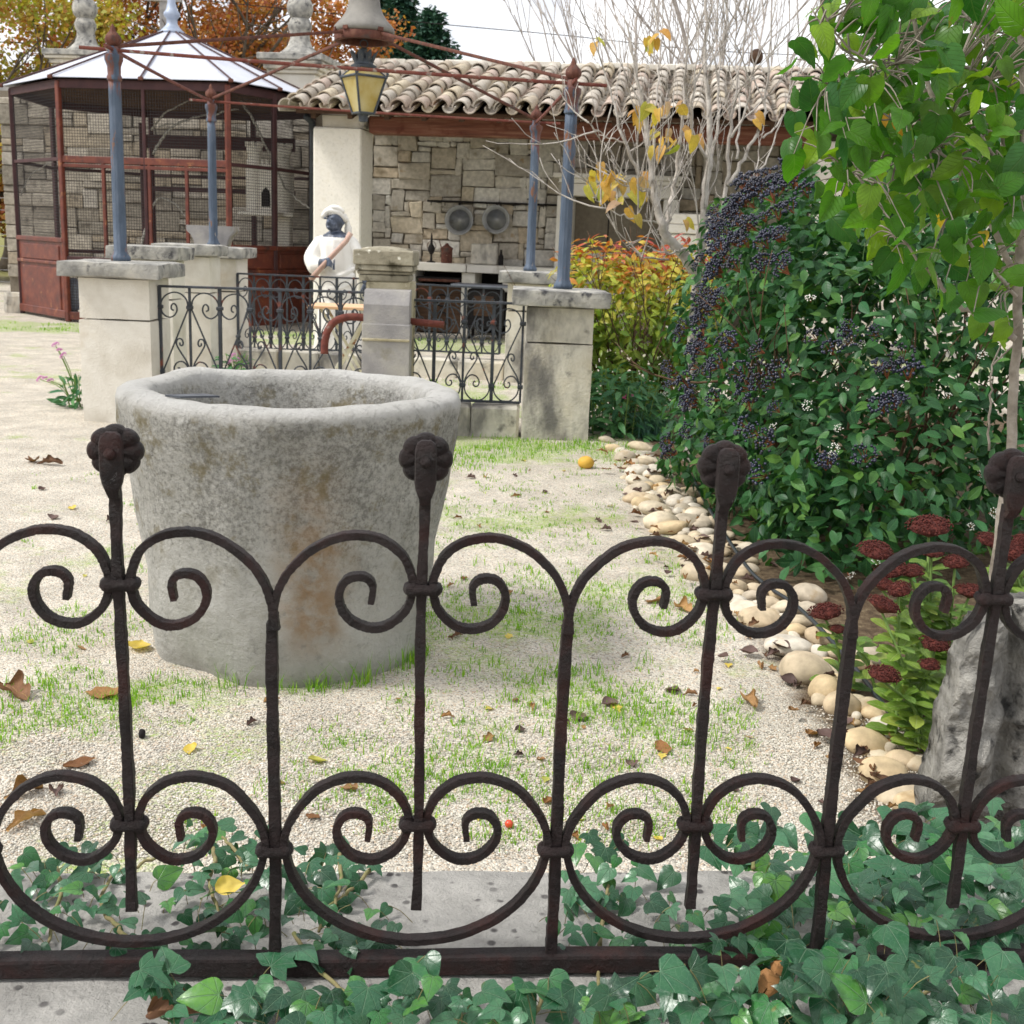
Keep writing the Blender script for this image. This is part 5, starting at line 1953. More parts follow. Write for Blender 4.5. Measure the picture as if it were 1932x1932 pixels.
idx[(cc[:, 0] > h2[0] - px(8)) & (cc[:, 2] < h2[2]) & (cc[:, 2] > h2[2] - px(60)) & (cc[:, 1] < SY - .02) & (cc[:, 0] > S_(680, 540)[0])] = 1
me.polygons.foreach_set('material_index', idx)
me.polygons.foreach_set('use_smooth', [True] * len(idx))
st = thing('robed_statue', 'white robed statue with dark blue face, turban and stick before the pillar', 'statue', (cxs, SY, 0))
link('figure', me, None, st)
k = MB()
tb_ = [S_(612, 408, -.06), S_(622, 398, -.10), S_(640, 402, -.08), S_(651, 414, .0), S_(647, 410, .1), S_(630, 402, .12), S_(614, 404, .06)]
k.tube(spline(tb_ + [tb_[0]], 5), px(5.5), 10)
k.sphere(S_(632, 401, .0), (px(18), px(19), px(14)), 20, 12)
k.tube(spline([S_(616, 399, -.06), S_(632, 392, -.1), S_(649, 401, -.04)], 5), px(4.5), 10)
k.tube(spline([S_(648, 405, .03), S_(655, 425, .05), S_(656, 448, .04)], 5), [px(5)] * 6 + [px(7)] * 5, 10)
k.build('turban', MAT['statue_white'], st, smooth=True)
k = MB()
k.tube([S_(594, 526, -.26), S_(622, 496, -.34), S_(660, 455, -.30), S_(668, 440, -.28)], [px(5.5), px(4.5), px(4.5), px(5)], 10)
k.build('stick', MAT['statue_pink'], st, smooth=True)
MB().lathe([(.42, -.02), (.43, .01), (.42, .05), (.36, .06)], (cxs, SY, 0), 24).build('plinth', MAT['limestone'], st, angle=40)

# ================================================================== PLANTS: materials and leaf shapes
def leafmat(name, pal, rough=.45, transl=.25, tcol=None, zpal=None, zr=(0, 1), vein=None, vcol=None, spec=.45, spots=None):
    k = NT(name)
    r = k.rnd()
    col = k.ramp(r, [(i / max(1, len(pal) - 1), c) for i, c in enumerate(pal)])
    if zpal:
        z = k.xyz()[2]
        f = k.math('ADD', k.mr(z, zr[0], zr[1], 0, 1, False), k.math('MULTIPLY', k.math('SUBTRACT', r, .5), .45))
        f = k.math('ADD', f, k.math('MULTIPLY', k.math('SUBTRACT', k.noise(3.0, 2), .5), .5))
        col = k.mix(.85, col, k.ramp(f, zpal))
    col = k.mix(1.0, col, k.ramp(k.noise(35, 4), [(.3, (.8,) * 3), (.7, (1.12,) * 3)]), 'MULTIPLY')
    h = None
    if vein:
        u, v = k.uv()
        x = k.math('ABSOLUTE', k.math('SUBTRACT', u, .5))
        mid = k.mr(x, .006, .022, 1, 0)
        side = k.mr(k.math('PINGPONG', k.math('SUBTRACT', v, k.math('MULTIPLY', x, .9)), .075), .0, .016, .6, 0)
        vv_ = k.math('MAXIMUM', mid, side)
        col = k.mix(k.math('MULTIPLY', vv_, vein), col, vcol)
        h = k.math('MULTIPLY', vv_, -1)
    if spots:
        col = k.mix(k.mr(k.noise(22, 5, .6, off=4), .66, .73), col, spots)
    if tcol is None:
        tcol = k.mix(1.0, col, (1.25, 1.4, .6), 'MULTIPLY')
    return k.finish(col, rough, 0, spec, h, .0015, transl, tcol)


def leaf(name, mat, shape='ellipse', fold=.2, bend=-.2, wave=0.0, wid=.22, seed=0, fine=False, cup=0.0):
    if shape == 'ellipse':
        rows = [(0, .01, 0), (.15, wid * .62, .15), (.35, wid, .35), (.55, wid * .98, .55), (.78, wid * .62, .78), (1, .005, 1)]
    elif shape == 'heart':
        rows = [(0, .01, 0), (.03, wid * .75, -.06), (.15, wid * 1.2, .08), (.32, wid * 1.28, .28), (.52, wid * 1.1, .52), (.74, wid * .72, .74), (.9, wid * .3, .89), (1, .005, 1)]
    elif shape == 'obovate':
        rows = [(0, .02, 0), (.25, wid * .45, .25), (.55, wid * .95, .55), (.78, wid * .95, .78), (.94, wid * .5, .93), (1, .01, 1)]
    elif shape == 'diamond':
        rows = [(0, .01, 0), (.45, wid, .45), (1, .005, 1)]
    return leaf_mesh(name, rows, fold, bend, wave, mat, seed, fine, cup)


def ell_points(ells, n, shell=.55):
    """points in the outer part of a union of ellipsoids, with outward normals"""
    P, N = [], []
    w = np.array([r[0] * r[1] + r[1] * r[2] + r[0] * r[2] for _, r in ells])
    w /= w.sum()
    while len(P) < n:
        i = rng.choice(len(ells), p=w)
        c_, r_ = np.array(ells[i][0]), np.array(ells[i][1])
        d = rng.normal(size=3)
        d /= np.linalg.norm(d)
        rad = 1 - shell * rng.random() ** 1.6
        wob = 1 + .16 * nz(d * 1.0, 2.3, i * 3.1) + .10 * nz(d, 5.5, i)
        p = c_ + d * r_ * rad * wob
        if p[2] < .02:
            continue
        if any(j != i and (((p - np.array(c2)) / np.array(r2)) ** 2).sum() < (1 - shell) ** 2 for j, (c2, r2) in enumerate(ells)):
            continue
        nn = d / r_
        P.append(p)
        N.append(nn / np.linalg.norm(nn))
    return np.array(P), np.array(N)


def shrub_leaves(P, N, size, up=.45, jit=.5, droop=-.1, nm=3):
    out = []
    for p, n_ in zip(P, N):
        nrm = n_ * .7 + V3(0, 0, up) + rng.normal(0, jit, 3)
        tip = n_ * .5 + rng.normal(0, .6, 3) + V3(0, 0, droop)
        out.append((int(rng.integers(nm)), frame(p, nrm, tip, rng.uniform(*size))))
    return out


def branchy(k_, p, d, ln, r, depth, spread=.5, up=.15, kids=3, seg=5, wob=.12, rmin=.002):
    """a limb with side limbs, tapering"""
    q = [np.array(p, float)]
    dd = np.array(d, float) / np.linalg.norm(d)
    for i in range(seg):
        dd = dd + rng.normal(0, wob, 3) + V3(0, 0, up * .2)
        dd /= np.linalg.norm(dd)
        q.append(q[-1] + dd * ln / seg)
    q = np.array(q)
    k_.tube(q, np.linspace(r, max(rmin, r * .45), len(q)), 6 if r > .012 else (4 if r > .005 else 3), depth == 0)
    if depth > 0:
        for i in range(kids):
            t = .25 + .75 * (i + rng.random()) / kids
            j = min(seg - 1, int(t * seg))
            b = q[j] + (q[j + 1] - q[j]) * (t * seg - j)
            dv = dd + rng.normal(0, spread, 3) + V3(0, 0, up)
            branchy(k_, b, dv, ln * rng.uniform(.45, .7), max(rmin, r * .55), depth - 1, spread, up, kids, max(3, seg - 1), wob, rmin)


# ================================================================== VIBURNUM
vib_pal = [rgb(h) for h in ('1a4024', '26522a', '346636', '224c2a', '40723e', '567e32', '2c5e3c')]
MAT['vib'] = leafmat('viburnum_leaf', vib_pal, .44, .2, vein=.3, vcol=rgb('5f8a52'), spec=.32)
vme = [leaf('viburnum_leaf', MAT['vib'], 'ellipse', .22, -.2, .01, .24, i) for i in range(3)]
VE = [((1.72, 6.25, .88), (.80, .95, .98)), ((1.62, 7.5, 1.0), (.66, .85, .92)), ((2.65, 6.2, .95), (.95, 1.0, 1.15)), ((1.46, 6.7, 1.42), (.40, .5, .46)), ((1.85, 5.75, .5), (.78, .8, .6)), ((1.45, 6.0, .38), (.42, .62, .45)), ((1.22, 6.9, .34), (.36, .9, .42)), ((1.55, 5.25, .25), (.45, .4, .33)), ((2.25, 6.7, 1.62), (.75, .7, .62))]
vib = thing('viburnum_bush', 'large dark green viburnum bush with blue-black berries and small white flowers', 'bush', (1.9, 6.4, 0))
P, N = ell_points(VE, 12500, .5)
scatter_leaves(vib, vme, MAT['vib'], shrub_leaves(P, N, (.058, .10), .35, .48, -.2), 300)
k = MB()
for i in range(16):
    a = rng.uniform(0, 2 * pi)
    b0 = V3(1.9 + .3 * cos(a), 6.5 + .5 * sin(a), 0)
    branchy(k, b0, V3(cos(a) * .6, sin(a) * .6, 1.2), .95, .014, 2, .45, .2, 3)
MAT['twig_brown'] = simple('brown_twig', [rgb('4d3b2c'), rgb('6b5440')], 30, .85, .002, 90)
k.build('stems', MAT['twig_brown'], vib, smooth=True)
# berries on orange stalks
MAT['berry'] = leafmat('blue_black_berry', [rgb('121527'), rgb('191d34'), rgb('22263e'), rgb('151420')], .32, 0, spec=.6)
MAT['stalk'] = simple('orange_stalk', [rgb('6e3a24'), rgb('8f5236')], 30, .7, 0)
ico = bpy.data.meshes.new('ico')
import bmesh
bm = bmesh.new()
bmesh.ops.create_icosphere(bm, subdivisions=1, radius=1)
bm.to_mesh(ico)
bm.free()


def cluster_mesh(seed, kind):
    rs = np.random.default_rng(seed)
    v0 = np.array([x.co[:] for x in ico.vertices])
    f0 = [tuple(p.vertices) for p in ico.polygons]
    b, s_ = MB(), MB()
    n = 34 if kind == 'berry' else 26
    nb = 0
    for i in range(n):
        a, r_ = rs.uniform(0, 2 * pi), math.sqrt(rs.random())
        p = V3(r_ * cos(a), r_ * sin(a), .45 * (1 - r_ * r_) + rs.normal(0, .12)) * .05
        rad = .0062 if kind == 'berry' else .0055
        b.add(v0 * rad * V3(1, 1, 1.15 if kind == 'berry' else .55) + p, f0)
        nb += len(f0)
    for i in range(9 if kind == 'berry' else 4):
        a, r_ = rs.uniform(0, 2 * pi), .8 * math.sqrt(rs.random())
        b.tube([V3(0, 0, -.045), V3(r_ * cos(a) * .02, r_ * sin(a) * .02, -.02), V3(r_ * cos(a), r_ * sin(a), .2) * .045], .0016, 3, False)
    me = b.mesh(kind + '_cluster', True)
    me.materials.append(MAT['berry'] if kind == 'berry' else MAT['petal'])
    me.materials.append(MAT['stalk'])
    idx = np.zeros(len(me.polygons), int)
    idx[nb:] = 1
    me.polygons.foreach_set('material_index', idx)
    return me


MAT['petal'] = simple('white_petal', [rgb('e6e4d6'), rgb('f2f1ea')], 30, .6, 0, transl=.2)
bme = [cluster_mesh(i, 'berry') for i in range(3)]
fme = [cluster_mesh(10 + i, 'flower') for i in range(3)]


def surf_at(ells, u, v):
    """first point of the ellipsoids met by the photo ray"""
    d = ray(u, v)
    best = None
    for c_, r_ in ells:
        o_ = (CAM - np.array(c_)) / np.array(r_)
        e = d / np.array(r_)
        A_, B_, C_ = e @ e, o_ @ e, o_ @ o_ - 1
        D_ = B_ * B_ - A_ * C_
        if D_ > 0:
            t = (-B_ - math.sqrt(D_)) / A_
            if best is None or t < best[0]:
                n_ = (CAM + d * t - np.array(c_)) / np.array(r_) ** 2
                best = (t, CAM + d * t, n_ / np.linalg.norm(n_))
    return best


spots = []
for cx, cy, hx, hy, n_ in ((1440, 350, 95, 45, 44), (1380, 430, 50, 60, 30), (1350, 540, 45, 60, 16), (1330, 640, 40, 50, 12), (1320, 740, 45, 40, 9), (1300, 830, 40, 20, 6),
                           (1400, 700, 60, 50, 10), (1440, 790, 60, 60, 8), (1600, 640, 80, 25, 5), (1670, 700, 50, 40, 4), (1660, 760, 60, 30, 3), (1600, 900, 60, 30, 3),
                           (1480, 480, 40, 60, 8)):
    for i in range(n_):
        spots.append((cx + hx * rng.normal() * .6, cy + hy * rng.normal() * .6))
for u, v in spots:
    h = surf_at(VE, u, v)
    if h is None:
        continue
    _, p, n_ = h
    n2 = n_ + V3(-.3, 0, .5) + rng.normal(0, .3, 3)
    place('berry_cluster', bme[int(rng.integers(3))], frame(p + n_ * .05, n2, rng.normal(size=3), rng.uniform(.8, 1.35)), vib)
for i in range(16):
    u, v = rng.uniform(1400, 1925), rng.uniform(520, 1080)
    h = surf_at(VE, u, v)
    if h is None:
        continue
    _, p, n_ = h
    place('flower_cluster', fme[int(rng.integers(3))], frame(p + n_ * .03, n_ + V3(0, 0, .5) + rng.normal(0, .3, 3), rng.normal(size=3), rng.uniform(.35, .6)), vib)

# ================================================================== RED-TIPPED SHRUB (photinia)
zp = [(0.0, rgb('4a7430')), (.3, rgb('82a43c')), (.5, rgb('b0bc48')), (.68, rgb('c8bc4c')), (.8, rgb('cf8434')), (.93, rgb('c04a34')), (1.0, rgb('ad3546'))]
MAT['phot'] = leafmat('photinia_leaf', [rgb('7f9a3a'), rgb('b7a545'), rgb('c07a38'), rgb('5f8034')], .34, .32, zpal=zp, zr=(.42, 1.66), vein=.2, vcol=rgb('d8c878'), spec=.3)
pme = [leaf('photinia_leaf', MAT['phot'], 'ellipse', .25, -.25, .01, .19, 20 + i) for i in range(3)]
PE = [((1.0, 10.1, .74), (.68, .62, .76)), ((.64, 10.0, .98), (.44, .45, .55)), ((1.35, 10.1, .85), (.45, .5, .66))]
pho = thing('red_tipped_shrub', 'shrub with red, orange and yellow-green leaves beside the stained pier', 'shrub', (1.0, 10.1, 0))
P, N = ell_points(PE, 4200, .45)
scatter_leaves(pho, pme, MAT['phot'], shrub_leaves(P, N, (.07, .115), .5, .4, .25), 300)
k = MB()
for i in range(14):
    a = rng.uniform(0, 2 * pi)
    branchy(k, V3(1.0 + .2 * cos(a), 10.1 + .2 * sin(a), 0), V3(cos(a) * .5, sin(a) * .5, 1.2), 1.0, .012, 2, .4, .3, 3)
k.build('stems', MAT['twig_brown'], pho, smooth=True)
# dark undergrowth at its foot
MAT['low_green'] = leafmat('valerian_leaf', [rgb('2c5a34'), rgb('3d7040'), rgb('4f8246'), rgb('2f6a4a')], .5, .2, vein=.3, vcol=rgb('7fae70'))
MAT['blue_green'] = leafmat('carnation_leaf', [rgb('4f7a6c'), rgb('6a9484'), rgb('5b8876')], .55, .2)
lme = [leaf('plant_leaf', MAT['low_green'], 'ellipse', .2, -.25, .01, .16, 30 + i) for i in range(3)]
MAT['pink_petal'] = simple('pink_petal', [rgb('c2417e'), rgb('d873a6')], 40, .6, 0, transl=.2)
MAT['pale_pink'] = simple('pale_pink_petal', [rgb('cf86b8'), rgb('dba3cc')], 40, .6, 0, transl=.2)
MAT['green_stem'] = simple('green_stem', [rgb('5f7d3c'), rgb('7b9450')], 30, .7, 0)


def flower_head(seed, mat, n=40, R=.03):
    rs = np.random.default_rng(seed)
    v0 = np.array([x.co[:] for x in ico.vertices])
    f0 = [tuple(p.vertices) for p in ico.polygons]
    b = MB()
    for i in range(n):
        a, r_ = rs.uniform(0, 2 * pi), math.sqrt(rs.random())
        b.add(v0 * R * .16 + V3(r_ * cos(a), r_ * sin(a), .7 * math.sqrt(max(0, 1 - r_ * r_)) + rs.normal(0, .08)) * R, f0)
    me = b.mesh('flower_head', True)
    me.materials.append(MAT[mat])
    return me


fh_dark, fh_pale = flower_head(1, 'pink_petal'), flower_head(2, 'pale_pink')


def herb(name, label, cat, base, n_leaf, spread, height, size, flowers=(), head=None, group=None, mes=None, mat='low_green'):
    t = thing(name, label, cat, base, 0, group)
    mes = mes or lme
    ms = []
    for i in range(n_leaf):
        a, r_ = rng.uniform(0, 2 * pi), spread * math.sqrt(rng.random())
        p = V3(base[0] + r_ * cos(a), base[1] + r_ * sin(a) * .8, rng.random() ** 1.3 * height)
        tip = V3(cos(a), sin(a), rng.normal(.5, .5))
        ms.append((int(rng.integers(len(mes))), frame(p, V3(0, -.3, 1) + rng.normal(0, .4, 3), tip, rng.uniform(*size))))
    scatter_leaves(t, mes, MAT[mat], ms, 60)
    for i in range(9):
        a, r_ = rng.uniform(0, 2 * pi), spread * .7 * math.sqrt(rng.random())
        b0 = V3(base[0] + r_ * cos(a), base[1] + r_ * sin(a), 0)
        MB().tube(spline([b0, b0 + V3(.02 * cos(a), .02 * sin(a), height * .5), b0 + V3(.06 * cos(a), .06 * sin(a), height)], 4), .004, 5).build('stem', MAT['green_stem'], t, smooth=True)
    for p in flowers:
        MB().tube(spline([V3(*base) + V3(rng.normal(0, .03), 0, 0), (V3(*base) + p) / 2 + V3(0, 0, .05), p], 5), .0035, 5).build('flower_stem', MAT['green_stem'], t, smooth=True)
        place('flower_head', head, frame(p, V3(0, -.4, 1) + rng.normal(0, .2, 3), V3(1, 0, 0), rng.uniform(.8, 1.2)), t)
    return t


b0 = V3(.82, 9.1, 0)
herb('valerian', 'leafy green valerian with deep pink flowers at the foot of the red-tipped shrub', 'plant', b0, 300, .34, .42, (.09, .15),
     [A(1180, 752, 9.0), A(1172, 772, 9.0), A(1188, 748, 9.05), A(1288, 762, 8.9)], fh_dark)
herb('leafy_herb', 'dark leafy herb growing between the stained pier and the valerian', 'plant', V3(.68, 9.45, 0), 160, .2, .5, (.09, .15))
b1 = V3(1.1, 9.2, 0)
herb('leafy_herb', 'fresh green herb with a round cream flower left of the berry bush', 'plant', b1, 150, .22, .5, (.08, .13), [A(1258, 745, 9.1)], flower_head(5, 'petal'))
# grey-green tussock
gt = thing('carnation_tussock', 'blue-green grassy carnation tussock in front of the valerian', 'plant', G(1225, 828))
k = MB()
cb_ = G(1225, 828)
for i in range(130):
    a = rng.uniform(0, 2 * pi)
    r_ = rng.uniform(.1, .24)
    b0 = cb_ + V3(rng.normal(0, .05), rng.normal(0, .04), 0)
    q = spline([b0, b0 + V3(cos(a) * r_ * .4, sin(a) * r_ * .4, .14), b0 + V3(cos(a) * r_, sin(a) * r_, .14 + .1 * rng.random())], 3)
    s_ = V3(-sin(a), cos(a), 0)
    w = np.linspace(.006, .0008, len(q))
    v = np.concatenate([q - s_ * w[:, None], q + s_ * w[:, None]])
    n_ = len(q)
    k.add(v, [(j, j + 1, n_ + j + 1, n_ + j) for j in range(n_ - 1)])
stuff(k.build('blades', MAT['blue_green'], gt, smooth=True))
b2 = G(150, 768)
fl = [A(105, 652, b2[1] + .05), A(112, 662, b2[1]), A(85, 715, b2[1] - .05), A(76, 716, b2[1]), A(95, 719, b2[1] - .05), A(120, 672, b2[1])]
herb('valerian', 'pink-flowered valerian growing against the pale front left pier', 'plant', b2, 70, .13, .25, (.08, .14), fl, fh_pale)
b3 = A(440, 690, 12.0) * V3(1, 1, 0)
herb('valerian', 'small pink-flowered valerian inside the pavilion behind the left railing', 'plant', b3, 60, .14, .22, (.08, .13), [A(440, 672, 12.0), A(447, 680, 12.0), A(434, 684, 12.0)], fh_pale)

# ================================================================== BARE PEAR TREE
MAT['pear_bark'] = simple('pale_grey_bark', [rgb('948d85'), rgb('b2aba3'), rgb('c8c2ba')], 16, .85, .005, 60, stains=[(rgb('6a635b'), 9, .58, .72)])
TY = 8.1
B = lambda u, v, dy=0.0: A(u, v, TY + dy)
pear = thing('bare_pear_tree', 'nearly bare pale grey fruit tree with a few orange leaves beside the berry bush', 'tree', G(1305, 880))
k = MB()
m1 = pxm(B(1310, 400))
limbs = [([(1303, 900), (1305, 700), (1312, 560), (1325, 440), (1335, 330), (1338, 230), (1332, 110), (1335, -80)], 17, 4, 0),
         ([(1318, 520), (1280, 470), (1250, 432), (1238, 380), (1226, 310), (1218, 230), (1198, 130), (1176, 30)], 15, 3, -.15),
         ([(1254, 440), (1262, 400), (1274, 330), (1284, 250), (1294, 150), (1302, -40)], 11, 2.5, .2),
         ([(1330, 430), (1360, 400), (1372, 330), (1380, 220), (1400, 110), (1422, -60)], 10, 2.5, .1),
         ([(1242, 395), (1205, 325), (1172, 250), (1150, 170), (1122, 60)], 8, 2, -.2),
         ([(1335, 330), (1352, 240), (1357, 150), (1372, 20)], 7, 2, .3), ([(1226, 330), (1236, 220), (1246, 110), (1252, -30)], 6, 2, .25),
         ([(1322, 470), (1290, 470), (1262, 478), (1232, 470)], 6, 2, -.3), ([(1372, 350), (1410, 290), (1440, 210), (1452, 90), (1470, -40)], 8, 2, .1),
         ([(1400, 330), (1430, 330), (1465, 250), (1500, 150)], 5, 1.5, .3), ([(1335, 300), (1305, 240), (1312, 140), (1320, 20)], 6, 2, -.2),
         ([(1240, 370), (1200, 352), (1170, 330), (1150, 300)], 4.0, 1.2, -.3), ([(1245, 420), (1205, 415), (1170, 405), (1140, 390), (1118, 372)], 4, 1.3, -.35),
         ([(1262, 490), (1215, 486), (1200, 475)], 3.5, 1.2, -.3), ([(1380, 260), (1415, 180), (1420, 60)], 5, 1.5, -.1), ([(1180, 270), (1140, 255), (1105, 225)], 3.5, 1.2, -.2),
         ([(1390, 300), (1395, 200), (1388, 90), (1392, -20)], 4.5, 1.5, .35), ([(1440, 260), (1480, 215), (1500, 90)], 4, 1.4, .2)]
tips = []
for pts, r0, r1, dy in limbs:
    q = spline([B(u, v, dy * min(1, i / 2)) for i, (u, v) in enumerate(pts)], 6)
    q[1:-1] += rng.normal(0, .006, q[1:-1].shape)
    k.tube(q, np.linspace(r0 if r0 > 14 else r0 * .72, r1 * .6, len(q)) * m1 * .74, 8)
    tips.append(q)
k.build('trunk', MAT['pear_bark'], pear, smooth=True)
k = MB()
for q in tips:
    n_ = len(q)
    for i in range(int(n_ * .42)):
        j = int(rng.integers(n_ // 4, n_ - 1))
        d = (q[j + 1] - q[j])
        d /= np.linalg.norm(d)
        dv = d * .8 + rng.normal(0, .55, 3) + V3(0, 0, .35)
        if rng.random() < .55:
            branchy(k, q[j], dv, rng.uniform(.06, .2), .004, 0, .5, .2, 2, 3, .2, .0018)
        else:
            branchy(k, q[j], dv, rng.uniform(.25, .65), .006, 1, .42, .5, 4, 5, .12, .0022)
stuff(k.build('twigs', MAT['pear_bark'], pear, smooth=True))
MAT['pear_leaf'] = leafmat('orange_pear_leaf', [rgb('c79a48'), rgb('d0a848'), rgb('b8803e'), rgb('ccb454'), rgb('94a23e'), rgb('b98a50'), rgb('b89a88')], .5, .35, vein=.3, vcol=rgb('e8cf7a'))
pl = [leaf('pear_leaf', MAT['pear_leaf'], 'heart', .3, -.35, .02, .24, 40 + i) for i in range(3)]
for cx, cy, hx, hy, n_ in ((1165, 345, 45, 28, 20), (1125, 340, 20, 25, 7), (1200, 345, 20, 20, 5), (1222, 205, 28, 16, 9), (1248, 262, 24, 20, 8), (1300, 252, 20, 12, 4), (1235, 70, 16, 25, 6),
                           (1118, 78, 6, 6, 2), (1190, 400, 12, 10, 2), (1290, 425, 14, 10, 2), (1430, 215, 8, 8, 2), (1265, 190, 22, 12, 4)):
    for i in range(n_):
        p = B(cx + hx * rng.normal() * .6, cy + hy * rng.normal() * .6, rng.normal(-.1, .15))
        place('leaf', pl[i % 3], frame(p, V3(0, -1, .3) + rng.normal(0, .5, 3), V3(rng.normal(0, .5), -.2, -1), rng.uniform(.08, .125)), pear)
tag(MB().sphere(B(1427, 107, 0), (.045, .045, .05), 12, 8).build('withered_fruit', MAT['dark_wood'], None, smooth=True), 'dark withered fruit hanging high in the bare tree', 'fruit')

# ================================================================== LILAC IN THE RIGHT FOREGROUND
MAT['lilac_leaf'] = leafmat('lilac_leaf', [rgb('346418'), rgb('4a7c1a'), rgb('275820'), rgb('5c8c1e'), rgb('356636'), rgb('7c9c26'), rgb('407022')], .36, .42, vein=.14, vcol=rgb('8aa85a'),
                            spec=.3, spots=rgb('6e6a30'))
MAT['lilac_bark'] = simple('lilac_bark', [rgb('6f665c'), rgb('8d8478'), rgb('a39b90')], 25, .85, .004, 80)
lilac = thing('lilac_tree', 'young lilac tree with large green heart-shaped leaves at the right edge', 'tree', A(1862, 1400, 2.95) * V3(1, 1, 0))
LM = [leaf('lilac_leaf', MAT['lilac_leaf'], 'heart', f_, b_, .02, .31, 50 + i, True, .5) for i, (f_, b_) in enumerate(((.35, -.3), (.1, -.6), (.7, -.2), (-.2, -.45)))]
LB = lambda u, v, Y0=2.95: A(u, v, Y0)
lpaths = [([(1862, 1500), (1872, 1130), (1908, 850), (1915, 700), (1926, 450), (1932, 200), (1925, -60)], 15, 9, 2.95), ([(1924, 480), (1902, 300), (1872, 150), (1850, -50)], 9, 6, 3.1),
          ([(1915, 640), (1860, 600), (1810, 578), (1760, 520), (1700, 450)], 9, 3, 2.9), ([(1920, 520), (1860, 410), (1800, 300), (1755, 170), (1728, 60), (1705, -50)], 9, 5, 3.05),
          ([(1868, 150), (1810, 120), (1750, 110), (1690, 120), (1610, 110), (1560, 40), (1540, -20)], 5, 2.5, 2.8), ([(1640, 118), (1580, 70), (1530, 15)], 3.5, 2, 2.75),
          ([(1905, 330), (1840, 250), (1780, 225), (1700, 228), (1640, 222)], 5, 2, 2.8), ([(1918, 560), (1840, 470), (1780, 400), (1720, 345), (1650, 345)], 5, 2, 2.85),
          ([(1866, 850), (1868, 760), (1871, 690)], 3.5, 2.5, 3.15), ([(1690, 120), (1620, 150), (1565, 160)], 3, 1.5, 2.75),
          ([(1880, 60), (1830, 40), (1790, -20)], 5, 3, 2.9), ([(1800, 300), (1730, 280), (1660, 300), (1600, 330)], 4, 1.6, 2.8)]
k = MB()
LQ = []
for pts, r0, r1, Y0 in lpaths:
    q = spline([LB(u, v, Y0) for u, v in pts], 6)
    q[1:-1] += rng.normal(0, .002, q[1:-1].shape)
    k.tube(q, np.linspace(r0, r1, len(q)) * pxm(q[0]) * .72, 8)
    LQ.append(q)
k.build('trunk', MAT['lilac_bark'], lilac, smooth=True)
ms, tk = [], []
k = MB()
tries = 0
while len(ms) < 640 and tries < 20000:
    tries += 1
    u, v = rng.uniform(1495, 1990), rng.uniform(-50, 640)
    lo = np.interp(u, [1495, 1540, 1600, 1700, 1800, 1932], [330, 360, 455, 520, 600, 640])
    hi = np.interp(u, [1495, 1530, 1560, 1600], [120, 30, -10, -60])
    if v > lo or v < hi:
        continue
    dens = .5 if u < 1580 else (.62 if v > 430 else .95)
    if rng.random() > dens:
        continue
    md = 25 if v < 430 else 34
    if sum((u - a) ** 2 + (v - b) ** 2 < md * md for a, b in tk) > (1 if u > 1600 else 0):
        continue
    tk.append((u, v))
    Y0 = rng.uniform(2.55, 3.3)
    p = LB(u, v, Y0)
    a = rng.normal(-pi / 2, .75)
    tip = V3(cos(a), rng.normal(-.2, .4), sin(a))
    nrm = V3(0, -.75, .5) + rng.normal(0, .62, 3)
    sz = rng.uniform(.046, .082)
    ms.append((int(rng.integers(4)), frame(p - tip / np.linalg.norm(tip) * sz * .4, nrm, tip, sz)))
    # petiole to the nearest limb
    b_ = p - tip / np.linalg.norm(tip) * sz * .4
    best = min((np.linalg.norm(q - b_, axis=1).min(), i) for i, q in enumerate(LQ))
    q = LQ[best[1]]
    j = int(np.argmin(np.linalg.norm(q - b_, axis=1)))
    if best[0] < .30:
        mid_ = (b_ + q[j]) / 2 + V3(0, 0, .015) + rng.normal(0, .008, 3)
        k.tube(spline([q[j], mid_, b_], 3), np.linspace(.0028, .0011, 7), 4, False)
stuff(k.build('twigs', MAT['lilac_bark'], lilac, smooth=True))
scatter_leaves(lilac, LM, MAT['lilac_leaf'], ms, 300)
MAT['yellow_leaf'] = leafmat('yellow_lilac_leaf', [rgb('d2b52e'), rgb('b99a2a'), rgb('c98a30')], .5, .4)
YM = [leaf('yellow_leaf', MAT['yellow_leaf'], 'heart', .25, -.3, .03, .28, 60)]
for i in range(9):
    u, v = rng.uniform(1620, 1920), rng.uniform(120, 440)
    place('yellow_leaf', YM[0], frame(LB(u, v, 3.1), V3(0, -1, .3) + rng.normal(0, .4, 3), V3(rng.normal(0, .5), 0, -1), .06), lilac)

# ================================================================== SEDUM
MAT['sedum_leaf'] = leafmat('sedum_leaf', [rgb('66872e'), rgb('7a963a'), rgb('567d34'), rgb('93a346')], .45, .3, vein=.3, vcol=rgb('bfcf86'))
MAT['sedum_head'] = simple('burgundy_flower', [rgb('3a1814'), rgb('50221c'), rgb('663026')], 90, .8, .003, 160)
SM = [leaf('sedum_leaf', MAT['sedum_leaf'], 'obovate', .2, -.25, .01, .24, 70 + i) for i in range(3)]


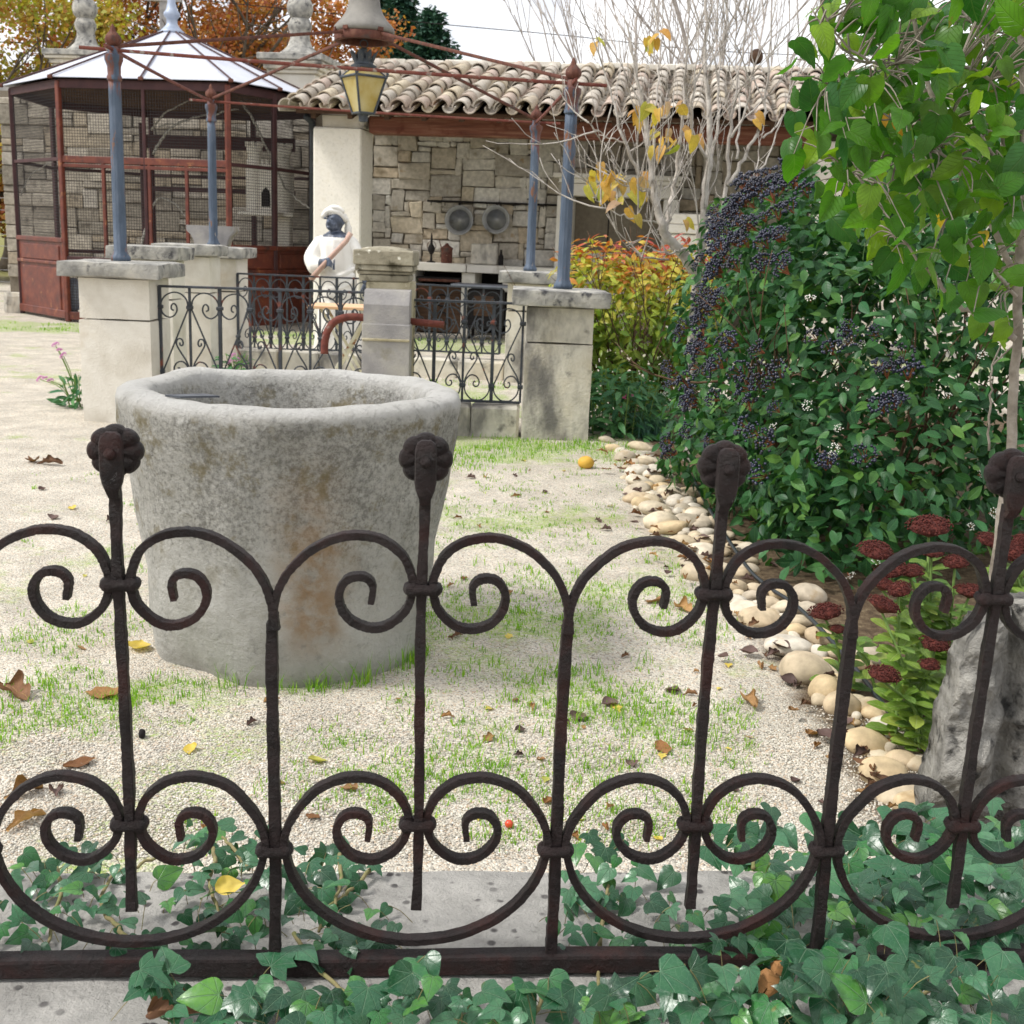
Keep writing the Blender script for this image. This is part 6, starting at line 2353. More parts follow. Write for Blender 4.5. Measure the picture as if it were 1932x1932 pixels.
def sedum_head(seed):
    rs = np.random.default_rng(seed)
    v0 = np.array([x.co[:] for x in ico.vertices])
    f0 = [tuple(p.vertices) for p in ico.polygons]
    b = MB()
    for i in range(260):
        a, r_ = rs.uniform(0, 2 * pi), math.sqrt(rs.random())
        lump = .06 * math.sin(3 * a + seed) + .05 * math.sin(5 * a)
        b.add(v0 * V3(.042, .042, .055) * rs.uniform(.8, 1.3) + V3(r_ * cos(a) * (1 + lump), r_ * sin(a) * (1 + lump), .58 * math.sqrt(max(0, 1 - r_ * r_)) + rs.normal(0, .035)), f0)
    b.lathe([(.12, -.35), (.5, -.15), (.88, .02), (.75, .3), (.35, .5)], n=10)
    me = b.mesh('flower_head', True)
    me.materials.append(MAT['sedum_head'])
    return me


SH = [sedum_head(i) for i in range(3)]
zz5 = lambda x, y: ((1100 + x * .4545) / 1.0238, (750 + y * .4545) / 1.0238)
clumps = [('sedum with burgundy flower heads and light green leaves in front of the leaning stone', (1.22, 3.25),
           [(1335, 1225, 150, 3.15), (1555, 1090, 130, 3.25), (1530, 1180, 95, 3.2), (1330, 930, 150, 3.3), (1400, 860, 110, 3.35)]),
          ('taller sedum with burgundy heads rising behind the fence scroll', (1.42, 3.55),
           [(1300, 700, 160, 3.55), (1530, 600, 190, 3.7), (1540, 700, 120, 3.6), (1640, 745, 120, 3.55), (1370, 780, 140, 3.5), (1450, 785, 120, 3.5), (1330, 840, 120, 3.45), (1700, 870, 130, 3.5)]),
          ('small sedum head leaning over the cobbles left of the other sedums', (1.14, 3.7), [(1090, 960, 150, 3.75), (1140, 1030, 80, 3.7)]),
          ('sedum with burgundy heads at the right edge behind the last fence bar', (1.75, 3.7), [(1780, 650, 110, 3.7), (1880, 700, 130, 3.7), (1930, 660, 120, 3.75)])]
for lab, (bx, by), heads in clumps:
    t = thing('sedum', lab, 'plant', (bx, by, 0), 0, 'sedums by the leaning stone')
    for x_, y_, w_, Y0 in heads:
        u, v = zz5(x_, y_)
        p = A(u, v, Y0)
        R_ = w_ * .4545 / 1.0238 * pxm(p) / 2
        b0 = V3(bx + rng.normal(0, .05), by + rng.normal(0, .05), 0)
        q = spline([b0, b0 * .6 + p * .4 + V3(0, 0, .06), p - V3(0, 0, .3 * R_)], 10)
        MB().tube(q, np.linspace(.006, .004, len(q)), 6).build('stem', MAT['green_stem'], t, smooth=True)
        place('flower_head', SH[int(rng.integers(3))], frame(p, V3(0, -.15, 1) + rng.normal(0, .15, 3), V3(1, 0, 0), (R_, R_, R_ * .95)), t)
        Ls = np.linalg.norm(q[-1] - q[0])
        nl = int(Ls / .028)
        for i in range(nl):
            s_ = .12 + .80 * i / nl
            c_ = q[int(s_ * (len(q) - 1))]
            for sg in (0, 1):
                a = i * 1.6 + sg * pi + rng.normal(0, .3)
                tip = V3(cos(a), sin(a), .35)
                place('leaf', SM[i % 3], frame(c_, V3(-cos(a) * .4, -sin(a) * .4 - .25, 1), tip, rng.uniform(.06, .1) * (1.15 - .4 * s_)), t)
# browned leaves at their foot

# ================================================================== LEANING STONE
MAT['rock'] = simple('grey_limestone', [rgb('6c6a65'), rgb('97948d'), rgb('b8b4ab')], 9, .95, .03, 34, stains=[(rgb('3f3e3c'), 12, .55, .68), (rgb('55534e'), 3.5, .56, .74), (rgb('d0ccc2'), 7, .64, .74)])
RY = 2.72
sil = [(1742, 1545), (1752, 1490), (1772, 1420), (1790, 1340), (1806, 1275), (1824, 1222), (1850, 1185), (1885, 1160), (1930, 1148), (1985, 1142), (2040, 1160)]
nL = 26
left = spline([A(u, v, RY) for u, v in sil[:7]], 9)
right = spline([A(u, v, RY) for u, v in ((2110, 1560), (2105, 1480), (2100, 1400), (2095, 1320), (2085, 1240), (2060, 1180), (2030, 1155))], 9)
rows_ = []
for a, b in zip(left, right):
    row = []
    for t in np.linspace(0, 1, 90):
        p = a + (b - a) * t
        groove = -.05 * math.exp(-((t - .40) / .05) ** 2)
        p = p + V3(0, -.07 * math.sin(pi * min(1, t * 3)) * .5 - groove + .034 * nz(p, 7) + .018 * nz(p, 18) + .010 * nz(p, 45) + .006 * nz(p, 95), .03 * math.sin(pi * t) + .01 * nz(p, 9))
        row.append(p)
    back = [p + V3(.03, .16 + .02 * nz(p, 9), -.01) for p in row[::-1]]
    row[0] = row[0] + V3(.012, .03, 0)
    rows_.append(row + back)
rv = np.array(rows_)
m_, n_ = rv.shape[:2]
f = [(i * n_ + j, i * n_ + (j + 1) % n_, (i + 1) * n_ + (j + 1) % n_, (i + 1) * n_ + j) for i in range(m_ - 1) for j in range(n_)]
f.append(tuple((m_ - 1) * n_ + j for j in range(n_)))
f.append(tuple(range(n_))[::-1])
V_ = rv.reshape(-1, 3)
rk = MB().add(V_, f)
low = V_[:n_].copy()
low[:, 2] = -.05
rk.add(np.vstack([low, V_[:n_]]), [(j, (j + 1) % n_, n_ + (j + 1) % n_, n_ + j) for j in range(n_)])
tag(rk.build('leaning_stone', MAT['rock'], None, smooth=True), 'rough grey upright stone behind the last fence bar at the right edge', 'stone')

# ================================================================== RIVER COBBLES
cob_pal = [rgb(h) for h in ('bdae95', 'cdc3b2', 'b29f84', 'c8bca6', 'ada394', 'c2bdb3', 'bfa985', 'b0a28c')]
MAT['cobble'] = simple('river_cobble', [rgb('bfa884'), rgb('d6c6a6')], 7, .75, .002, 60, rand=cob_pal, rmix=.75, stains=[(rgb('a08660'), 6, .58, .74), (rgb('7d6a50'), 18, .66, .74)])
bm = bmesh.new()
bmesh.ops.create_icosphere(bm, subdivisions=3, radius=1)
me0 = bpy.data.meshes.new('cob')
bm.to_mesh(me0)
bm.free()
cob_v = np.array([x.co[:] for x in me0.vertices])
cob_f = [tuple(p.vertices) for p in me0.polygons]
COB = []
for i in range(7):
    v = cob_v.copy()
    for j in range(len(v)):
        d = cob_v[j]
        v[j] = d * (1 + .16 * nz(d, .9, i * 5.1) + .06 * nz(d, 2.2, i * 3.3))
    v *= V3(1, .82, .62)
    me = MB().add(v, cob_f).mesh('cobble', True)
    me.materials.append(MAT['cobble'])
    COB.append(me)
cobs = [(160, 220, 60, 35), (185, 255, 60, 40), (235, 290, 70, 60), (275, 315, 70, 40), (290, 350, 90, 60), (300, 395, 100, 50), (285, 430, 90, 50), (290, 465, 110, 50), (310, 490, 80, 60),
        (365, 510, 110, 60), (385, 560, 120, 90), (425, 590, 130, 60), (330, 415, 50, 40), (390, 420, 60, 40), (445, 485, 60, 40), (495, 485, 70, 50), (500, 445, 80, 40), (540, 430, 60, 30),
        (470, 525, 50, 40), (535, 525, 80, 40), (500, 560, 100, 50), (560, 580, 60, 40), (495, 610, 40, 40), (535, 625, 50, 40), (475, 650, 110, 60), (560, 655, 80, 45), (590, 615, 50, 40),
        (545, 690, 110, 60), (530, 735, 110, 60), (540, 785, 110, 80), (700, 840, 90, 60), (700, 895, 80, 50), (740, 935, 120, 70), (805, 970, 140, 75), (895, 870, 80, 70), (1015, 870, 120, 90),
        (1000, 935, 90, 60), (965, 1025, 70, 50), (885, 1045, 100, 60), (930, 1090, 160, 80), (1000, 1185, 170, 140), (1085, 1270, 120, 150), (1060, 1050, 100, 70), (1090, 1160, 70, 40),
        (1160, 1340, 120, 110), (1260, 1495, 160, 120), (1380, 1500, 90, 70), (1410, 1575, 110, 80), (1330, 1625, 160, 110), (1430, 1710, 230, 110), (1455, 1765, 130, 120), (1265, 1130, 130, 80),
        (1230, 1160, 90, 70), (1490, 1600, 100, 70), (640, 700, 60, 40), (650, 760, 70, 45), (610, 640, 60, 40), (840, 920, 60, 40), (870, 960, 60, 40), (1120, 1120, 70, 50), (1200, 1250, 90, 60),
        (1290, 1380, 80, 60), (1350, 1440, 80, 55), (560, 480, 60, 35), (420, 455, 60, 40), (350, 455, 60, 35), (255, 335, 50, 30), (215, 265, 40, 30), (1010, 1100, 60, 45), (1180, 1450, 50, 35),
        (1500, 1530, 90, 60), (1310, 1560, 70, 50), (240, 380, 40, 25), (450, 560, 50, 35), (590, 700, 60, 40), (620, 800, 60, 50), (770, 880, 60, 45)]
for i in range(34):
    s_ = rng.random() ** 1.2
    cobs.append((np.interp(s_, [0, .5, 1], [230, 500, 760]) + rng.normal(45, 45), np.interp(s_, [0, .5, 1], [300, 520, 860]) + rng.normal(0, 22), rng.uniform(55, 95), rng.uniform(32, 55)))
for i in range(16):
    s_ = rng.random()
    cobs.append((np.interp(s_, [0, 1], [850, 1450]) + rng.normal(30, 40), np.interp(s_, [0, 1], [900, 1640]) + rng.normal(0, 30), rng.uniform(70, 120), rng.uniform(45, 75)))
big_lab = {40: 'largest round pale cobble in the middle of the border', 41: 'tall rounded cream cobble next to the second fence post', 45: 'square-shouldered cobble left of the sedum foot',
           48: 'pointed pale cobble just above the lower scroll', 49: 'long flat cobble nearest the fence, below the pointed one', 50: 'rounded tan cobble touching the leaning stone',
           33: 'broad tan cobble seen inside the small upper scroll'}
ORD = []
for i, (x_, y_, w_, h_) in enumerate(cobs):
    u, v = zz5(x_, y_ + h_ * .30)
    p = G(u, v)
    R_ = w_ * .4545 / 1.0238 * pxm(p) / 2 * 1.32
    asp = min(1.25, max(.55, h_ / w_ * 1.15))
    a = rng.uniform(-.5, .5) if i not in (41,) else 1.2
    p[2] = R_ * .30 * asp
    o = place('cobble', COB[i % 7], frame(p, V3(rng.normal(0, .15), rng.normal(0, .15), 1), V3(sin(a), cos(a), 0), (R_, R_, R_ * (asp * 1.15))))
    if i in big_lab:
        tag(o, big_lab[i], 'cobble', 'river cobbles of the border')
    else:
        ORD.append((p[1], o))
ones = ('first second third fourth fifth sixth seventh eighth ninth tenth eleventh twelfth thirteenth fourteenth fifteenth sixteenth seventeenth eighteenth nineteenth').split()
tens = {2: 'twent', 3: 'thirt', 4: 'fort', 5: 'fift', 6: 'sixt', 7: 'sevent', 8: 'eight', 9: 'ninet'}
for i, (_, o) in enumerate(sorted(ORD, key=lambda t: -t[0])):
    n_ = i + 1
    hun = 'one hundred and ' if n_ > 100 else ('hundredth' if n_ == 100 else '')
    if n_ == 100:
        tag(o, 'rounded river cobble, hundredth in the border row counting from the stained pier', 'cobble', 'river cobbles of the border')
        continue
    n_ = n_ % 100
    w = ones[n_ - 1] if n_ < 20 else (tens[n_ // 10] + 'ieth' if n_ % 10 == 0 else tens[n_ // 10] + 'y-' + ones[n_ % 10 - 1])
    tag(o, 'rounded river cobble, %s in the border row counting from the stained pier' % (hun + w), 'cobble', 'river cobbles of the border')
for i in range(70):
    s_ = rng.random()
    u = np.interp(s_, [0, .3, .55, .8, 1], [1180, 1255, 1330, 1520, 1700])
    v = np.interp(s_, [0, .3, .55, .8, 1], [865, 960, 1080, 1260, 1490])
    u, v = u + rng.normal(15, 22 + 10 * s_), v + rng.normal(0, 14)
    p = G(u, v)
    R_ = rng.uniform(.018, .04)
    p[2] = R_ * .3
    o = place('pebble', COB[int(rng.integers(7))], frame(p, V3(rng.normal(0, .2), rng.normal(0, .2), 1), rng.normal(size=3), (R_, R_, R_)))
    tag(o, 'small pale pebble between the larger border cobbles', 'pebble', 'small pebbles between the cobbles')

# ================================================================== IRRIGATION HOSE
hp = [(1300, 905), (1340, 985), (1400, 1075), (1440, 1115), (1500, 1165), (1560, 1228), (1620, 1290), (1680, 1370), (1720, 1415), (1745, 1450), (1765, 1485)]
q = spline([G(u, v) + V3(0, 0, .045 + .012 * sin(i * 1.7)) for i, (u, v) in enumerate(hp)], 8)
tag(MB().tube(q, .0085, 10).build('irrigation_hose', simple('black_plastic', [rgb('23282c'), rgb('2e3438')], 10, .4, 0, spec=.5), None, smooth=True),
    'black irrigation hose running over the border cobbles', 'hose')

# ================================================================== DRY LEAVES AND SMALL FINDS
MAT['dry'] = leafmat('dry_leaf', [rgb('8a5f3a'), rgb('a0774c'), rgb('6f4a30'), rgb('b08a5c'), rgb('7c5a44'), rgb('5c4436')], .7, .12, vein=.3, vcol=rgb('c4a06c'), spec=.2)
MAT['dry_dark'] = leafmat('dark_dry_leaf', [rgb('4a3a36'), rgb('5f4a44'), rgb('6a5650')], .6, .05, spec=.25)
MAT['fallen_yellow'] = leafmat('fallen_yellow_leaf', [rgb('c9b04a'), rgb('d6bd5a'), rgb('a8a850')], .6, .2)


def curled(name, mat, seed, curl=1.5, lob=True):
    """crumpled fallen leaf: a lobed sheet rolled and creased"""
    rs = np.random.default_rng(seed)
    nx_, ny_ = 9, 11
    v, uv, f = [], [], []
    for j in range(ny_):
        y = j / (ny_ - 1)
        w = (.42 * math.sin(pi * min(1, y * 1.03 + .04)) ** .7) * (1 + (.35 * math.sin(y * 14) if lob else 0))
        for i in range(nx_):
            s = i / (nx_ - 1) * 2 - 1
            x = s * max(.01, w)
            th = curl * s * (1 + .3 * math.sin(3 * y + seed))
            R_ = max(.05, w / max(.3, abs(curl)))
            px_, pz_ = R_ * math.sin(th), R_ * (1 - math.cos(th))
            n1 = mnoise.noise(Vector((x * 4 + seed, y * 4, 0)))
            v.append((px_ + .03 * n1, y - .5 + .03 * n1, pz_ + .09 * n1 + .16 * math.sin(y * pi) * (1 if seed % 2 else -.3) + .15 * (y - .5) ** 2))
            uv.append((x + .5, y))
    for j in range(ny_ - 1):
        for i in range(nx_ - 1):
            a = j * nx_ + i
            f.append((a, a + 1, a + nx_ + 1, a + nx_))
    me = bpy.data.meshes.new(name)
    v = np.array(v)
    v[:, 2] -= v[:, 2].min()
    me.from_pydata(v.tolist(), [], f)
    ul = me.uv_layers.new(name='UVMap')
    li = np.zeros(len(me.loops), int)
    me.loops.foreach_get('vertex_index', li)
    ul.data.foreach_set('uv', np.array(uv)[li].ravel())
    me.polygons.foreach_set('use_smooth', [True] * len(me.polygons))
    me.materials.append(mat)
    return me


DRY = [curled('dry_leaf', MAT['dry'], 1, 2.2), curled('dry_leaf', MAT['dry'], 2, 1.3), curled('dry_leaf', MAT['dry'], 3, 2.8), curled('dry_leaf', MAT['dry'], 4, .8, False), curled('dry_leaf', MAT['dry'], 5, 1.8)]
DDK = [curled('dry_leaf', MAT['dry_dark'], 6, .9, False), curled('dry_leaf', MAT['dry_dark'], 7, 1.6)]
YEL = [curled('fallen_leaf', MAT['fallen_yellow'], 8, .8, False), curled('fallen_leaf', MAT['fallen_yellow'], 9, .5)]


def drop(u, v, wpx, meshes, label, group=None, cat='leaf', z=0.004, ang=None, name='dry_leaf'):
    p = G(u, v)
    p[2] = gz(p[0], p[1]) + z
    s = wpx * pxm(p)
    a = rng.uniform(0, 2 * pi) if ang is None else ang
    o = place(name, meshes[int(rng.integers(len(meshes)))], frame(p, V3(rng.normal(0, .15), rng.normal(0, .15), 1), V3(cos(a), sin(a), 0), (s, s, s * .8)))
    return tag(o, label, cat, group)


big = [(30, 1312, 105, DRY, 'large rolled brown leaf at the left edge of the gravel'), (197, 1312, 88, DRY, 'crumpled tan leaf lying left of the first upright bar'),
       (95, 877, 62, DRY, 'curled brown leaf on the gravel left of the well'), (62, 872, 45, DRY, 'smaller brown leaf beside the curled one left of the well'),
       (150, 1445, 70, DRY, 'brown folded leaf just above the lower left scroll'), (45, 1500, 95, DRY, 'large brown leaf low at the left edge behind the scroll'),
       (105, 1498, 50, DDK, 'dark flat leaf inside the lower left scroll'), (50, 1555, 100, DRY, 'large pale brown leaf above the ivy at the lower left corner'),
       (1415, 1325, 95, DRY, 'twisted brown leaf between the third bar and the cobbles'), (1250, 1412, 60, DRY, 'curled brown leaf right of the middle of the fence'),
       (1270, 1303, 40, DDK, 'grey upturned leaf near the middle of the gravel'), (260, 1222, 75, YEL, 'yellow fallen leaf at the left foot of the well'),
       (600, 1440, 45, YEL, 'green-yellow fallen leaf right of the second post'), (360, 1418, 40, YEL, 'pale yellow fallen leaf below the well'),
       (920, 1398, 36, DRY, 'small tan leaf right of the second upright bar'), (1240, 1135, 70, DRY, 'brown leaf pile piece seen in the small upper scroll'),
       (1290, 1150, 60, DRY, 'brown leaf beside the pile under the upper scroll'), (1300, 1545, 30, YEL, 'small yellow leaf next to the third bar collar'),
       (1028, 1476, 30, YEL, 'pale round yellow leaf near the middle post'), (845, 1352, 32, DRY, 'small brown leaf below the well on the right'),
       (1535, 1385, 45, DRY, 'brown leaf against the third post'), (210, 985, 32, DDK, 'small dark leaf left of the first bar'), (100, 980, 30, DDK, 'small dark leaf on the gravel far left'),
       (1090, 1355, 45, DDK, 'dark leaf pressed by the middle post'), (1150, 1328, 45, DDK, 'dark leaf in the grass right of the middle post')]
for u, v, w, ms_, lab in big:
    drop(u, v, w * .85, ms_, lab, 'fallen leaves on the gravel', name='fallen_leaf' if ms_ is YEL else 'dry_leaf')
for i in range(95):
    if rng.random() < .55:
        v = rng.uniform(860, 1590)
        u = rng.uniform(820, 1560) - max(0, (1300 - v)) * .35
    else:
        u, v = rng.uniform(0, 1500), rng.uniform(880, 1590)
    p = G(u, v)
    if np.linalg.norm(p[:2] - WC[:2]) < .55 or (p[:2] - FA) @ FN < .36:
        continue
    ms_ = [DRY, DRY, DDK, YEL][int(rng.integers(4))]
    drop(u, v, rng.uniform(14, 34) * np.interp(v, [860, 1500], [.55, 1.1]), ms_, 'small fallen leaf scattered on the gravel court', 'small fallen leaves on the gravel')
for i in range(150):
    s_ = rng.random()
    u = np.interp(s_, [0, .3, .55, .8, 1], [1165, 1235, 1310, 1500, 1690])
    v = np.interp(s_, [0, .3, .55, .8, 1], [870, 970, 1095, 1280, 1510])
    u, v = u + rng.normal(10, 26 + 16 * s_), v + rng.normal(0, 16)
    drop(u, v, rng.uniform(14, 40) * np.interp(v, [860, 1500], [.6, 1.2]), [DRY, DRY, DDK][int(rng.integers(3))], 'brown leaf lying among the border cobbles', 'leaf litter among the border cobbles', z=.012 + .03 * rng.random())
# on the ivy
p = G(1450, 1870, SLAB + .07)
tag(place('dry_leaf', curled('dry_leaf', MAT['dry'], 13, 2.6), frame(p, V3(0, -.4, 1), V3(-.5, -.8, 0), .095)), 'big crumpled brown leaf lying on the ivy at lower right', 'leaf', 'dead leaves caught in the ivy')
p = G(335, 1915, SLAB + .04)
tag(place('dry_leaf', curled('dry_leaf', MAT['dry'], 15, 2.0), frame(p, V3(0, -.3, 1), V3(1, .1, 0), .085)), 'crumpled brown leaf under the ivy at lower left', 'leaf', 'dead leaves caught in the ivy')
p = G(435, 1675, SLAB + .03)
tag(place('fallen_leaf', YEL[0], frame(p, V3(0, -.5, 1), V3(1, .3, 0), .05)), 'bright yellow leaf caught in the ivy behind the fence', 'leaf', 'dead leaves caught in the ivy')
# fruit
p = G(1105, 884)
fr = thing('fallen_quince', 'yellow fallen fruit on the gravel beside the border', 'fruit', p)
MB().sphere(p + V3(0, 0, .04), (.055, .05, .045), 16, 12).build('flesh', simple('quince_skin', [rgb('c99a3a'), rgb('d8b04a')], 12, .6, .002, 40, stains=[(rgb('8a5a28'), 20, .6, .7)]), fr, smooth=True)
MB().tube([p + V3(.05, 0, .05), p + V3(.07, 0, .06)], .004, 5).build('stalk', MAT['twig_brown'], fr)
p = G(960, 1562)
tag(MB().sphere(p + V3(0, 0, .011), .011, 12, 8).build('red_berry', simple('red_berry_skin', [rgb('b8281c'), rgb('d8582a')], 60, .35, 0, spec=.6), None, smooth=True), 'single red berry on the gravel right of the second bar', 'berry')
p = G(268, 1392)
tag(place('dark_seed_pod', COB[2], frame(p + V3(0, 0, .012), V3(0, 0, 1), V3(1, 0, 0), (.013, .013, .024)), mat=None), 'small dark seed pod right of the first upright bar', 'seed pod')
bpy.data.objects['dark_seed_pod'].data = COB[2].copy()
bpy.data.objects['dark_seed_pod'].data.materials[0] = MAT['soot']

# ================================================================== GRASS
MAT['grass'] = leafmat('grass_blade', [rgb('5c8c22'), rgb('7cac2c'), rgb('94bc3c'), rgb('68982a'), rgb('aac44c')], .5, .4, spec=.2)
GV, GF, GR, gn = [], [], [], 0


def blade(p, h, a, lean, w):
    global gn
    s_ = V3(-sin(a), cos(a), 0) * w
    d = V3(cos(a), sin(a), 0) * lean
    q = [p, p + d * .3 + V3(0, 0, h * .55), p + d + V3(0, 0, h)]
    GV.extend([q[0] - s_, q[0] + s_, q[1] - s_ * .8, q[1] + s_ * .8, q[2]])
    GF.extend([(gn, gn + 1, gn + 3, gn + 2), (gn + 2, gn + 3, gn + 4)])
    r_ = rng.random()
    GR.extend([r_, r_])
    gn += 5


def tuft(x, y, n, h, sp):
    for _ in range(n):
        px_, py_ = x + rng.normal(0, sp), y + rng.normal(0, sp)
        hh = h * rng.uniform(.5, 1.25)
        blade(V3(px_, py_, gz(px_, py_) - .004), hh, rng.uniform(0, 2 * pi), hh * rng.uniform(.1, .9), rng.uniform(.0012, .0024) * (1 + max(0, py_ - 4) * .12))


for i in range(11000):
    v = 840 + 760 * rng.random() ** .8
    u = rng.uniform(-40, 1420)
    p = G(u, v)
    if np.linalg.norm(p[:2] - WC[:2]) < .5 or (p[:2] - FA) @ FN < .34:
        continue
    if u > np.interp(v, [840, 960, 1080, 1260, 1500], [1120, 1200, 1290, 1440, 1620]):
        continue
    den = .36 + 1.5 * nz((p[0], p[1], 0), 1.6, 3) + .6 * nz((p[0], p[1], 0), 5, 6)
    den += .38 * math.exp(-((u - 1000) / 330) ** 2) - (.35 if u < 700 else 0) - (.25 if (u < 250 and v < 1150) else 0)
    den -= .3 * max(0, (v - 1380) / 200)
    if rng.random() > den:
        continue
    near = np.interp(v, [850, 1300, 1600], [.9, 1.0, .8])
    tuft(p[0], p[1], int(rng.integers(3, 11)), rng.uniform(.010, .030) * near * (1.5 if rng.random() < .18 else 1), rng.uniform(.008, .035))
for i in range(70):        # longer grass at the foot of the well
    a = rng.uniform(-2.0, -.1)
    r_ = .485 + .04 * rng.random()
    x, y = WC[0] + r_ * cos(a), WC[1] + r_ * sin(a)
    if rng.random() < .35 + .65 * (a > -1.5):
        tuft(x, y, int(rng.integers(3, 8)), rng.uniform(.03, .095), .02)
for i in range(40):
    p = G(rng.uniform(860, 1300), rng.uniform(1050, 1460))
    tuft(p[0], p[1], int(rng.integers(4, 9)), rng.uniform(.04, .075), .02)
for i in range(1500):      # greener strips farther off
    if rng.random() < .5:
        x, y = rng.uniform(-.9, .9), rng.uniform(7.4, 8.75)
    elif rng.random() < .5:
        x, y = rng.uniform(-2.6, -.1), rng.uniform(9.4, 12.4)
    else:
        x, y = rng.uniform(-8.5, -1), rng.uniform(16.2, 17.5)
    if nz((x, y, 0), 1.2, 5) > -.15:
        tuft(x, y, int(rng.integers(4, 9)), rng.uniform(.02, .05), .06)
me = bpy.data.meshes.new('grass')
me.from_pydata(np.array(GV).tolist(), [], GF)
at = me.attributes.new('rnd', 'FLOAT', 'FACE')
at.data.foreach_set('value', GR)
go = stuff(link('grass', me, MAT['grass']))
tag(go, 'sparse short green grass growing through the pale gravel', 'grass')

# ------------------------------------------------------------------ loose gravel near the fence
iv = np.array([x.co[:] for x in ico.vertices])
bm = bmesh.new()
bmesh.ops.create_icosphere(bm, subdivisions=1, radius=1)
icf = np.array([[v.index for v in fa.verts] for fa in bm.faces])
bm.free()
NPB = 34000
pv = 1330 + 290 * rng.random(NPB) ** .85
pu = rng.uniform(-60, 1760, NPB)
pos = np.array([G(a, b) for a, b in zip(pu, pv)])
keep = ((pos[:, :2] - FA) @ FN > .335) & (np.linalg.norm(pos[:, :2] - WC[:2], axis=1) > .5)
pos = pos[keep]
NPB = len(pos)
pos[:, 2] = [gz(a, b) for a, b, _ in pos]
rad = rng.uniform(.0018, .0044, NPB)
scl = rad[:, None] * rng.uniform(.75, 1.3, (NPB, 3)) * V3(1, 1, .7)
ang = rng.uniform(0, 2 * pi, NPB)
loc = iv[None] * scl[:, None] * (1 + rng.normal(0, .12, (NPB, 12, 1)))
ca, sa_ = np.cos(ang)[:, None], np.sin(ang)[:, None]
vx = loc[..., 0] * ca - loc[..., 1] * sa_
vy = loc[..., 0] * sa_ + loc[..., 1] * ca
vtx = np.stack([vx, vy, loc[..., 2]], -1) + pos[:, None] + V3(0, 0, .001)
me = bpy.data.meshes.new('loose_gravel')
me.vertices.add(NPB * 12)
me.vertices.foreach_set('co', vtx.ravel())
fidx = (icf[None] + (np.arange(NPB) * 12)[:, None, None]).reshape(-1)
me.loops.add(len(fidx))
me.loops.foreach_set('vertex_index', fidx.astype(np.int32))
me.polygons.add(NPB * 20)
me.polygons.foreach_set('loop_start', (np.arange(NPB * 20) * 3).astype(np.int32))
at = me.attributes.new('rnd', 'FLOAT', 'FACE')
at.data.foreach_set('value', np.repeat(rng.random(NPB), 20))
me.update(calc_edges=True)
MAT['gravel_stone'] = leafmat('gravel_stone', [rgb(h) for h in ('cdc8bc', 'bdb7a9', 'dad6cb', 'a89e8e', 'c6c0b1', '88847d', 'd4cfc2', 'bda890', 'e0dcd3')], .85, 0, spec=.2)
lg = stuff(link('loose_gravel', me, MAT['gravel_stone']))
tag(lg, 'pale loose gravel grains between the fence wall and the well', 'gravel')

# ================================================================== BACKGROUND TREES
def far_leaf(mat, wid=.4):
    return leaf('far_leaf', mat, 'diamond', .2, -.1, 0, wid)


MAT['autumn'] = leafmat('autumn_leaf', [rgb('a45c2e'), rgb('bb7838'), rgb('9c502e'), rgb('8a6a30'), rgb('c6924a'), rgb('a2562e')], .6, .35)
MAT['yellowing'] = leafmat('yellowing_leaf', [rgb('a0a834'), rgb('bba63c'), rgb('bd9440'), rgb('94a83a'), rgb('aa7038'), rgb('b0b24c')], .6, .35)
MAT['bark_dark'] = simple('dark_bark', [rgb('4d443a'), rgb('6b6054')], 6, .9, .01, 20)


def broad_tree(label, x, y, z0, z1, rx, mat, n, leaf_s, group='autumn trees beyond the court', gaps=.25):
    t = thing('autumn_tree', label, 'tree', (x, y, 0), 0, group)
    k_ = MB()
    k_.tube(spline([V3(x, y, 0), V3(x + .2, y, z0 * .6), V3(x - .1, y, z0 + (z1 - z0) * .3), V3(x, y, z0 + (z1 - z0) * .6)], 5), np.linspace(.32, .1, 16), 9)
    for i in range(14):
        a = rng.uniform(0, 2 * pi)
        b0 = V3(x, y, z0 * .7 + (z1 - z0) * .45 * rng.random())
        branchy(k_, b0, V3(cos(a), sin(a), .7), rx * .9, .09, 2, .5, .2, 3, 5, .12, .012)
    k_.build('trunk', MAT['bark_dark'], t, smooth=True)
    cl_ = []
    for i in range(int(46)):
        a, b = rng.uniform(0, 2 * pi), rng.uniform(-1, 1)
        r_ = rng.random() ** .45
        cl_.append((V3(x + rx * r_ * cos(a) * math.sqrt(1 - b * b * .8), y + rx * .8 * r_ * sin(a) * math.sqrt(1 - b * b * .8), (z0 + z1) / 2 + (z1 - z0) / 2 * r_ * b), rx * rng.uniform(.16, .34)))
    ms_ = []
    lm_ = [far_leaf(mat)]
    for i in range(n):
        c_, r_ = cl_[int(rng.integers(len(cl_)))]
        d = rng.normal(size=3)
        d /= np.linalg.norm(d)
        p = c_ + d * r_ * rng.random() ** .5 * V3(1.2, 1, .8)
        ms_.append((0, frame(p, V3(0, -.4, .6) + rng.normal(0, .6, 3), rng.normal(size=3), rng.uniform(.7, 1.3) * leaf_s)))
    stuff(join_copies('crown', lm_, ms_, mat, t))
    return t


def at_far(u, Y0):
    return A(u, 400, Y0)[0]


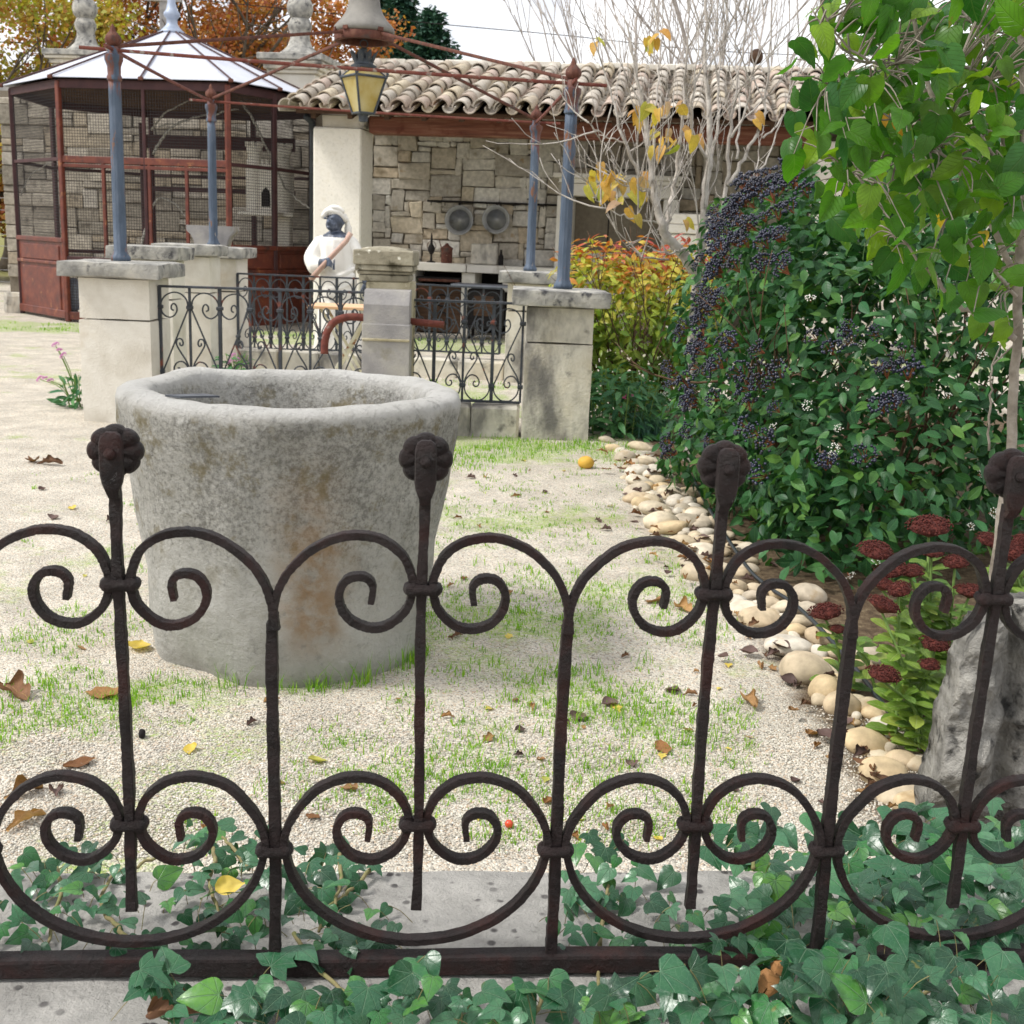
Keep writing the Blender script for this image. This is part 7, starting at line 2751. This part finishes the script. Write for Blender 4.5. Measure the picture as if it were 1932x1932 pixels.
broad_tree('yellow-green autumn tree filling the upper left corner', at_far(10, 36), 36, 1.8, 10, 4.0, MAT['yellowing'], 17000, .15)
broad_tree('orange autumn tree behind the left gate pier', at_far(240, 40), 40, 2.5, 12, 3.8, MAT['autumn'], 14000, .15)
broad_tree('rusty orange autumn tree behind the aviary finial', at_far(420, 38), 38, 2.5, 11, 3.6, MAT['autumn'], 15000, .15)
broad_tree('orange autumn tree between the right gate pier and the pavilion vent', at_far(585, 42), 42, 2, 10.5, 3.1, MAT['autumn'], 15000, .15)
broad_tree('low orange tree behind the left end of the aviary', at_far(-60, 30), 30, .6, 4.5, 3.0, MAT['yellowing'], 7000, .14)
broad_tree('low rusty tree seen through the gateway', at_far(90, 31), 31, .4, 3.6, 2.4, MAT['autumn'], 7000, .14)

MAT['conifer'] = leafmat('conifer_spray', [rgb('1f4034'), rgb('2a5040'), rgb('355c46'), rgb('254838')], .7, .05)


def conifer(label, x, y, h, r):
    t = thing('conifer', label, 'tree', (x, y, 0), 0, 'dark conifers beyond the hut')
    MB().tube([V3(x, y, 0), V3(x, y, h * .97)], [.25, .03], 8).build('trunk', MAT['bark_dark'], t)
    ms_ = []
    lm_ = [far_leaf(MAT['conifer'], .3)]
    for i in range(700):
        f_ = rng.random() ** .8
        z = h * (.08 + .92 * f_)
        rr = r * (1 - f_) ** .8 * rng.uniform(.6, 1.15) + .12
        a = rng.uniform(0, 2 * pi)
        for j in range(20):
            s_ = rng.random() ** .6
            p = V3(x + rr * s_ * cos(a), y + rr * s_ * sin(a), z + .35 * rr * s_ ** 1.5 - .12 * s_) + rng.normal(0, .13, 3)
            ms_.append((0, frame(p, V3(0, 0, 1) + rng.normal(0, .5, 3), V3(cos(a), sin(a), .5) + rng.normal(0, .5, 3), rng.uniform(.18, .36))))
    stuff(join_copies('crown', lm_, ms_, MAT['conifer'], t))


conifer('tallest dark conifer behind the tiled roof', at_far(752, 58), 58, 12.6, 3.4)
conifer('shorter dark conifer right of the tallest one', at_far(806, 56), 56, 11.3, 3.7)
conifer('dark conifer half hidden behind the pavilion vent', at_far(726, 62), 62, 14.0, 2.8)

MAT['bare_bark'] = simple('pale_bare_bark', [rgb('a39b94'), rgb('b9b1aa')], 10, .9, 0)


def bare_tree(label, x, y, h, n0, seed_spread=.35):
    t = thing('bare_tree', label, 'tree', (x, y, 0), 0, 'leafless trees behind the hut')
    k_ = MB()
    k_.tube([V3(x, y, 0), V3(x + .1, y, h * .25), V3(x, y, h * .45)], [.2, .15, .1], 8)
    k_.build('trunk', MAT['bare_bark'], t, smooth=True)
    k_ = MB()
    for i in range(n0):
        a = rng.uniform(0, 2 * pi)
        b0 = V3(x, y, h * rng.uniform(.22, .45))
        branchy(k_, b0, V3(cos(a) * .75, sin(a) * .5, 1.0), h * rng.uniform(.42, .6), .04, 3, .30, .28, 3, 5, .07, .0065)
    k_.build('crown', MAT['bare_bark'], t, smooth=True)


bare_tree('pale leafless tree rising behind the middle of the tiled roof', A(1200, 100, 25)[0], 25, 7.6, 9)
bare_tree('pale leafless tree rising behind the right of the tiled roof', A(1400, 100, 26)[0], 26, 8.0, 9)

# overhead wire and a concrete pole behind the aviary finial
k = MB()
a, b = A(-200, -230, 30), A(2300, 260, 30)
q = [a + (b - a) * t + V3(0, 0, -.8 * 4 * t * (1 - t)) for t in np.linspace(0, 1, 30)]
pl_ = thing('utility_pole', 'pale concrete utility pole behind the aviary finial', 'pole', (A(312, 40, 34)[0], 34, 0))
x0 = A(312, 40, 34)[0]
MB().box((x0, 34, 4.6), (.26, .26, 9.2), 0, .03).build('shaft', MAT['grey_block'], pl_)
MB().box((x0, 33.9, 7.5), (1.0, .1, .1), 0, .01).build('cross_arm', MAT['grey_block'], pl_)
wz = [V3(x0, 34, 7.6), V3(0, 33, 6.9), V3(9, 32, 6.5), V3(30, 30, 7.5)]
MB().tube(spline(wz, 8), .012, 5).build('wire', MAT['soot'], pl_)

# low wire fence left of the aviary
wf_ = thing('wire_fence', 'thin wire field fence beyond the left end of the aviary', 'fence', (-11, 25.5, 0))
for x in np.arange(-16, -8.4, 1.5):
    MB().tube([V3(x, 25.5, 0), V3(x, 25.5, 2.2)], .025, 6).build('post', MAT['rust'], wf_)
for z in np.arange(.2, 2.2, .25):
    MB().tube([V3(-16, 25.5, z), V3(-8.6, 25.5, z)], .006, 4).build('wire', MAT['tin'], wf_)

# pale neighbouring roof at the far right, seen through the lilac
nb = thing('neighbour_house', 'pale neighbouring house with a low tiled roof behind the lilac', 'house', (7.6, 24, 0))
MB().box((7.9, 25, 1.65), (4.6, 4, 3.3), HR, .02).build('wall', MAT['limestone'], nb)
q = [V3(5.4, 22.9, 3.25), V3(10.4, 22.2, 3.25), V3(10.8, 25.2, 4.4), V3(5.8, 25.9, 4.4)]
rf = MB().add(q + [p - V3(0, 0, .08) for p in q], [(0, 1, 2, 3), (7, 6, 5, 4), (0, 4, 5, 1), (1, 5, 6, 2), (2, 6, 7, 3), (3, 7, 4, 0)]).build('roof', MAT['tile'], nb)
ms_ = []
ex = (q[1] - q[0]) / np.linalg.norm(q[1] - q[0])
ey = (q[3] - q[0]) / np.linalg.norm(q[3] - q[0])
un = np.cross(ex, ey)
for i in range(17):
    for j in range(8):
        ms_.append((int(rng.integers(3)), frame(q[0] + ex * (.15 + i * .29) + ey * (j * .37 - .03) + un * .03, un, ey - un * .04, 1.0)))
stuff(join_copies('tiles', tiles_me, ms_, MAT['tile'], rf))
MB().box((7.0, 22.75, 1.9), (.7, .06, 1.1), HR, .01).build('window', MAT['soot'], nb)
